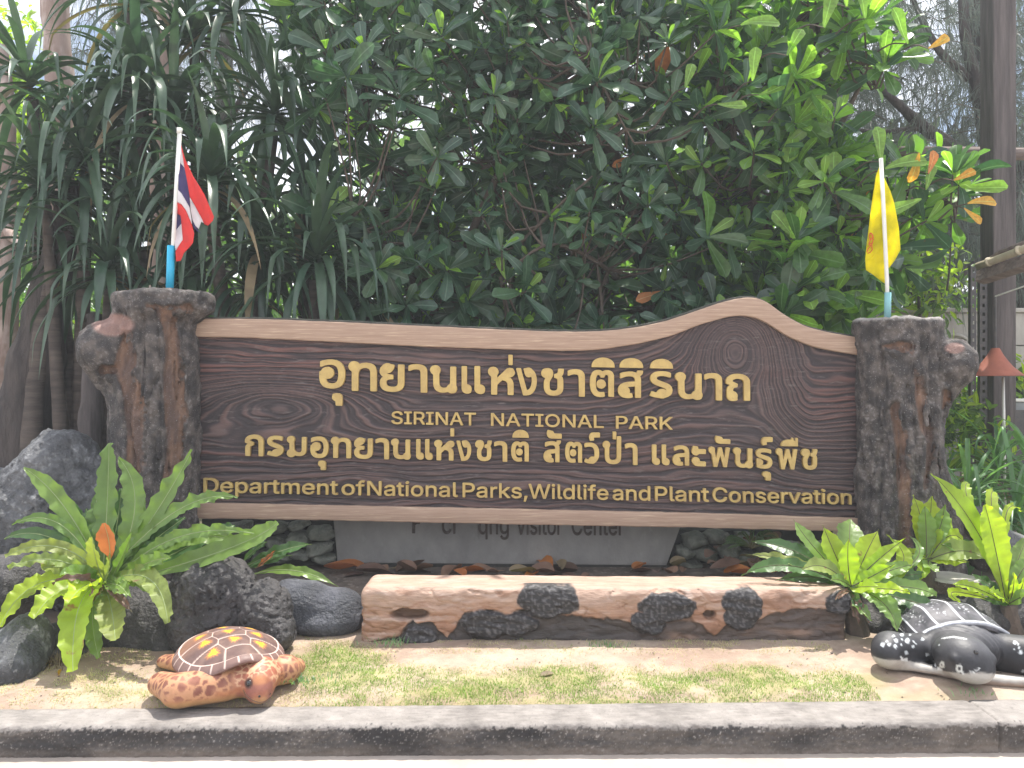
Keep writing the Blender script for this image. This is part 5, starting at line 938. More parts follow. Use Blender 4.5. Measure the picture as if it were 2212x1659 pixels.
# shell: domed carapace with scutes, white seams, sunbursts and a scalloped rim
def shell_mesh(La, Lb, H, rim_fn, seeds, paint, place, NR=110, NT=260, skirt=0.018):
    r = np.concatenate([np.linspace(0, 1, NR) ** 0.9, [1.005, 0.985, 0.93]]); th = np.linspace(0, 2 * math.pi, NT, endpoint=False)
    R, Th = np.meshgrid(r, th, indexing='ij')
    a = R * np.cos(Th); b = R * np.sin(Th)
    rim = rim_fn(Th)
    z = rim + (H - rim * 0.0) * np.maximum(1 - np.minimum(R, 1) ** 2.1, 0) ** 0.72
    z = z - (rim - rim_fn(0 * Th + 1.6)) * (1 - np.minimum(R, 1) ** 3)
    z = z + 0.006 * sst(0.86, 0.9, R) - 0.0
    k = np.array([0] * NR + [0.4, 1.0, 1.0]) * skirt
    z = z - k[:, None]
    f1 = np.full(R.shape, 9.0); f2 = f1.copy(); who = np.zeros(R.shape, int)
    for i, (sa, sb) in enumerate(seeds):
        d = np.hypot(a - sa, (b - sb) * 1.0); m = d < f1
        f2 = np.where(m, f1, np.minimum(f2, d)); who = np.where(m, i, who); f1 = np.where(m, d, f1)
    seam = sst(0.035, 0.012, f2 - f1) * (R < 0.885)
    z = z - 0.004 * seam
    c = paint(R, Th, a, b, f1, f2, who)
    W = place(a * La, b * Lb, z)
    idx = np.arange(R.size).reshape(R.shape); nxt = np.roll(idx, -1, axis=1)
    Fq = np.stack([idx[:-1], idx[1:], nxt[1:], nxt[:-1]], -1).reshape(-1, 4)
    return npmesh('shell', W.reshape(-1, 3), Fq, True, c.reshape(-1, 3))
seeds = [(-0.74, 0), (-0.38, 0), (0.0, 0.0), (0.37, 0), (0.72, 0), (-0.56, 0.52), (-0.2, 0.56), (0.18, 0.56), (0.54, 0.50), (-0.56, -0.52), (-0.2, -0.56), (0.18, -0.56), (0.54, -0.50)]
def paint1(R, Th, a, b, f1, f2, who):
    n = fbm(a * 5, b * 5, 2, 3)
    c = lerp((0.125, 0.075, 0.068), (0.185, 0.115, 0.095), sst(-0.3, 0.4, n))
    c = lerp(c, (0.36, 0.17, 0.09), sst(-0.1, -0.6, b) * sst(0.3, -0.2, a) * 0.4)
    sx = np.array([s_[0] for s_ in seeds])[who] ; sy = np.array([s_[1] for s_ in seeds])[who]
    da = a - (sx - 0.05); db = b - (sy * 0.86)
    rr_ = np.hypot(da, db); ph_ = np.arctan2(db, da)
    keep_ = np.isin(who, [1, 2, 3, 6, 7, 8, 10, 11, 12]); burst = np.where(keep_, 0.028, -0.4) + 0.05 * np.abs(np.sin(ph_ * 6.5 + who)) + 0.02 * np.sin(ph_ * 3 + who)
    c = lerp(c, (0.55, 0.22, 0.07), sst(burst + 0.075, burst + 0.01, rr_) * 0.75 * (R < 0.84) * (b < 0.75))
    c = lerp(c, (0.80, 0.50, 0.03), sst(burst + 0.012, burst - 0.012, rr_) * (R < 0.84) * (b < 0.75))
    c = lerp(c, (0.56, 0.44, 0.38), 0.9 * sst(0.030, 0.012, f2 - f1) * (R < 0.885))
    edge = R > 0.885
    c = lerp(c, (0.19, 0.115, 0.10), edge * 1.0)
    tick = np.abs((Th * 26 / (2 * math.pi)) % 1 - 0.5)
    c = lerp(c, (0.66, 0.52, 0.46), np.clip(sst(0.06, 0.03, np.abs(tick)) * edge * (R < 1.0) + sst(0.015, 0.007, np.abs(R - 0.885)), 0, 1))
    return lerp(c, (0.16, 0.08, 0.06), (R > 1.0) * 1.0)
rim1 = lambda Th: 0.122 + 0.042 * np.exp(-(((Th + math.pi) % (2 * math.pi) - math.pi) / 0.42) ** 2) - 0.012 * np.exp(-((np.abs((Th + math.pi) % (2 * math.pi) - math.pi) - 0.95) / 0.35) ** 2) + 0.012 * np.cos(Th * 2)
me = shell_mesh(0.305, 0.250, 0.122, rim1, seeds, paint1, lambda a, b, z: tC + a[..., None] * hd + b[..., None] * sd + z[..., None] * np.array([0, 0, 1.0]))
link('shell', me, M['turtle'], turtle)

mp_ = [march(t1_fn, *k3(a, b)) for a, b in ((1395, 1075), (1420, 1130), (1470, 1185), (1540, 1225), (1620, 1245), (1700, 1225), (1760, 1180))]
MB().tube(spline([tuple(q) for q in mp_], 24), 0.0022, 5).build('mouth_line', M['leaf_brown'], turtle, True)
turtle.scale = (0.95, 0.95, 0.97)

# ================================================================== BLACK TURTLE
bg_ = 0.145
bh = np.array([2.055, 3.53, 0.258])
def t2_fn(p):
    x, y, z = p[..., 0], p[..., 1], p[..., 2]
    head = ell(p, bh, (0.118, 0.135, 0.098))
    muz = ell(p, bh + np.array([0.012, -0.06, -0.035]), (0.085, 0.085, 0.062))
    d = smin(head, muz, 0.03)
    neck = ell(p, (2.145, 3.70, 0.245), (0.175, 0.15, 0.108))
    rr_ = np.hypot(x - 2.06, z - 0.25)
    neck = neck - 0.0035 * np.sin((rr_ + (y - 3.5) * 0.6) * 160) * sst(0.05, 0.0, np.abs(neck))
    d = smin(d, neck, 0.022)
    body = ell(p, (2.19, 4.05, 0.19), (0.235, 0.36, 0.10))
    d = smin(d, body, 0.05)
    lf = smin(cap(p, (2.03, 3.74, 0.222), (1.80, 3.68, 0.235), 0.072, 0.076), cap(p, (1.80, 3.68, 0.238), (1.765, 3.64, 0.235), 0.080, 0.070), 0.03)
    lf2 = cap(p, (1.82, 3.66, 0.180), (2.04, 3.56, 0.165), 0.032, 0.028, 0.7)
    rf = smin(cap(p, (2.30, 3.72, 0.215), (2.50, 3.60, 0.215), 0.09, 0.098), cap(p, (2.50, 3.60, 0.215), (2.82, 3.42, 0.20), 0.098, 0.075), 0.03)
    rf2 = cap(p, (2.12, 3.52, 0.158), (2.75, 3.42, 0.150), 0.032, 0.034, 0.8)
    d = smin(d, smin(smin(lf, lf2, 0.04), smin(rf, rf2, 0.05), 0.02), 0.035)
    rear = smin(cap(p, (2.05, 4.2, 0.2), (1.9, 4.45, 0.16), 0.08, 0.05), cap(p, (2.4, 4.2, 0.2), (2.6, 4.45, 0.16), 0.08, 0.05), 0.01)
    d = smin(d, rear, 0.03)
    for ex in (-1, 1):                       # brow bumps
        d = smin(d, ell(p, bh + np.array([0.082 * ex, -0.075, 0.015]), (0.022, 0.03, 0.024)), 0.012)
    return np.maximum(d, bg_ - 0.02 - z)
V, Q = snets(t2_fn, (1.62, 3.26, 0.12), (2.98, 4.52, 0.42), 0.008)
x, y, z = V[:, 0], V[:, 1], V[:, 2]
n = fbm(x * 10, y * 10, z * 10, 3)
c = lerp((0.024, 0.024, 0.028), (0.050, 0.050, 0.056), sst(-0.3, 0.4, n))
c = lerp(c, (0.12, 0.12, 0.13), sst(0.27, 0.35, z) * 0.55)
uu_, vv_ = UV(V)
line = np.interp(uu_, [1890, 1905, 1960, 2000, 2040, 2075, 2120, 2150, 2212, 2300, 2400], [1418, 1424, 1427, 1436, 1450, 1455, 1453, 1456, 1464, 1474, 1480])
wl_ = sst(-1.5, 1.5, vv_ - line) * (y < 3.80)
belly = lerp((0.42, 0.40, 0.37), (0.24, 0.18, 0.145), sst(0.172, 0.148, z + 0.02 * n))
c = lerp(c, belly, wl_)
def k4(x_, y_): return 1843.3 + x_ * .16666, 1275.5 + y_ * .16666
spots = [(520,585,22),(630,575,32),(735,575,18),(430,660,18),(380,705,38),(465,700,26),(555,650,34),(540,722,32),(628,628,18),(620,702,20),(700,650,46),(785,660,14),(815,690,14),(775,728,26),(688,808,34),(900,632,24),(940,648,8),(897,690,9),(992,748,9),(910,795,8),(952,832,28),(1115,712,14),(1015,790,6),(2095,675,34),(2140,700,20),(2170,805,40),(2200,1045,30),(2150,740,20),(2080,760,12)]
for (sx_, sy_, sr) in spots:
    a, b_ = k4(sx_, sy_)
    c = lerp(c, (0.58, 0.62, 0.64), sst(1.12, 0.85, np.hypot(uu_ - a, (vv_ - b_) * 0.95) / (sr * .16666 * 0.72)) * (y < 3.9))
def ring(c, x_, y_, ro, ri, colr=(0.62, 0.64, 0.62)):
    a, b_ = k4(x_, y_); q = np.hypot((uu_ - a), (vv_ - b_) * 0.8) / .16666
    return lerp(c, colr, sst(ro + 5, ro - 5, q) * sst(ri - 5, ri + 5, q) * (y < 3.7))
c = ring(c, 1372, 1012, 44, 20); c = ring(c, 1147, 965, 34, 12)
for pts in ([(1400, 1040, 10), (1425, 1085, 10)], [(1130, 980, 10), (1100, 1010, 14), (1150, 1030, 8)], [(1045, 915, 6), (1070, 985, 9)], [(1525, 1048, 7), (1600, 1050, 6)], [(1550, 1070, 6), (1640, 1010, 6)], [(620, 865, 10), (640, 900, 16), (690, 895, 14)], [(1150, 620, 5), (1300, 600, 8), (1470, 630, 7)]):
    q = [(k4(a, b_) + (r_ * .16666,)) for a, b_, r_ in pts]
    c = lerp(c, (0.66, 0.68, 0.68), sst(0.8, -0.5, polyd(uu_, vv_, q)) * (y < 3.8))
t2 = empty('turtle_figure', (2.2, 3.8, bg_), 'black painted turtle figure with white spots and white-lined shell, at the right edge', 'statue', 'painted turtle figures on the lawn')
link('body', npmesh('body', V, Q, True, c), M['turtle'], t2)
disc_on(t2_fn, *k4(1590, 800), 0.010, 'eye', M['gloss'], t2, 0.8)
# ridged shell
NS, NTT = 220, 110
s_ = np.linspace(-1, 1, NS); t_ = np.concatenate([[-0.035, -0.02], np.linspace(0, 1, NTT)])
Sg, Tg = np.meshgrid(s_, t_, indexing='ij')
ang = Sg * 1.42
nr = 5.4
kk = (Sg * nr / 2 + 0.15); cusp = np.abs((kk % 1) - 0.5) * 2              # 1 at ridges
w = np.maximum(1 - np.maximum(Tg, 0) ** 2.2, 0.0) ** 0.6
rr_ = 1 + 0.055 * (cusp - 0.35) * (0.35 + 0.65 * sst(0, 0.3, Tg))
Xs = 2.185 + 0.238 * np.sin(ang) * w * rr_
Zs = bg_ + 0.03 + 0.238 * (0.80 + 0.20 * sst(0.0, 0.3, Tg)) * np.cos(Sg * 1.18) * w * rr_
Ys = 3.70 + 0.60 * np.maximum(Tg, 0) + 0.05 * Sg ** 2 - 0.016 * cusp * sst(0.1, 0, Tg)
Zs = Zs - 0.03 * (Tg < 0) * (Tg / -0.035); 
V = np.stack([Xs, Ys, Zs], -1)
n = fbm(Sg * 6, Tg * 12, 1, 3)
c = lerp((0.060, 0.060, 0.070), (0.115, 0.11, 0.125), sst(-0.3, 0.4, n))
white = np.clip(sst(0.88, 0.95, cusp) * (Tg > 0) + sst(0.024, 0.012, np.abs(Tg - 0.008)) + sst(0.985, 0.995, np.abs(Sg)), 0, 1)
fleck = sst(0.30, 0.45, pn(Sg * 22, Tg * 60, 3)) * sst(0.6, 0.3, cusp) * sst(0.08, 0.16, Tg)
c = lerp(c, (0.66, 0.68, 0.72), np.clip(white + 0.7 * fleck, 0, 1))
idx = np.arange(Sg.size).reshape(Sg.shape)
Fq = np.stack([idx[:-1, :-1], idx[1:, :-1], idx[1:, 1:], idx[:-1, 1:]], -1).reshape(-1, 4)
link('shell', npmesh('shell', V.reshape(-1, 3), Fq, True, c.reshape(-1, 3)), M['turtle'], t2)

# ================================================================== FLAGS
def k5(x, y): return 294.9 + x * .2444, 258 + y * .2444
def k6(x, y): return 1806.4 + x * .2444, 309.7 + y * .2444
def cloth(name, polys, mats, kk_, depth, parent):
    """polys: list of (points, material index, layer); subdivided sheets with soft folds and thickness"""
    import bmesh
    bm = bmesh.new()
    for pts, mi, lay in polys:
        vs = [bm.verts.new(P(*kk_(*q), 5.0)) for q in pts]
        f_ = bm.faces.new(vs); f_.material_index = mi
        geom = bmesh.ops.triangulate(bm, faces=[f_])['faces']
        for _ in range(3):
            ed = list({e for g in geom if g.is_valid for e in g.edges})
            r = bmesh.ops.subdivide_edges(bm, edges=ed, cuts=1, use_grid_fill=True)
            fs = set()
            for v_ in {v_ for e in ed if e.is_valid for v_ in e.verts} | {g for g in r['geom'] if isinstance(g, bmesh.types.BMVert)}:
                fs |= set(v_.link_faces)
            geom = list(fs)
        for v_ in {v_ for g in geom for v_ in g.verts}:
            y_ = 5.0 + depth(v_.co.x, v_.co.z) + lay; k_ = y_ / 5.0; v_.co = (v_.co.x * k_, y_, EYE + (v_.co.z - EYE) * k_)
    bmesh.ops.recalc_face_normals(bm, faces=bm.faces)
    me = bpy.data.meshes.new(name); bm.to_mesh(me); bm.free()
    for m_ in mats: me.materials.append(m_)
    me.polygons.foreach_set('use_smooth', [True] * len(me.polygons))
    o = link(name, me, None, parent)
    return o
FX = P(380, 500, 5.0)
fl1 = empty('national_flag', (P(366, 632, 5).x, 5.0, P(0, 640, 5).z), 'torn red, white and blue striped flag on a white pole in a bright blue sleeve', 'flag')
MB().tube([P(366, 640, 5.0), P(370, 531, 5.0)], 0.0245, 16).build('sleeve', M['blue'], fl1, True)
MB().tube([P(368, 600, 5.0), P(374, 530, 5.0), P(388, 284, 5.0)], 0.0135, 12).build('pole', M['white'], fl1, True)
MB().tube([P(387.6, 288, 5.0), P(388, 277, 5.0)], 0.0175, 12).build('pole_cap', M['white'], fl1, True)
def dep1(x, z): return 0.02 * math.sin((x + 0.25 * z) * 40) + 0.01 * math.sin(z * 18)
polys = [([(385,200),(400,240),(430,350),(500,500),(600,660),(685,860),(675,895),(630,940),(600,925),(580,880),(520,770),(470,680),(450,560),(425,430),(405,300)], 0, 0.0),
 ([(380,230),(385,200),(405,300),(425,430),(400,400),(378,380)], 1, 0.004),
 ([(378,380),(400,400),(425,430),(450,560),(470,680),(470,780),(425,700),(395,650),(368,622),(370,500)], 2, 0.004),
 ([(368,622),(395,650),(425,700),(470,780),(485,880),(490,930),(465,870),(440,810),(400,750),(362,732)], 1, 0.004),
 ([(362,732),(400,755),(440,810),(465,870),(490,930),(510,1010),(500,1090),(470,1130),(420,1180),(390,1250),(350,1255),(345,1165),(360,1140),(410,1065),(455,990),(445,930),(430,885),(390,850),(355,830)], 0, 0.0),
 ([(355,830),(390,850),(430,885),(390,930),(345,985)], 2, 0.002),
 ([(345,985),(390,930),(430,885),(445,930),(455,990),(410,1065),(360,1140),(345,1160),(338,1080)], 1, 0.002),
 ([(470,690),(520,770),(580,880),(598,915),(565,905),(555,945),(540,930),(550,970),(520,940),(495,890),(478,800)], 1, 0.012),
 ([(486,870),(520,940),(545,985),(572,1008),(530,985),(500,945)], 2, 0.016)]
o = cloth('flag_cloth', polys, [M['flag_red'], M['flag_white'], M['flag_blue']], k5, dep1, fl1)
md = o.modifiers.new('thickness', 'SOLIDIFY'); md.thickness = 0.0015
fl2 = empty('yellow_flag', (P(1918, 685, 5).x, 5.0, P(0, 690, 5).z), 'plain yellow flag with a small orange emblem on a white pole, pale blue sleeve', 'flag')
MB().tube([P(1917, 692, 5.0), P(1918, 632, 5.0)], 0.021, 16).build('sleeve', M['pale_blue'], fl2, True)
MB().tube([P(1917, 660, 5.0), P(1916, 610, 5.0), P(1911, 500, 5.0), P(1903, 342, 5.0)], 0.0125, 12).build('pole', M['white'], fl2, True)
def dep2(x, z): return 0.045 + 0.022 * math.sin((x * 0.9 + 0.2 * z) * 30)
polys = [([(380,210),(405,270),(410,400),(425,700),(435,960),(430,1040),(262,1120),(256,1020),(268,900),(290,720),(320,480),(352,280)], 0, 0.0),
 ([(405,270),(430,320),(478,420),(510,520),(552,740),(568,940),(520,1030),(465,1105),(440,1080),(432,960),(420,700),(410,420)], 0, 0.010),
 ([(262,1120),(256,1030),(300,1020),(360,960),(430,900),(440,1080),(428,1238),(390,1215),(330,1165)], 0, -0.006)]
o = cloth('flag_cloth', polys, [M['flag_yellow']], k6, dep2, fl2)
md = o.modifiers.new('thickness', 'SOLIDIFY'); md.thickness = 0.001
b = MB()
def fold2(u_, v_, off=-0.014):
    q = P(u_, v_, 5.0); return P(u_, v_, 5.0 + dep2(q.x, q.z) + off)
for pts in ([(305,790),(322,810),(326,850),(315,890),(318,940),(300,965),(280,970)], [(300,790),(292,830),(305,850),(290,880),(305,905),(283,930),(272,960)], [(292,850),(320,845)], [(288,900),(312,880)], [(296,800),(312,800),(320,830),(308,845),(294,835)]):
    q = [fold2(*k6(x_, y_)) for x_, y_ in pts]; b.tube(q, 0.0035, 5, 0.2)
b.build('emblem', M['emblem'], fl2)

# ================================================================== FERNS
FERN_MESH = {}
def frond(parent, base, mid, tip, wpx, mt, seed=0, nrm=(0, -0.75, 0.65), ruff=1.0, fold=0.25, name='frond', rib='midrib', twist=0.0, blunt=0.0):
    """strap-shaped ruffled frond through base, mid, tip (u, v, Y)"""
    B, Mi, Tp = (P(*q) for q in (base, mid, tip))
    Cc = Mi * 2 - (B + Tp) * 0.5
    n = 34; K = 8
    w = wpx / F * mid[2]
    V = []; r_ = random.Random(seed); ph1, ph2 = r_.uniform(0, 6), r_.uniform(0, 6)
    L = (Mi - B).length + (Tp - Mi).length
    nw = max(2, L / 0.105)
    N0 = Vector(nrm).normalized()
    for i in range(n + 1):
        t = i / n
        p = B * (1 - t) ** 2 + Cc * 2 * t * (1 - t) + Tp * t * t
        T_ = ((Cc - B) * (1 - t) + (Tp - Cc) * t).normalized()
        side = T_.cross(N0)
        if side.length < 0.15: side = T_.cross(Vector((0, 0, 1)))
        side.normalize(); N = side.cross(T_).normalized()
        if N.dot(N0) < 0: N = -N
        a = twist * t; side, N = side * math.cos(a) + N * math.sin(a), N * math.cos(a) - side * math.sin(a)
        prof_ = (0.16 + 0.84 * float(sst(0.0, 0.42, t))) * (1 - (1 - blunt) * float(sst(0.62, 1.0, t)) ** 1.5) * (1 if t < 0.97 else 0.6)
        for k in range(K + 1):
            s = -1 + 2 * k / K
            hw = w * prof_ * (1 + 0.07 * math.sin(nw * t * 6.28 + ph1 + (2.2 if s > 0 else 0)) * abs(s) + 0.05 * math.sin(nw * 2.7 * t * 6.28 + ph2 * 3 + s) * abs(s))
            am = 0.55 + 0.45 * math.sin(t * 9.7 + ph2 * 2 + (1.7 if s < 0 else 0)); ru = 0.013 * am * ruff * (abs(s) ** 2) * math.sin(nw * t * 6.28 + (ph1 if s < 0 else ph2)) + 0.006 * ruff * abs(s) * math.sin(nw * 2.3 * t * 6.28 + ph2)
            V.append(p + side * hw * s * 0.5 + N * (abs(s) * hw * 0.5 * fold + ru * min(1, 0.3 + t * 2)))
    Fc = []; mi = []
    for i in range(n):
        for k in range(K):
            a = i * (K + 1) + k; Fc.append((a, a + 1, a + K + 2, a + K + 1)); mi.append(0)
    nb = len(V)
    for i in range(n + 1):                     # midrib standing proud on both faces
        t = i / n; c_ = i * (K + 1) + K // 2
        q = V[c_]; a = V[c_ - 1]; b_ = V[c_ + 1]
        s_ = (b_ - a).normalized(); N = s_.cross(V[min(i + 1, n) * (K + 1) + K // 2] - V[max(i - 1, 0) * (K + 1) + K // 2]).normalized()
        rw = 0.0035 * (1.1 - t * 0.7)
        for dx_, dz_ in ((-1, 0), (0, 1), (1, 0), (0, -1)): V.append(q + s_ * rw * dx_ + N * rw * dz_)
    for i in range(n):
        for k in range(4):
            a = nb + i * 4 + k; b_ = nb + i * 4 + (k + 1) % 4; Fc.append((a, b_, b_ + 4, a + 4)); mi.append(1)
    me = npmesh('frond', [tuple(q) for q in V], Fc, True, None, mi)
    me.materials.append(M[mt]); me.materials.append(M[rib])
    return link(name, me, None, parent)
def kA(x, y, Y): return (x * .4444, 921.6 + y * .4444, Y)
fa = empty('birds_nest_fern', P(228, 1275, 3.98), "large bird's nest fern with one orange dead frond, left of the orange turtle", 'fern', "bird's nest ferns around the sign")
Bs = (512, 765)
LA = [((530,80),(520,400),92,'fern',4.12,1.0,0.5),((575,150),(655,400),95,'fern',4.08,1,0.1),((935,112),(750,430),88,'fern',4.05,1,0.15),((1155,345),(850,415),62,'fern',4.0,1.4,0.1),
 ((115,200),(320,400),82,'fern',4.02,0.7,0.2),((60,478),(300,480),48,'fern',3.9,0.8,0.1),((20,545),(260,545),56,'fern_dark',4.0,0.5,0.3),((25,632),(300,590),58,'fern_old',3.8,1.1,0.3),
 ((40,690),(280,650),52,'fern_old',3.7,1.5,0.2),((0,975),(200,760),92,'fern_lime',3.62,1.2,0.2),((165,935),(310,790),100,'fern_lime',3.6,1.2,0.4),((355,1190),(395,850),125,'fern_lime',3.48,0.8,0.3),
 ((560,1040),(540,880),118,'fern_old',3.6,1.0,0.55),((480,1125),(450,900),95,'fern',3.66,1,0.4),((815,955),(715,735),84,'fern_old',3.62,1.2,0.4),((830,640),(700,670),70,'fern',3.75,0.9,0.2),
 ((1235,520),(860,540),60,'fern',3.95,1.6,0.1),((1350,465),(1090,600),92,'fern',3.98,0.5,0.5),((1190,590),(900,545),80,'fern',4.02,0.8,0.2),((1140,480),(960,560),70,'fern_dark',4.1,0.8,0.2),
 ((450,540),(465,640),66,'fern_old',3.78,0.3,0.3),((535,625),(528,690),52,'fern_old',3.74,0.3,0.3),((640,520),(590,640),48,'fern',3.8,0.3,0.2),((470,330),(480,520),80,'fern',4.1,0.6,0.3),
 ((660,400),(600,560),85,'fern_dark',4.1,0.6,0.3),((900,440),(740,560),70,'fern_dark',4.1,0.6,0.2),((300,340),(400,500),70,'fern_dark',4.1,0.6,0.3),((180,600),(330,600),60,'fern_dark',4.05,0.6,0.3),
 ((820,560),(690,620),70,'fern_dark',4.0,0.6,0.3),((300,720),(400,720),80,'fern',3.72,1.0,0.4),((620,820),(570,770),70,'fern',3.7,1.2,0.4),((330,860),(420,770),90,'fern_lime',3.6,1.1,0.4),((760,470),(640,600),70,'fern',4.0,0.7,0.2),((590,300),(560,520),80,'fern_dark',4.15,0.6,0.3),((420,400),(460,560),70,'fern_dark',4.1,.5,.3),((700,330),(640,520),80,'fern',4.1,.6,.2),((820,380),(690,560),70,'fern_dark',4.12,.6,.2),((250,440),(360,560),70,'fern_dark',4.08,.6,.2),((200,690),(350,690),70,'fern_old',3.8,1.3,.3),((720,800),(620,740),60,'fern',3.75,1.2,.3),((960,620),(760,640),60,'fern_dark',4.05,.8,.2)]
for i, (tp, mi_, w_, mt_, Yt, rf_, bl_) in enumerate(LA):
    Ym = (3.95 + Yt) / 2
    up_ = tp[1] < 760
    jx = rnd.uniform(-25, 25)
    frond(fa, kA(Bs[0] + jx, Bs[1] + rnd.uniform(-10, 15), 3.93), kA(*mi_, Ym), kA(*tp, Yt), w_ * .4444 * 1.12, mt_, i, ruff=rf_ * 1.3, fold=0.3, nrm=(0, -0.85, 0.5) if up_ else (0, -0.7, 0.7), blunt=max(bl_, 0.55 if mt_ in ('fern_lime', 'fern_old') else 0.25), rib='midrib_pale' if rf_ > 0.25 else 'midrib')
o = frond(fa, kA(535, 650, 3.8), kA(530, 560, 3.76), kA(505, 468, 3.72), 90 * .4444, 'leaf_orange', 77, ruff=0.2, fold=0.5, blunt=0.4, rib='midrib_pale'); o['label'] = 'dead orange-brown frond'
b = MB(); q = P(228, 1262, 3.98); b.tube([q - Vector((0, 0, .14)), q, q + Vector((0, -0.01, 0.05))], [.05, .055, .03], 12, .2, 4).build('root_crown', M['twig'], fa)
for j, (tp, mi_, w_) in enumerate([((430, 880), (470, 820), 40), ((640, 900), (580, 830), 36), ((250, 760), (380, 740), 34)]):
    o = frond(fa, kA(505, 775, 3.86), kA(*mi_, 3.76), kA(*tp, 3.70), w_ * .4444, 'leaf_brown', 600 + j, ruff=1.4, fold=0.9, rib='midrib'); o['label'] = 'withered brown frond'
# small fern behind the black boulder
fb = empty('birds_nest_fern', P(560, 1250, 4.4), "small bird's nest fern with a few fronds, behind the black boulder", 'fern', "bird's nest ferns around the sign")
for i, (bs, mi_, tp, w_, mt_) in enumerate([((1230, 720), (1430, 700), (1645, 778), 52, 'fern'), ((1160, 700), (1350, 610), (1515, 572), 66, 'fern_dark'), ((1150, 690), (1240, 600), (1300, 560), 40, 'fern_dark'), ((1180, 700), (1300, 650), (1420, 625), 50, 'fern_dark'), ((1120, 680), (1080, 560), (1030, 480), 60, 'fern_dark')]):
    frond(fb, kA(*bs, 4.35), kA(*mi_, 4.3), kA(*tp, 4.25), w_ * .4444, mt_, 90 + i, ruff=0.6, rib='midrib_pale')
o = frond(fb, kA(1240, 690, 4.28), kA(1290, 650, 4.27), kA(1340, 600, 4.27), 26 * .4444, 'leaf_orange', 99, ruff=0.5); o['label'] = 'shrivelled orange frond'
# fern at the right end of the bench
def kB(x, y, Y): return (1474.6 + x * .3555, 1069 + y * .3555, Y)
fc = empty('birds_nest_fern', P(1840, 1290, 4.12), "bird's nest fern with upright pointed glowing yellow-green fronds, at the bench's right end", 'fern', "bird's nest ferns around the sign")
LB = [((675,150),(800,320),75,'fern',4.3,0.4,0),((852,185),(930,370),112,'fern_lime',4.22,0.4,0),((1008,262),(1005,420),100,'fern_lime',4.1,0.4,0),((1022,140),(1015,300),128,'fern',4.4,0.2,0),((1192,208),(1100,390),125,'fern_lime',4.22,0.5,0),
 ((1355,262),(1160,420),70,'fern_lime',4.15,0.9,0),((420,285),(720,360),80,'fern_dark',4.35,0.5,.1),((388,364),(680,410),52,'fern_old',4.2,0.8,0),((355,492),(650,430),74,'fern_dark',4.15,0.8,0),((728,455),(870,440),80,'fern_old',4.0,0.4,.2),
 ((1302,828),(1210,650),100,'fern',3.85,1.0,.2),((1150,760),(1050,650),60,'fern',3.9,1.0,.3),((1380,590),(1210,570),62,'fern_lime',3.9,1.0,.2),((1560,700),(1330,630),92,'fern_dark',3.9,0.8,.2),((1545,620),(1360,560),80,'fern',4.0,0.9,.2),
 ((1240,240),(1330,430),76,'fern_lime',4.3,0.8,0),((1200,560),(1080,560),80,'fern_lime',3.95,0.6,.2),((1420,420),(1230,470),70,'fern',4.2,1.1,0),((1350,230),(1410,400),40,'fern',4.35,0.6,0),((1480,480),(1290,500),80,'fern_dark',4.25,0.8,.1),
 ((1100,700),(1030,620),50,'fern_dark',3.95,1,.3),((700,280),(850,420),60,'fern_dark',4.3,.6,0),((560,520),(800,500),60,'fern_dark',4.2,.6,0),((1290,420),(1140,500),70,'fern_lime',4.05,.9,0),((1490,740),(1270,660),90,'fern_dark',3.95,.9,.2),((900,520),(960,520),60,'fern',3.95,.6,.1)]
for i, (tp, mi_, w_, mt_, Yt, rf_, bl_) in enumerate(LB):
    frond(fc, kB(1018 + rnd.uniform(-18, 22), 568 + rnd.uniform(-8, 8), 4.1), kB(*mi_, (4.1 + Yt) / 2), kB(*tp, Yt), w_ * .3555 * 1.25, mt_, 200 + i, ruff=rf_, fold=0.22, blunt=bl_)
b = MB(); q = P(1842, 1275, 4.12); b.tube([(q.x + .02, 4.12, 0.16), (q.x, 4.12, .3), q], [.06, .05, .04], 12, .2, 4).build('root_crown', M['twig'], fc)
for j, (tp, mi_, w_) in enumerate([((1075, 800), (1040, 690), 44), ((1130, 780), (1070, 680), 36), ((930, 640), (970, 600), 30)]):
    o = frond(fc, kB(1018, 590, 4.06), kB(*mi_, 3.98), kB(*tp, 3.92), w_ * .3555, 'leaf_brown', 620 + j, ruff=1.4, fold=0.9, rib='midrib'); o['label'] = 'withered brown frond'
# second clump behind it (low right)
fe = empty('birds_nest_fern', P(1990, 1240, 4.35), "bird's nest fern with two broad upright fronds against the right pillar", 'fern', "bird's nest ferns around the sign")
LE = [((1400,0),(1455,180),105,'fern_lime',4.5,0.9,0),((1512,10),(1500,180),105,'fern_lime',4.5,0.8,.1),((1470,70),(1480,220),90,'fern',4.42,0.6,.2),((1590,60),(1560,210),80,'fern',4.45,.8,.1),((1850,395),(1690,340),120,'fern_old',4.2,0.6,.2),((1720,310),(1620,250),70,'fern_lime',4.4,0.7,0),((1740,410),(1600,395),60,'fern_lime',4.3,.8,.1),((1570,300),(1640,340),60,'fern',4.3,.6,.1),((1330,360),(1420,360),60,'fern_lime',4.3,.9,.1),((1440,520),(1460,440),60,'fern_lime',4.2,.7,.2),((1800,300),(1650,330),80,'fern_dark',4.4,.6,.1),((1640,130),(1570,250),60,'fern_lime',4.45,.6,0),((1560,470),(1500,430),70,'fern',4.2,.8,.2)]
for i, (tp, mi_, w_, mt_, Yt, rf_, bl_) in enumerate(LE):
    frond(fe, kB(1480 + rnd.uniform(-20, 20), 392 + rnd.uniform(-8, 8), 4.36), kB(*mi_, (4.36 + Yt) / 2), kB(*tp, Yt), w_ * .3555 * 1.2, mt_, 300 + i, ruff=rf_, fold=0.22, blunt=bl_)
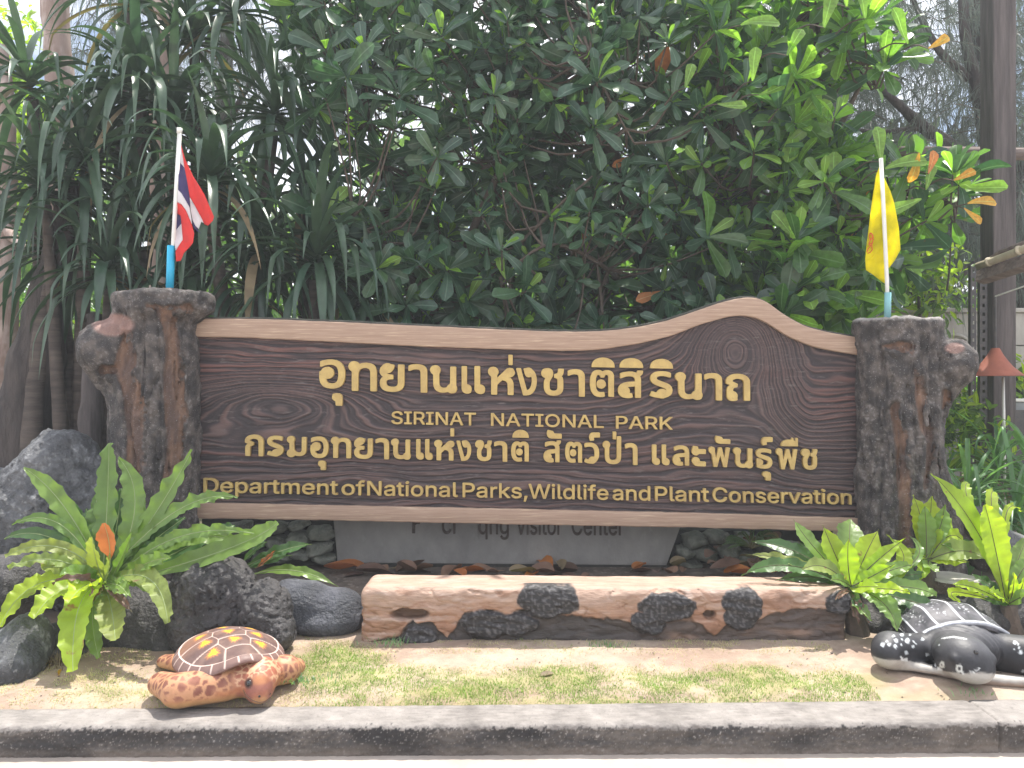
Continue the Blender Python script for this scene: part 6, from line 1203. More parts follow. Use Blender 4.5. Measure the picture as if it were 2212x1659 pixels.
b = MB(); q = P(2000, 1215, 4.38); b.tube([(q.x, 4.4, 0.16), q], [.08, .04], 12, .2, 4).build('root_crown', M['twig'], fe)
ff = empty('birds_nest_fern', P(2165, 1300, 4.15), "tall bird's nest fern with one huge arching yellow-green frond, at the right edge", 'fern', "bird's nest ferns around the sign")
LF = [((1500,-140),(1770,190),128,'fern_lime',4.2,0.5,0),((1835,60),(1890,280),150,'fern_lime',4.15,0.6,.3),((1755,-60),(1740,60),50,'fern_lime',4.5,.6,0),((1905,0),(1880,90),60,'fern_lime',4.5,.6,0),((2060,100),(1960,150),40,'fern_lime',4.4,.8,0),
 ((1645,545),(1790,570),60,'fern_lime',4.0,1.0,.2),((1690,660),(1660,590),46,'fern_lime',3.98,.6,.4),((1870,590),(1920,610),60,'fern_lime',3.95,.9,.1),((2010,470),(2010,560),40,'fern_lime',4.1,.5,.1),((2068,500),(2050,580),50,'fern_lime',4.1,.5,.1),((2110,420),(2050,480),90,'fern',4.2,.6,.3),((1830,640),(1930,640),60,'fern_dark',4.1,.8,.1),((2120,600),(2060,620),70,'fern',4.0,.8,.1),((1750,480),(1880,560),60,'fern_dark',4.3,.7,.1),((2100,250),(2030,420),90,'fern',4.35,.7,.2)]
for i, (tp, mi_, w_, mt_, Yt, rf_, bl_) in enumerate(LF):
    frond(ff, kB(1975 + rnd.uniform(-18, 18), 662 + rnd.uniform(-8, 8), 4.14), kB(*mi_, (4.14 + Yt) / 2), kB(*tp, Yt), w_ * .3555 * 1.2, mt_, 400 + i, ruff=rf_, fold=0.22, blunt=bl_)
b = MB(); q = P(2177, 1305, 4.15); b.tube([(q.x, 4.16, 0.16), q], [.08, .04], 12, .2, 4).build('root_crown', M['twig'], ff)
# spiky little plant under the board
sp_ = empty('spiky_plant', P(1625, 1170, 5.15), 'small spiky dark green plant under the right part of the board', 'plant')
for i in range(26):
    a = rnd.uniform(0, 2 * math.pi); r_ = rnd.uniform(40, 75)
    frond(sp_, (1625, 1185, 5.15), (1625 + 0.55 * r_ * math.cos(a), 1178 - 0.5 * r_ * abs(math.sin(a)), 5.12), (1625 + r_ * math.cos(a), 1185 - 0.7 * r_ * abs(math.sin(a)) + 6, 5.08), 5, 'fern_dark', 500 + i, ruff=0, name='leaf')

# ================================================================== FOLIAGE TOOLS
def sunline(y):            # how high things may reach without shading the lawn and the bench
    return 0.45 + 3.0 * (y - 4.5)
def leaf_template(kind, seed):
    """returns verts (n,3) for a unit-long leaf along +Y, upper face +Z, and quads"""
    r_ = random.Random(seed); n = 8
    V = []; Fc = []
    dr = r_.uniform(0.05, 0.35); tw = r_.uniform(-0.15, 0.15); wv = r_.uniform(0, 6)
    for i in range(n + 1):
        t = i / n
        if kind == 'obovate': w = 0.245 * (0.10 + 0.90 * t ** 0.9) * (1 - max(0, (t - 0.62) / 0.40) ** 2.6) ** 0.5 if t < 1 else 0.05  # widest past the middle
        elif kind == 'oval': w = 0.2 * math.sin(math.pi * (0.04 + 0.93 * t)) ** 0.8
        else: w = 0.06 * math.sin(math.pi * (0.1 + 0.88 * t)) ** 0.6
        z = -dr * t * t + 0.02 * math.sin(wv + t * 7)
        x0 = tw * t * t
        V += [(x0 - w, t, z + 0.30 * w), (x0, t, z), (x0 + w, t, z + 0.30 * w)]
    for i in range(n):
        a = i * 3
        Fc += [(a, a + 1, a + 4, a + 3), (a + 1, a + 2, a + 5, a + 4)]
    return np.array(V), np.array(Fc)
TPL = {k: [leaf_template(k, s) for s in range(5)] for k in ('obovate', 'oval', 'strap')}
LM = {}
def setrib(me, reps):
    a = me.attributes.new(name='Rib', type='FLOAT', domain='POINT')
    a.data.foreach_set('value', np.tile(np.array([0, 1, 0], dtype=np.float32), len(me.vertices) // 3))
def leaf_mesh(kind, var, mt):
    key = (kind, var, mt)
    if key not in LM:
        V, Fc = TPL[kind][var]
        me = npmesh('leaf', V, Fc, True); me.materials.append(M[mt]); setrib(me, 1); LM[key] = me
    return LM[key]
def frame(d, up):
    d = d / np.linalg.norm(d, axis=-1, keepdims=True)
    x = np.cross(d, up); x /= np.maximum(np.linalg.norm(x, axis=-1, keepdims=True), 1e-6)
    return np.stack([x, d, np.cross(x, d)], -1)
def joined(name, pos, R, size, kind, mts, parent=None, midx=None, wid=None):
    """one mesh of many leaves: pos (N,3), R (N,3,3), size (N,)"""
    N = len(pos); var = rng.integers(0, 5, N)
    Vs = np.stack([TPL[kind][k][0] for k in range(5)])[var] * size[:, None, None]
    if wid is not None: Vs = Vs * np.stack([wid, np.ones(N), np.ones(N)], -1)[:, None, :]
    W = np.einsum('nij,nkj->nki', R, Vs) + pos[:, None, :]
    Fc = TPL[kind][0][1]; nv = Vs.shape[1]
    Q = (Fc[None] + (np.arange(N) * nv)[:, None, None]).reshape(-1, 4)
    tint = np.repeat(rng.random(N), nv)
    mi = None if midx is None else np.repeat(midx, len(Fc))
    me = npmesh(name, W.reshape(-1, 3), Q, True, tint, mi)
    for m_ in mts: me.materials.append(M[m_])
    setrib(me, N)
    o = link(name, me, None, parent)
    o['kind'] = 'stuff'
    return o
def rosettes(cs, axes, nlo, nhi, slo, shi):
    P_, D_, U_, S_, K_ = [], [], [], [], []
    for c_, a in zip(cs, axes):
        a = a / np.linalg.norm(a); e1 = np.cross(a, [0.3, 0.2, 1.0]); e1 /= np.linalg.norm(e1); e2 = np.cross(a, e1)
        n = rng.integers(nlo, nhi + 1); ph0 = rng.random() * 6.28
        s0 = rng.uniform(slo * 0.72, shi)
        for j in range(n):
            t = (j + rng.random() * 0.6) / n; ph = ph0 + j * 2.4
            tilt = 0.35 + 1.35 * t
            d = math.cos(tilt) * a + math.sin(tilt) * (math.cos(ph) * e1 + math.sin(ph) * e2)
            P_.append(c_ - a * 0.05 * t + d * 0.015); D_.append(d); U_.append(a + rng.normal(0, 0.25, 3)); S_.append(s0 * (0.55 + 0.5 * t + rng.uniform(-.1, .1))); K_.append(t)
    return np.array(P_), np.array(D_), np.array(U_), np.array(S_), np.array(K_)
def leafy_tree(name, label, base, trunk, limbs, cs, axes, mats_w, n=(7, 13), s=(0.24, 0.35), group=None, kind='obovate', tr=0.09, bark='twig', maxparts=290):
    root = empty(name, base, label, 'tree', group)
    MB().tube(*trunk, seg=12, rough=0.06, seed=3).build('trunk', M[bark], root, True)
    nodes = []
    for L in limbs:
        q = spline(L[0], 14); MB().tube(q, np.linspace(L[1], L[2], 14), 8, 0.08, 5).build('branch', M[bark], root, True)
        nodes += list(q[2:])
    nodes = np.array(nodes)
    cs = np.array(cs); axes = np.array(axes)
    tw = MB()
    for c_, a in zip(cs, axes):
        i = int(np.argmin(np.linalg.norm(nodes - c_, axis=1) + 0.6 * (nodes[:, 2] > c_[2]))); p0 = nodes[i]
        if np.linalg.norm(p0 - c_) > 1.5: p0 = c_ - a * 0.7 + np.array([0, 0.1, -0.2])
        m_ = (p0 + c_) / 2 + np.array([0, 0, -0.1]) - a * 0.06
        tw.tube(spline([p0, m_, c_], 6), [.011, .010, .009, .008, .007, .006], 4, 0, 0, False)
    o = tw.build('twig', M['twig'], root); o['kind'] = 'stuff'
    Pp, D_, U_, S_, K_ = rosettes(cs, axes, n[0], n[1], s[0], s[1])
    R = frame(D_, U_)
    R = R[:, :, :]
    u, v = UV(Pp + D_ * S_[:, None] * 0.5)
    inv = (u > -40) & (u < 2250) & (v > -40) & (v < 760)
    score = np.where(inv, S_ / Pp[:, 1], 0) * (1 + 0.5 * (Pp[:, 1] < np.quantile(Pp[:, 1], 0.15)))
    order = np.argsort(-score); pick = order[:maxparts]; rest = order[maxparts:]
    names_, wts = zip(*mats_w); cum = np.cumsum(wts) / sum(wts)
    mi = np.searchsorted(cum, rng.random(len(Pp)))
    mi = np.where((K_ < 0.25) & (rng.random(len(Pp)) < 0.35) & (len(names_) > 1), min(1, len(names_) - 1), mi)
    for i in pick:
        me = leaf_mesh(kind, int(rng.integers(0, 5)), names_[mi[i]])
        o = bpy.data.objects.new('leaf', me); COL.objects.link(o); o.parent = root
        Mx = Matrix([list(r_) for r_ in R[i] * S_[i]]).to_4x4(); Mx.translation = Vector(Pp[i]) - root.location
        o.matrix_local = Mx
    joined('foliage', Pp[rest], R[rest], S_[rest], kind, names_, root, mi[rest])
    return root
def in_poly(u, v, poly):
    c_ = False; j = len(poly) - 1
    for i in range(len(poly)):
        (xi, yi), (xj, yj) = poly[i], poly[j]
        if (yi > v) != (yj > v) and u < (xj - xi) * (v - yi) / (yj - yi) + xi: c_ = not c_
        j = i
    return c_
def fill(poly, n, y0, y1, avoid=None):
    us = [p[0] for p in poly]; vs = [p[1] for p in poly]; out = []
    k = 0
    while len(out) < n and k < n * 60:
        k += 1
        u_, v_ = rng.uniform(min(us), max(us)), rng.uniform(min(vs), max(vs)); Y_ = y0 + (y1 - y0) * rng.random()
        if not in_poly(u_, v_, poly): continue
        p = np.array(P(u_, v_, Y_))
        if p[2] > sunline(Y_) or p[2] < 0.3: continue
        if avoid and avoid(u_, v_, Y_): continue
        out.append(p)
    return out
def out_axes(cs, up=0.5, toward=-0.75):
    a = rng.normal(0, 0.7, (len(cs), 3)); a[:, 1] += toward; a[:, 2] += up; return a

# ---- broad-leaved trees behind the sign
polyA = [(560, -330), (1150, -330), (1150, 760), (690, 760), (640, 560), (700, 380), (640, 200)]
cs = fill(polyA, 330, 5.75, 7.6) + fill(polyA, 230, 7.6, 8.6)
L = [([(0 + P(950, 1000, 7.2).x, 7.2, 1.0), tuple(P(900, 600, 7.0)), tuple(P(780, 200, 6.8)), tuple(P(720, -150, 6.9))], .06, .02),
     ([tuple(P(950, 900, 7.2)), tuple(P(1000, 560, 6.8)), tuple(P(1100, 300, 6.5)), tuple(P(1130, -60, 6.6))], .05, .018),
     ([tuple(P(940, 800, 7.1)), tuple(P(1040, 620, 6.4)), tuple(P(1180, 470, 6.1)), tuple(P(1280, 380, 6.0))], .028, .008),
     ([tuple(P(940, 700, 7.1)), tuple(P(860, 560, 6.4)), tuple(P(760, 470, 6.1))], .028, .008)]
leafy_tree('broadleaf_tree', 'dark glossy-leaved tree left of centre behind the sign', (P(950, 1100, 7.2).x, 7.2, 0.1),
    ([(P(950, 1100, 7.2).x, 7.2, 0.05), tuple(P(948, 950, 7.2)), tuple(P(940, 780, 7.15)), tuple(P(925, 600, 7.05))], [.11, .09, .08, .06]), L, cs, out_axes(cs),
    [('leaf', 1.0), ('leaf_lime', 0.02)], group='broadleaf trees behind the sign')
polyB = [(1080, -330), (1640, -330), (1560, 40), (1640, 200), (1640, 760), (1080, 760)]
cs = fill(polyB, 330, 5.75, 7.6) + fill(polyB, 230, 7.6, 8.6)
L = [([tuple(P(1430, 900, 7.4)), tuple(P(1400, 560, 7.0)), tuple(P(1300, 250, 6.8)), tuple(P(1250, -150, 6.9))], .10, .03),
     ([tuple(P(1420, 800, 7.2)), tuple(P(1500, 500, 6.8)), tuple(P(1560, 200, 6.6)), tuple(P(1600, -60, 6.8))], .08, .018),
     ([tuple(P(1380, 640, 6.9)), tuple(P(1280, 560, 6.2)), tuple(P(1180, 530, 6.0)), tuple(P(1080, 600, 5.95))], .025, .007),
     ([tuple(P(1262, 80, 5.9)), tuple(P(1290, 160, 5.85)), tuple(P(1330, 240, 5.85)), tuple(P(1370, 310, 5.9))], .013, .006),
     ([tuple(P(1290, 160, 5.86)), tuple(P(1350, 175, 6.1)), tuple(P(1460, 190, 6.6))], .010, .012)]
leafy_tree('broadleaf_tree', 'dark glossy-leaved tree behind the middle of the sign', (P(1430, 1100, 7.4).x, 7.4, 0.1),
    ([(P(1430, 1100, 7.4).x, 7.4, 0.05), tuple(P(1432, 950, 7.4)), tuple(P(1425, 800, 7.3)), tuple(P(1410, 600, 7.1))], [.17, .14, .13, .11]), L, cs, out_axes(cs),
    [('leaf', 1.0), ('leaf_lime', 0.02), ('leaf_orange', 0.003)], group='broadleaf trees behind the sign')
polyC = [(1500, -60), (1640, 10), (1760, -110), (1900, -40), (1975, 90), (1890, 170), (1800, 240), (1830, 310), (1960, 320), (2085, 380), (2080, 460), (1985, 520), (1960, 620), (1850, 740), (1560, 740), (1480, 400)]
cs = fill(polyC, 290, 5.7, 7.4)
L = [([tuple(P(1680, 900, 6.9)), tuple(P(1690, 600, 6.7)), tuple(P(1720, 300, 6.5)), tuple(P(1760, 20, 6.4))], .07, .02),
     ([tuple(P(1690, 700, 6.8)), tuple(P(1800, 520, 6.4)), tuple(P(1920, 440, 6.1)), tuple(P(2060, 430, 6.0))], .045, .012),
     ([tuple(P(1700, 480, 6.6)), tuple(P(1800, 300, 6.2)), tuple(P(1880, 140, 6.0))], .04, .012),
     ([tuple(P(1690, 560, 6.7)), tuple(P(1600, 350, 6.3)), tuple(P(1560, 150, 6.1))], .04, .012)]
trC = leafy_tree('broadleaf_tree', 'sunlit bright green leafy tree with a few yellow leaves, beside the yellow flag', (P(1680, 1100, 6.9).x, 6.9, 0.1),
    ([(P(1680, 1100, 6.9).x, 6.9, 0.05), tuple(P(1680, 950, 6.9)), tuple(P(1685, 800, 6.85)), tuple(P(1690, 600, 6.7))], [.12, .1, .09, .07]), L, cs, out_axes(cs, 0.8, -0.5),
    [('leaf_sunny', 0.9), ('leaf_lime', 0.22), ('leaf', 0.35), ('leaf_yellow', 0.004)], s=(0.28, 0.40), group='broadleaf trees behind the sign')
def single_leaf(root, u, v, Y, size, du, dv, mt, nz_=(0, -1, 0.3), lab=None, kind='obovate'):
    d = np.array([du, rnd.uniform(-.3, .1), -dv], float); R = frame(d[None], np.array([nz_], float))[0]
    o = bpy.data.objects.new('leaf', leaf_mesh(kind, rnd.randrange(5), mt)); COL.objects.link(o); o.parent = root
    Mx = Matrix([list(r_) for r_ in R * size]).to_4x4(); Mx.translation = P(u, v, Y) - root.location; o.matrix_local = Mx
    if lab: o['label'] = lab
    return o
for (u, v, s_, du, dv, m_, lb) in [(2005,105,.19,1,-.5,'leaf_yellow','yellow leaf'),(1985,330,.2,-.1,1,'leaf_yellow','yellow leaf'),(2005,375,.17,.4,-1,'leaf_orange','orange leaf'),(2060,390,.17,.8,-.4,'leaf_yellow','yellow leaf'),(2090,440,.22,1,-.3,'leaf_yellow','yellow leaf'),(2082,450,.16,.6,.6,'leaf_yellow','yellow leaf'),
        (1903,350,.26,-.1,-1,'leaf_lime',None),(1912,365,.30,1,-.45,'leaf_lime',None),(1625,175,.24,0,-1,'leaf_lime',None),(1780,60,.28,.2,-1,'leaf_lime',None),(1870,40,.25,-.2,-1,'leaf_lime',None),(1960,95,.27,-.4,-.8,'leaf_lime',None),(1600,55,.28,.9,-.3,'leaf_lime',None),(1550,225,.2,.9,.2,'leaf_lime',None),(1640,205,.2,1,-.3,'leaf_lime',None),(1830,15,.28,-.3,-.9,'leaf_lime',None),(1700,120,.22,.4,-.9,'leaf_lime',None),(1990,430,.26,-.8,.3,'leaf_lime',None),(1480,190,.2,.3,-1,'leaf_lime',None),(2000,410,.2,.2,-.9,'leaf_lime',None)]:
    single_leaf(trC, u, v, 5.55, s_, du, dv, m_, lab=lb)
    p0_ = P(u, v, 5.55); p1_ = P(u - 40 - rnd.uniform(0, 25), v + rnd.uniform(0, 40), 5.8)
    MB().tube(spline([p0_, (p0_ + p1_) / 2 + Vector((0, 0, .03)), p1_], 6), [.004, .005, .006, .006, .007, .008], 5, 0, 0, False).build('twig', M['twig'], trC)

# ---- pandanus
def strap(root, c_, d, L, w, mt, seed, kink=None, drop=1.0):
    r_ = random.Random(seed); n = 16; V = []; Fc = []
    d = Vector(d).normalized(); p = Vector(c_); seg = L / n
    side = d.cross(Vector((0, 0, 1)));
    if side.length < .1: side = Vector((1, 0, 0))
    side.normalize(); kink = kink or r_.uniform(0.45, 1.3)
    for i in range(n + 1):
        t = i / n
        w_ = w * (0.75 + 0.35 * math.sin(math.pi * min(1, t * 1.3))) * (1 if t < 0.6 else max(0.04, 1 - ((t - 0.6) / 0.4) ** 1.4))
        N = side.cross(d).normalized()
        V += [p - side * w_ * .5 + N * w_ * .22, p.copy(), p + side * w_ * .5 + N * w_ * .22]
        g = drop * (0.10 + 0.10 * t)
        if kink < t <= kink + 1.01 / n: d = (d + Vector((0, 0, -1.6))).normalized()
        d = (d + Vector((0, 0, -g)) ).normalized()
        p = p + d * seg
        side = (side - d * side.dot(d)).normalized()
    for i in range(n):
        a = i * 3; Fc += [(a, a + 1, a + 4, a + 3), (a + 1, a + 2, a + 5, a + 4)]
    me = npmesh('leaf', [tuple(q) for q in V], Fc, True); me.materials.append(M[mt])
    return link('leaf', me, None, root)
def strappy(name, label, cat, base, heads, mt, group=None, bark='ring_bark', dry=0.06, wid=(0.042, 0.072), stem=0.055):
    root = empty(name, base, label, cat, group)
    k = 0
    for (u, v, Y, n, L, tilt, st_) in heads:
        c_ = P(u, v, Y)
        if st_:
            b0 = P(st_[0], st_[1], st_[2]); q = spline([b0, (b0 + c_) / 2 + Vector((st_[3], 0, 0)), c_ - Vector((0, 0, .05))], 16)
            MB().tube(q, np.linspace(stem * 1.25, stem * 0.8, 16), 12, 0.06, 3).build('stem', M[bark], root, True)
        ax = Vector((tilt, -0.25, 1)).normalized(); e1 = ax.cross(Vector((0, 1, 0))).normalized(); e2 = ax.cross(e1)
        for j in range(n):
            t = (j + 0.5) / n; ph = j * 2.4 + rnd.uniform(-.5, .5)
            ti = 0.12 + 1.7 * t ** 0.8 + rnd.uniform(-.18, .18)
            d = ax * math.cos(ti) + (e1 * math.cos(ph) + e2 * math.sin(ph)) * math.sin(ti)
            strap(root, c_ + ax * (0.16 * (1 - t)) , d, L * rnd.uniform(.7, 1.25), rnd.uniform(*wid), 'pandan_dry' if (t > .8 and rnd.random() < dry * 4) else mt, k * 31 + 7, kink=rnd.uniform(.35, .8) if rnd.random() < .4 else 2, drop=rnd.uniform(.6, 1.3)); k += 1
    return root
strappy('screw_pine', 'screw pine with long dark drooping strap leaves at the far left', 'tree', (P(180, 1100, 6.3).x, 6.3, 0.1),
    [(304, 224, 6.1, 52, 1.0, -.1, (200, 1080, 6.3, .1)), (285, 20, 6.5, 36, .95, .1, (210, 1080, 6.4, .0)), (70, 200, 6.3, 40, 1.0, -.3, (170, 1080, 6.3, -.1)), (185, 380, 5.95, 44, .95, .0, (170, 1080, 6.1, .0)), (120, 560, 6.2, 30, .9, -.2, (190, 1080, 6.2, .0)), (310, 520, 6.1, 44, .9, .1, (230, 1080, 6.2, .1))], 'pandan', 'screw pines behind the sign')
strappy('screw_pine', 'screw pine with strap leaves fanning out just right of the striped flag', 'tree', (P(480, 1100, 6.3).x, 6.3, 0.1),
    [(452, 420, 5.8, 52, 1.0, .15, (470, 1080, 6.2, .1)), (590, 270, 6.4, 46, 1.0, .2, (500, 1080, 6.3, .0)), (420, 110, 6.7, 38, 1.0, 0, (440, 1080, 6.5, .0)), (560, 560, 6.0, 40, .9, .2, (520, 1080, 6.1, .0)), (410, 600, 6.1, 34, .8, -.1, None)], 'pandan', 'screw pines behind the sign')
strappy('screw_pine', 'screw pine with hanging leaves above the grey boulder, low on the left', 'tree', (P(110, 1100, 5.9).x, 5.9, 0.1),
    [(100, 430, 5.9, 44, 1.0, -.1, (140, 1080, 5.9, .0)), (235, 610, 5.85, 40, .85, .1, (220, 1080, 5.9, .0)), (375, 290, 6.3, 44, 1.0, .1, (390, 1080, 6.4, 0)), (505, 50, 6.7, 38, .95, .1, None), (230, 330, 6.3, 40, .9, .0, None)], 'pandan', 'screw pines behind the sign', stem=.045)
strappy('screw_pine', 'screw pine low behind the left half of the sign board', 'tree', (P(700, 1100, 6.2).x, 6.2, 0.1),
    [(680, 590, 5.9, 50, .95, .2, (680, 1080, 6.1, .0)), (650, 430, 6.5, 36, .95, .3, (670, 1080, 6.3, .0)), (790, 660, 6.1, 34, .75, .3, (760, 1080, 6.2, .0)), (545, 660, 6.1, 30, .8, -.1, None)], 'pandan', 'screw pines behind the sign')
# lilies to the right of the right pillar
strappy('strap_leaf_plant', 'bright strap-leaved plant with long arching leaves right of the right pillar', 'plant', (P(2110, 1180, 5.7).x, 5.7, 0.15),
    [(2085, 1120, 5.7, 44, .95, .0, None), (2180, 1160, 5.5, 46, .9, .15, None)], 'lily', 'strap-leaved plants at the right', wid=(.022, .036))
strappy('strap_leaf_plant', 'bright strap-leaved plant at the right edge behind the ferns', 'plant', (P(2230, 1100, 5.9).x, 5.9, 0.15),
    [(2235, 1080, 5.9, 44, .95, -.2, None), (2150, 1040, 6.3, 36, .8, 0, None)], 'lily', 'strap-leaved plants at the right', wid=(.022, .05))

# ---- trunks at the left
def trunk(name, label, pts, bark, seg=16, rough=.08, cat='tree', n=26, subs=(), crown=None, root_flare=True):
    q = spline([tuple(P(u, v, Y)) + (r / F * Y,) for u, v, Y, r in pts], n)
    q[:, 3] = np.maximum(q[:, 3], 0.01)
    root = empty(name, (q[0, 0], q[0, 1], 0.08), label, cat)
    rr = q[:, 3] * (1 + 0.06 * np.sin(np.arange(n) * 1.3))
    MB().tube(q[:, :3], rr, seg, rough, 5).build('trunk', M[bark], root, True)
    for s_, bk in subs:
        q = spline([tuple(P(u, v, Y)) + (r / F * Y,) for u, v, Y, r in s_], 14)
        MB().tube(q[:, :3], np.maximum(q[:, 3], .006), 10, rough, 6).build('branch', M[bk], root, True)
    return root
trunk('bare_trunk', 'thick dark leaning trunk at the left edge behind the grey boulder', [(40, 1250, 6.0, 75), (45, 960, 6.0, 58), (75, 800, 6.0, 52), (105, 660, 6.05, 46), (140, 520, 6.1, 34), (165, 400, 6.2, 24)], 'bark')
trunk('bare_trunk', 'slim pale brown trunk in front of the thick dark leaning one', [(62, 1200, 5.85, 22), (68, 960, 5.85, 20), (88, 720, 5.9, 17), (118, 560, 6.0, 16), (135, 420, 6.1, 14)], 'ring_bark')
trunk('pale_trunk', 'smooth pinkish-white tree trunk at the top left', [(118, 1200, 7.6, 34), (120, 800, 7.6, 30), (128, 480, 7.6, 28), (128, 200, 7.6, 27), (118, 0, 7.6, 28), (110, -200, 7.6, 26)], 'pale_bark')
trunk('pale_trunk', 'mottled pinkish trunk at the extreme left edge', [(5, 1200, 7.2, 34), (8, 900, 7.2, 30), (10, 600, 7.2, 28), (8, 420, 7.2, 24), (14, 250, 7.2, 18), (2, 100, 7.2, 14)], 'pale_bark', subs=[([(8, 480, 7.2, 12), (25, 510, 7.0, 10), (60, 540, 6.8, 7)], 'pale_bark')])
trunk('pale_trunk', 'grey-pink trunk behind the striped flag tip, high up', [(340, 1000, 8.5, 26), (345, 500, 8.5, 24), (352, 200, 8.5, 26), (362, -100, 8.5, 26)], 'pale_bark')
trunk('bare_trunk', 'upright brown fibrous stem just left of the left pillar', [(190, 1200, 5.75, 26), (195, 950, 5.75, 24), (200, 800, 5.8, 20), (205, 680, 5.9, 15)], 'timber')

# ---- far greenery
def cloud(n, fx, sz, kind, mts, name, label=None, wts=None, cat=None, parent=None):
    p = fx(n); d = rng.normal(0, 1, (len(p), 3)); up = rng.normal(0, 0.6, (len(p), 3)); up[:, 2] += 0.9; d[:, 2] -= 0.3
    size = rng.uniform(sz[0], sz[1], len(p))
    mi = rng.integers(0, len(mts), len(p)) if len(mts) > 1 else None
    o = joined(name, p, frame(d, up), size, kind, mts, parent, mi)
    return o
def f_thick(n):
    x = rng.uniform(-9, 9, n * 3); y = rng.uniform(8.6, 12.5, n * 3); top = 3.2 + 1.0 * fbm(x * 0.5, y * 0.4, 3, 3) * 2 - 0.9 * sst(3.2, 4.6, x * 9 / y) 
    z = rng.random(n * 3) ** 0.7 * 5.0
    m = (z < top); return np.stack([x, y, z], 1)[m][:n]
tag(cloud(15000, f_thick, (.13, .26), 'oval', ['far_leaf', 'leaf_sunny'], 'thicket'), 'dense green undergrowth behind the trees', 'undergrowth', kind='stuff')
def f_wood(n):
    x = rng.uniform(-19, 19, n * 3); y = rng.uniform(14, 20, n * 3); z = rng.random(n * 3) * 9
    m = (z < 6.2 + 4 * fbm(x * .3, y * .2, 5, 3)) & (fbm(x * .7, z * .7, 9, 3) > -0.28); return np.stack([x, y, z], 1)[m][:n]
tag(cloud(13000, f_wood, (.3, .55), 'oval', ['far_leaf'], 'distant_wood'), 'far tree foliage filling the background', 'trees', kind='stuff')
def blobs(list_, n):
    out = []
    for (u, v, Y, r) in list_:
        c_ = np.array(P(u, v, Y)); q = rng.normal(0, 1, (n, 3)); q /= np.linalg.norm(q, axis=1)[:, None]; q *= (rng.random((n, 1)) ** .45) * r
        out.append(c_ + q)
    return np.vstack(out)
lb = empty('bright_bush', (P(80, 1000, 9.0).x, 9.0, .1), 'sunlit yellow-green leafy bush at the far left behind the trunks', 'bush')
cloud(0, lambda n: blobs([(85, 330, 8.6, .5), (80, 430, 8.6, .45), (95, 250, 8.7, .35), (10, 90, 8.8, .5), (20, 180, 8.8, .3), (110, 740, 8.5, .4), (100, 860, 8.5, .4), (130, 880, 8.2, .3)], 260), (.08, .15), 'oval', ['far_lime'], 'foliage', parent=lb)
MB().tube([P(95, 1050, 8.8), P(90, 700, 8.8), P(85, 300, 8.8)], [.04, .03, .02], 8).build('stem', M['twig'], lb, True)
MB().tube([P(90, 700, 8.8), P(50, 350, 8.8), P(10, 90, 8.8)], [.025, .02, .012], 8).build('stem', M['twig'], lb, True)
gb = empty('leafy_shrub', (P(1990, 900, 7.7).x, 7.7, .1), 'low light-green shrub behind the right pillar, in front of the grey wall', 'bush')
cloud(0, lambda n: blobs([(1740, 700, 7.4, .35), (1830, 720, 7.2, .3), (2020, 880, 7.0, .3), (2050, 900, 6.6, .25), (2090, 950, 6.6, .35), (2190, 820, 8.0, .35), (1960, 600, 7.9, .4), (2040, 620, 7.9, .45)], 190), (.07, .15), 'oval', ['far_lime', 'far_leaf'], 'foliage', parent=gb)
MB().tube([P(1990, 900, 7.7), P(1985, 640, 7.9)], [.03, .015], 8).build('stem', M['twig'], gb, True)

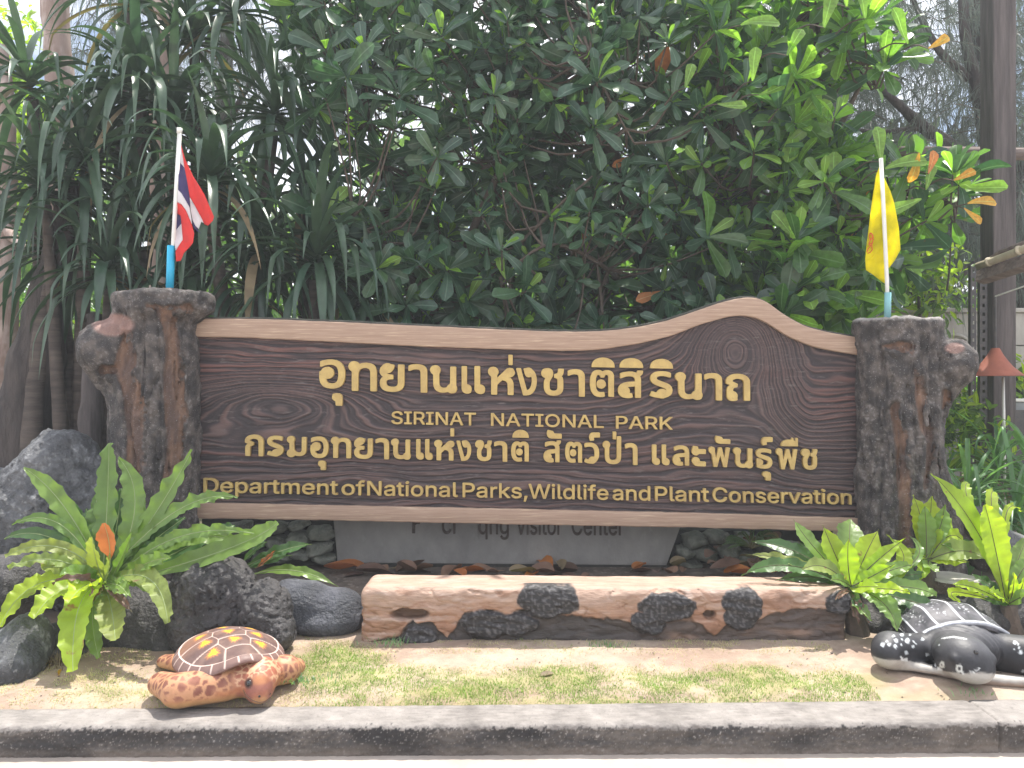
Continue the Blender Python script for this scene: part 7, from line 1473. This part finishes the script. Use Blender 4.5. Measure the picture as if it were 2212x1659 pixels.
# ---- casuarinas: dark limbs and drooping needles
def needle_tree(label, trunkpts, limbs, regions, seed):
    q = spline([tuple(P(u, v, Y)) + (r / F * Y,) for u, v, Y, r in trunkpts], 22)
    root = empty('casuarina_tree', (q[0, 0], q[0, 1], 0.08), label, 'tree', 'casuarina trees in the background')
    MB().tube(q[:, :3], q[:, 3], 12, .07, 5).build('trunk', M['bark'], root, True)
    for s_ in limbs:
        w = spline([tuple(P(u, v, Y)) + (r / F * Y,) for u, v, Y, r in s_], 16)
        MB().tube(w[:, :3], np.maximum(w[:, 3], .008), 8, .08, 6).build('branch', M['bark'], root, True)
    tw = MB(); starts = []; dirs = []
    for (u0, u1, v0, v1, y0, y1, n) in regions:
        for _ in range(n):
            u_, v_, Y_ = rng.uniform(u0, u1), rng.uniform(v0, v1), rng.uniform(y0, y1)
            if pn(u_ / 90, v_ / 70, seed) < -0.30: continue
            a = np.array(P(u_, v_, Y_)); d = rng.normal(0, 1, 3); d[2] = -abs(d[2]) * 0.5 + 0.1; d /= np.linalg.norm(d)
            Lt = rng.uniform(.3, .7); pts = [a + d * Lt * t + np.array([0, 0, -0.25 * t * t * Lt]) for t in np.linspace(0, 1, 5)]
            tw.tube(pts, [.006, .005, .004, .003, .002], 3, 0, 0, False)
            m = 26; t = rng.random(m); st = a + d * Lt * t[:, None] + np.array([0, 0, -0.25]) * (t * t * Lt)[:, None]
            starts.append(st); dd = d * 0.7 + rng.normal(0, .35, (m, 3)); dirs.append(dd)
    st = np.vstack(starts); dd = np.vstack(dirs); N = len(st); L = rng.uniform(.16, .38, N)
    wv = np.cross(dd, [0.2, 1, 0.1]); wv /= np.linalg.norm(wv, axis=1)[:, None]; wv *= 0.0042
    rows = []
    for t in (0, .35, .7, 1.0):
        c_ = st + dd * (L * t * 0.6)[:, None] + np.array([0, 0, -1.0]) * (L * t * t * 0.75)[:, None]
        k = 1 - 0.6 * t; rows += [c_ - wv * k, c_ + wv * k]
    V = np.stack(rows, 1).reshape(-1, 3); b_ = np.arange(N)[:, None] * 8
    Q = np.concatenate([b_ + np.array([i, i + 1, i + 3, i + 2]) for i in (0, 2, 4)], 1).reshape(-1, 4)
    me = npmesh('needles', V, Q, True, np.repeat(rng.random(N), 8)); me.materials.append(M['needle'])
    o = link('needles', me, None, root); o['kind'] = 'stuff'
    o = tw.build('twig', M['twig'], root); o['kind'] = 'stuff'
needle_tree('casuarina with dark forked limbs and drooping grey-green needles at the top right', [(2230, 1000, 9.4, 30), (2200, 600, 9.4, 26), (2165, 300, 9.4, 24), (2120, 60, 9.4, 20), (2095, -120, 9.4, 16)],
    [[(2130, 330, 9.2, 14), (2108, 180, 9.0, 13), (2085, 80, 8.9, 11), (2080, -40, 8.9, 9)], [(2090, 170, 9.0, 11), (2030, 110, 8.9, 8), (1990, 40, 8.9, 6), (1960, -30, 8.9, 5)], [(2060, 320, 8.8, 15), (1990, 270, 8.7, 13), (1940, 225, 8.6, 9), (1880, 170, 8.6, 7)],
     [(2000, 275, 8.7, 7), (1900, 285, 8.7, 5), (1820, 275, 8.7, 3)], [(2180, 450, 9.2, 12), (2230, 300, 9.2, 10), (2260, 100, 9.2, 8)], [(1960, 610, 8.9, 14), (2010, 640, 8.8, 14), (2060, 600, 8.8, 12), (2130, 560, 8.9, 10)]],
    [(1560, 2280, -80, 520, 8.3, 10.5, 1350), (1900, 2280, 450, 640, 8.3, 9.5, 160)], 3)
needle_tree('casuarina with hanging needles behind the screw pines at the upper left', [(470, 1000, 10, 22), (478, 500, 10, 20), (485, 200, 10, 16), (500, -100, 10, 12)],
    [[(480, 300, 10, 8), (540, 180, 9.8, 6), (640, 60, 9.6, 4)], [(480, 200, 10, 7), (420, 100, 9.8, 5), (300, 20, 9.7, 4)]], [(160, 700, -60, 260, 9.2, 10.5, 330), (650, 1600, -60, 250, 9.5, 10.8, 360)], 8)

# ================================================================== TIMBER POST, BEAM, WALL, BAMBOO EAVE
YP = 6.8
tp = empty('timber_post', (P(2152, 1000, YP).x, YP, .1), 'tall weathered square timber post with a cross beam, at the right', 'post')
a = P(2131, 0, YP); b_ = P(2180, 0, YP)
bev(MB().box((a.x, YP - .1, .08), (b_.x, YP + .1, 6.2)).build('post', M['timber'], tp), .012)
a = P(1930, 315, YP + .13); b_ = P(2330, 345, YP + .13)
bm_ = MB(); q0, q1 = P(1935, 328, YP + .16), P(2330, 336, YP + .16)
bm_.tube([q0, (q0 + q1) / 2, q1], [.052, .055, .055], 10, .06, 3, flat=1.1); bm_.build('cross_beam', M['timber_h'], tp, True)
# slotted steel uprights
for (u0, u1, lab) in ((2097, 2109, 'dark slotted steel upright, the left one of two beside the timber post'), (2117, 2133, 'dark slotted steel upright touching the left side of the timber post')):
    YS_ = 6.75
    root = empty('slotted_upright', (P(u0, 0, YS_).x, YS_, .1), lab, 'steel post', 'slotted steel uprights')
    m = MB(); x0, x1 = P(u0, 0, YS_).x, P(u1, 0, YS_).x; w = (x1 - x0)
    m.box((x0, YS_, .1), (x0 + w * .33, YS_ + .004, P(0, 575, YS_).z)); m.box((x1 - w * .33, YS_, .1), (x1, YS_ + .004, P(0, 575, YS_).z)); m.box((x0, YS_ + .004, .1), (x0 + .004, YS_ + .04, P(0, 575, YS_).z))
    z = .1; ztop = P(0, 575, YS_).z
    while z < ztop - .05: m.box((x0 + w * .33, YS_ + .0005, z), (x1 - w * .33, YS_ + .0035, z + .045)); z += .075
    m.build('angle_bar', M['metal'], root)
wt = empty('garden_wall', (P(2050, 700, 8.2).x, 8.2, .1), 'weathered pale concrete wall behind the right pillar and the timber post', 'wall')
YW = 8.2
a = P(1860, 676, YW); b_ = P(2104, 735, YW); m = MB(); m.box((a.x, YW, P(0, 746, YW).z), (P(2330, 0, YW).x, YW + .15, a.z)); bev(m.build('wall_panel', M['wallc'], wt), .01)
m = MB(); m.box((a.x - .05, YW - .04, a.z + .002), (P(2330, 0, YW).x, YW + .2, a.z + .05)); bev(m.build('coping', M['wallc'], wt), .01)
m = MB(); m.box((P(2040, 0, YW).x, YW - .03, P(0, 800, YW).z), (P(2330, 0, YW).x, YW + .1, P(0, 748, YW).z)); bev(m.build('wall_panel', M['wallc'], wt), .01)
for u_ in (1880, 2060, 2320): m = MB(); x_ = P(u_, 0, YW).x; m.box((x_ - .08, YW + .01, .08), (x_ + .08, YW + .14, P(0, 747, YW).z)); m.build('wall_post', M['wallc'], wt)
m = MB()
for i in range(2):
    c0 = P(2055 + 60 * i, 742, YW); pts = [(c0.x + .16 * math.cos(t), YW - .035, c0.z + .09 * math.sin(t)) for t in np.linspace(0.1, math.pi - .1, 12)]
    m.tube(pts, .018, 6)
m.build('arch_moulding', M['wallc'], wt, True)
be = empty('bamboo_eave', (P(2180, 560, 6.2).x, 6.2, 2.3), 'bamboo pole lashed along a dark wooden eave beam at the right edge', 'roof edge')
q = [P(2112, 575, 6.3), P(2150, 562, 6.15), P(2205, 541, 5.95), P(2300, 503, 5.6)]
MB().tube(q, [.03, .031, .032, .033], 14, .02, 3).build('bamboo_pole', M['bamboo'], be, True)
for t in (0.14, 0.5, 0.86):
    p = q[0].lerp(q[3], t); d = (q[3] - q[0]).normalized(); MB().tube([p - d * .012, p, p + d * .012], [.035, .039, .035], 14, .02, 3).build('bamboo_node', M['bamboo'], be, True)
q2 = [P(2118, 600, 6.34), P(2300, 540, 5.66)]; v0, v1 = q2
m = MB(); m.tube([v0, v1], .065, 4, 0, 0); m.build('eave_beam', M['timber_h'], be)
q3 = [P(2135, 542, 6.3), P(2300, 478, 5.6)]; MB().tube([P(2128, 566, 6.32), P(2160, 545, 6.2), P(2300, 490, 5.62)], .018, 8, .1, 3).build('bamboo_slat', M['timber_h'], be, True)
MB().tube([P(2150, 640, 6.2), P(2300, 588, 5.6)], .006, 6).build('wire', M['white'], be)
osd = empty('orange_shade', (P(2150, 800, 6.45).x, 6.45, P(0, 800, 6.45).z), 'faded orange flared fabric shade hanging in front of the timber post', 'shade')
c0 = P(2150, 812, 6.45); b = MB(); pts = []; rs = []
for v, r in ((752, 8), (768, 16), (780, 24), (792, 33), (804, 46), (812, 56)): pts.append((c0.x, 6.45, P(0, v, 6.45).z)); rs.append(r / F * 6.45)
b.tube(pts[::-1], rs[::-1], 30, .01, 2, cap=False).build('fabric', M['orange'], osd, True)
b = MB(); b.tube([(c0.x, 6.45, P(0, 640, 6.45).z), pts[0]], .01, 8).build('cord', M['metal'], osd)
wp = P(2167, 1000, 6.55)
tag(MB().tube([(wp.x + .02, 6.55, .1), (wp.x, 6.55, P(0, 815, 6.55).z)], .012, 8).build('white_stake', M['white'], None, True), 'thin white stake standing among the strap leaves near the timber post', 'stake')
tag(MB().tube([(P(2075, 0, 6.9).x, 6.9, .1), (P(2077, 0, 6.9).x, 6.9, P(0, 780, 6.9).z)], .007, 8).build('thin_rod', M['bamboo'], None, True), 'thin pale rod left of the slotted steel uprights', 'rod')
cb = empty('grey_cabinet', (P(2215, 900, 7.6).x, 7.6, .1), 'grey metal cabinet partly visible at the right edge behind the leaves', 'cabinet')
x0 = P(2178, 0, 7.6).x; z1 = P(0, 868, 7.6).z
bev(MB().box((x0, 7.6, .1), (x0 + .6, 8.0, z1)).build('cabinet_body', M['grey_paint'], cb), .01)
bev(MB().box((x0 - .02, 7.57, z1 + .002), (x0 + .62, 8.02, z1 + .03)).build('cabinet_top', M['white'], cb), .006)
MB().box((x0 + .05, 7.592, .3), (x0 + .5, 7.6 - .0005, z1 - .08)).build('door', M['metal'], cb)

# ================================================================== GRASS, LITTER
N = 230000
x = rng.uniform(-2.35, 2.35, N); y = rng.uniform(3.28, 4.30, N)
ok = (y > kerb_back(x) - 0.015); x, y = x[ok], y[ok]
z = ground_z(x, y)
u, v = UV(np.stack([x, y, z], 1))
gm = green_mask(u, v)
nn = fbm(x * 5, y * 8, 2, 3); bare = sst(0.9, 0.3, np.abs(v - 1425) / 22) * sst(820, 900, u) * sst(1900, 1800, u)
dryp = 0.38 + 0.2 * (u < 640) + 0.25 * sst(1540, 1500, v) * 0 + 0.25 * sst(20, 0, np.abs(v - 1390)) 
n7 = fbm(x * 16, y * 24, 9, 4); prob = np.clip(gm * (0.75 + 1.2 * nn + 1.0 * n7) + dryp * sst(-0.25, 0.3, nn) * (1 - 0.85 * bare), 0, 1)
keep = rng.random(len(x)) < prob * 0.8
keep &= ~((x > 1.62) & (y > 3.35) & (y < 4.3) & (x < 2.9) & (y > 3.3 + 0.0))
x, y, z, gm, nn = x[keep], y[keep], z[keep], gm[keep], nn[keep]
N = len(x); green = rng.random(N) < np.clip(gm * 1.1 - 0.25 + nn * 0.5, 0.05, 1)
h = np.where(green, rng.uniform(.005, .017, N), rng.uniform(.004, .013, N)); a = rng.uniform(0, 6.28, N)
lean = rng.uniform(.3, 1.5, N) * h * np.where(green, .8, 1.5)
w = rng.uniform(.0008, .0015, N)
dx, dy = np.cos(a), np.sin(a); b0 = np.stack([x, y, z - .003], 1); sd_ = np.stack([-dy * w, dx * w, 0 * w], 1)
mid = b0 + np.stack([dx * lean * .35, dy * lean * .35, h * .65], 1); tip = b0 + np.stack([dx * lean, dy * lean, h], 1)
V = np.stack([b0 - sd_, b0 + sd_, mid + sd_ * .8, mid - sd_ * .8, tip + sd_ * .15, tip - sd_ * .15], 1).reshape(-1, 3)
k = np.arange(N)[:, None] * 6; Q = np.concatenate([k + np.array([0, 1, 2, 3]), k + np.array([3, 2, 4, 5])], 1).reshape(-1, 4)
tint = np.where(green, rng.uniform(.0, .42, N), rng.uniform(.6, .97, N))
me = npmesh('grass', V, Q, True, np.repeat(tint, 6)); me.materials.append(M['grass'])
tag(link('grass', me, None), 'patchy short green and straw-dry grass on the sandy lawn', 'grass', kind='stuff')
# grass object random must not shift the tint between builds: the material adds it, so it only rotates the ramp

def tuft(label, u, v, Y, n, hh, mt, seed, spread=.05):
    r_ = random.Random(seed); V = []; Fc = []
    c_ = P(u, v, Y)
    for i in range(n):
        a = r_.uniform(0, 6.28); L = hh * r_.uniform(.5, 1); q = c_ + Vector((r_.gauss(0, spread), r_.gauss(0, spread * .5), 0)); d = Vector((math.cos(a), math.sin(a), 0))
        k = len(V); s_ = Vector((-d.y, d.x, 0)) * .0022; ln = r_.uniform(.3, 1.1)
        for t, w in ((0, 1), (.5, .8), (1, .1)):
            p = q + d * L * ln * t * t + Vector((0, 0, L * t * (1 - .25 * t))); V += [p - s_ * w, p + s_ * w]
        Fc += [(k, k + 1, k + 3, k + 2), (k + 2, k + 3, k + 5, k + 4)]
    me = npmesh('grass_tuft', [tuple(q) for q in V], Fc, True); me.materials.append(M[mt])
    tag(link('grass_tuft', me, None), label, 'grass', 'grass tufts on the lawn')
tuft('dry straw-coloured grass tuft beside the grey corner boulder', 125, 1440, 3.72, 110, .10, 'pandan_dry', 1)
tuft('green grass tuft at the left foot of the log bench', 850, 1392, 3.93, 60, .05, 'lily', 2)
tuft('short grass tuft at the middle foot of the log bench', 1310, 1396, 3.93, 50, .035, 'lily', 3)
tuft('small weed tuft in front of the black turtle', 2100, 1500, 3.40, 26, .04, 'lily', 4)
tuft('green grass tuft on the right side of the orange turtle', 655, 1470, 3.45, 120, .035, 'lily', 5, .07)

def fallen(label, u, v, Y, L, ang, mt, curl=.5, group='fallen leaves', kind='oval'):
    r_ = random.Random(int(u * 7 + v)); Vt, Fc = TPL[kind][r_.randrange(5)]
    V = Vt.copy(); V[:, 0] *= 1.3; V[:, 2] += np.abs(V[:, 0]) * curl * 1.2 + 0.25 * curl * (V[:, 1] - .5) ** 2 * 2
    me = npmesh('fallen_leaf', V * L, Fc, True); me.materials.append(M[mt])
    o = bpy.data.objects.new('fallen_leaf', me); COL.objects.link(o); o.location = P(u, v, Y); o.rotation_euler = (r_.uniform(-.1, .25), r_.uniform(-.3, .3), ang)
    tag(o, label, 'leaf', group)
fallen('yellow fallen leaf with a brown edge, standing up near the left fern', 132, 1472, 3.58, .11, .2, 'leaf_yellow', .8)
fallen('orange-brown fallen leaf on the bed left of the slab foot', 700, 1231, 5.15, .26, -1.5, 'leaf_orange')
fallen('dark brown fallen leaf next to the orange one by the slab foot', 770, 1236, 5.1, .24, -1.45, 'leaf_brown')
fallen('pale dry leaf lying on the sand in front of the bench', 1165, 1461, 3.60, .07, -1.3, 'pandan_dry', .3)
fallen('small yellow fallen leaf behind the right part of the bench', 1665, 1238, 4.9, .09, -1.2, 'leaf_yellow')
fallen('curled pale dry leaf at the slanted right end of the slab', 1450, 1225, 5.15, .16, -1.0, 'pandan_dry', .9)
for i in range(34):
    u_ = rnd.uniform(780, 1700); fallen('dry brown fallen leaf on the bed between the bench and the slab', u_, rnd.uniform(1232, 1243), rnd.uniform(4.95, 5.25), rnd.uniform(.09, .22), rnd.uniform(-3, 3), rnd.choice(['leaf_brown', 'leaf_brown', 'leaf_brown', 'leaf_brown', 'leaf_orange', 'pandan_dry']), rnd.uniform(.3, .9), 'dry leaves behind the bench')
for i in range(16):
    u_ = rnd.uniform(1450, 1750); fallen('dry leaf caught on the rocks under the right part of the board', u_, rnd.uniform(1165, 1235), rnd.uniform(5.14, 5.24), rnd.uniform(.08, .18), rnd.uniform(-3, 3), rnd.choice(['leaf_brown', 'pandan_dry', 'leaf_brown']), rnd.uniform(.4, 1.0), 'dry leaves on the rocks')
b = MB()
for i in range(150):
    x_ = rnd.uniform(-2.3, 2.3); y_ = rnd.uniform(3.33, 4.0); L = rnd.uniform(.003, .008); z_ = float(ground_z(x_, y_))
    a = rnd.uniform(0, 3); b.tube([(x_ - L * math.cos(a), y_ - L * math.sin(a), z_ + .002), (x_, y_, z_ + .004), (x_ + L * math.cos(a), y_ + L * math.sin(a), z_ + .002)], [.001, .002, .001], 4, .4, i)
tag(b.build('pebbles_and_crumbs', M['ring_bark']), 'tiny twigs and crumbs scattered on the sand', 'litter', kind='stuff')

# ================================================================== LENS GLARE: imitated by an added thin haze round everything
hm = bpy.data.materials.new('glare_haze'); hm.use_nodes = True
nt = hm.node_tree; nt.nodes.remove(nt.nodes['Principled BSDF'])
pv = nt.nodes.new('ShaderNodeVolumePrincipled'); pv.inputs['Color'].default_value = (0.90, 0.95, 1.0, 1); pv.inputs['Density'].default_value = 0.0050
nt.links.new(pv.outputs[0], nt.nodes['Material Output'].inputs['Volume'])
tag(MB().box((-82, -42, -1), (82, 172, 12)).build('glare_haze', hm), kind='stuff')
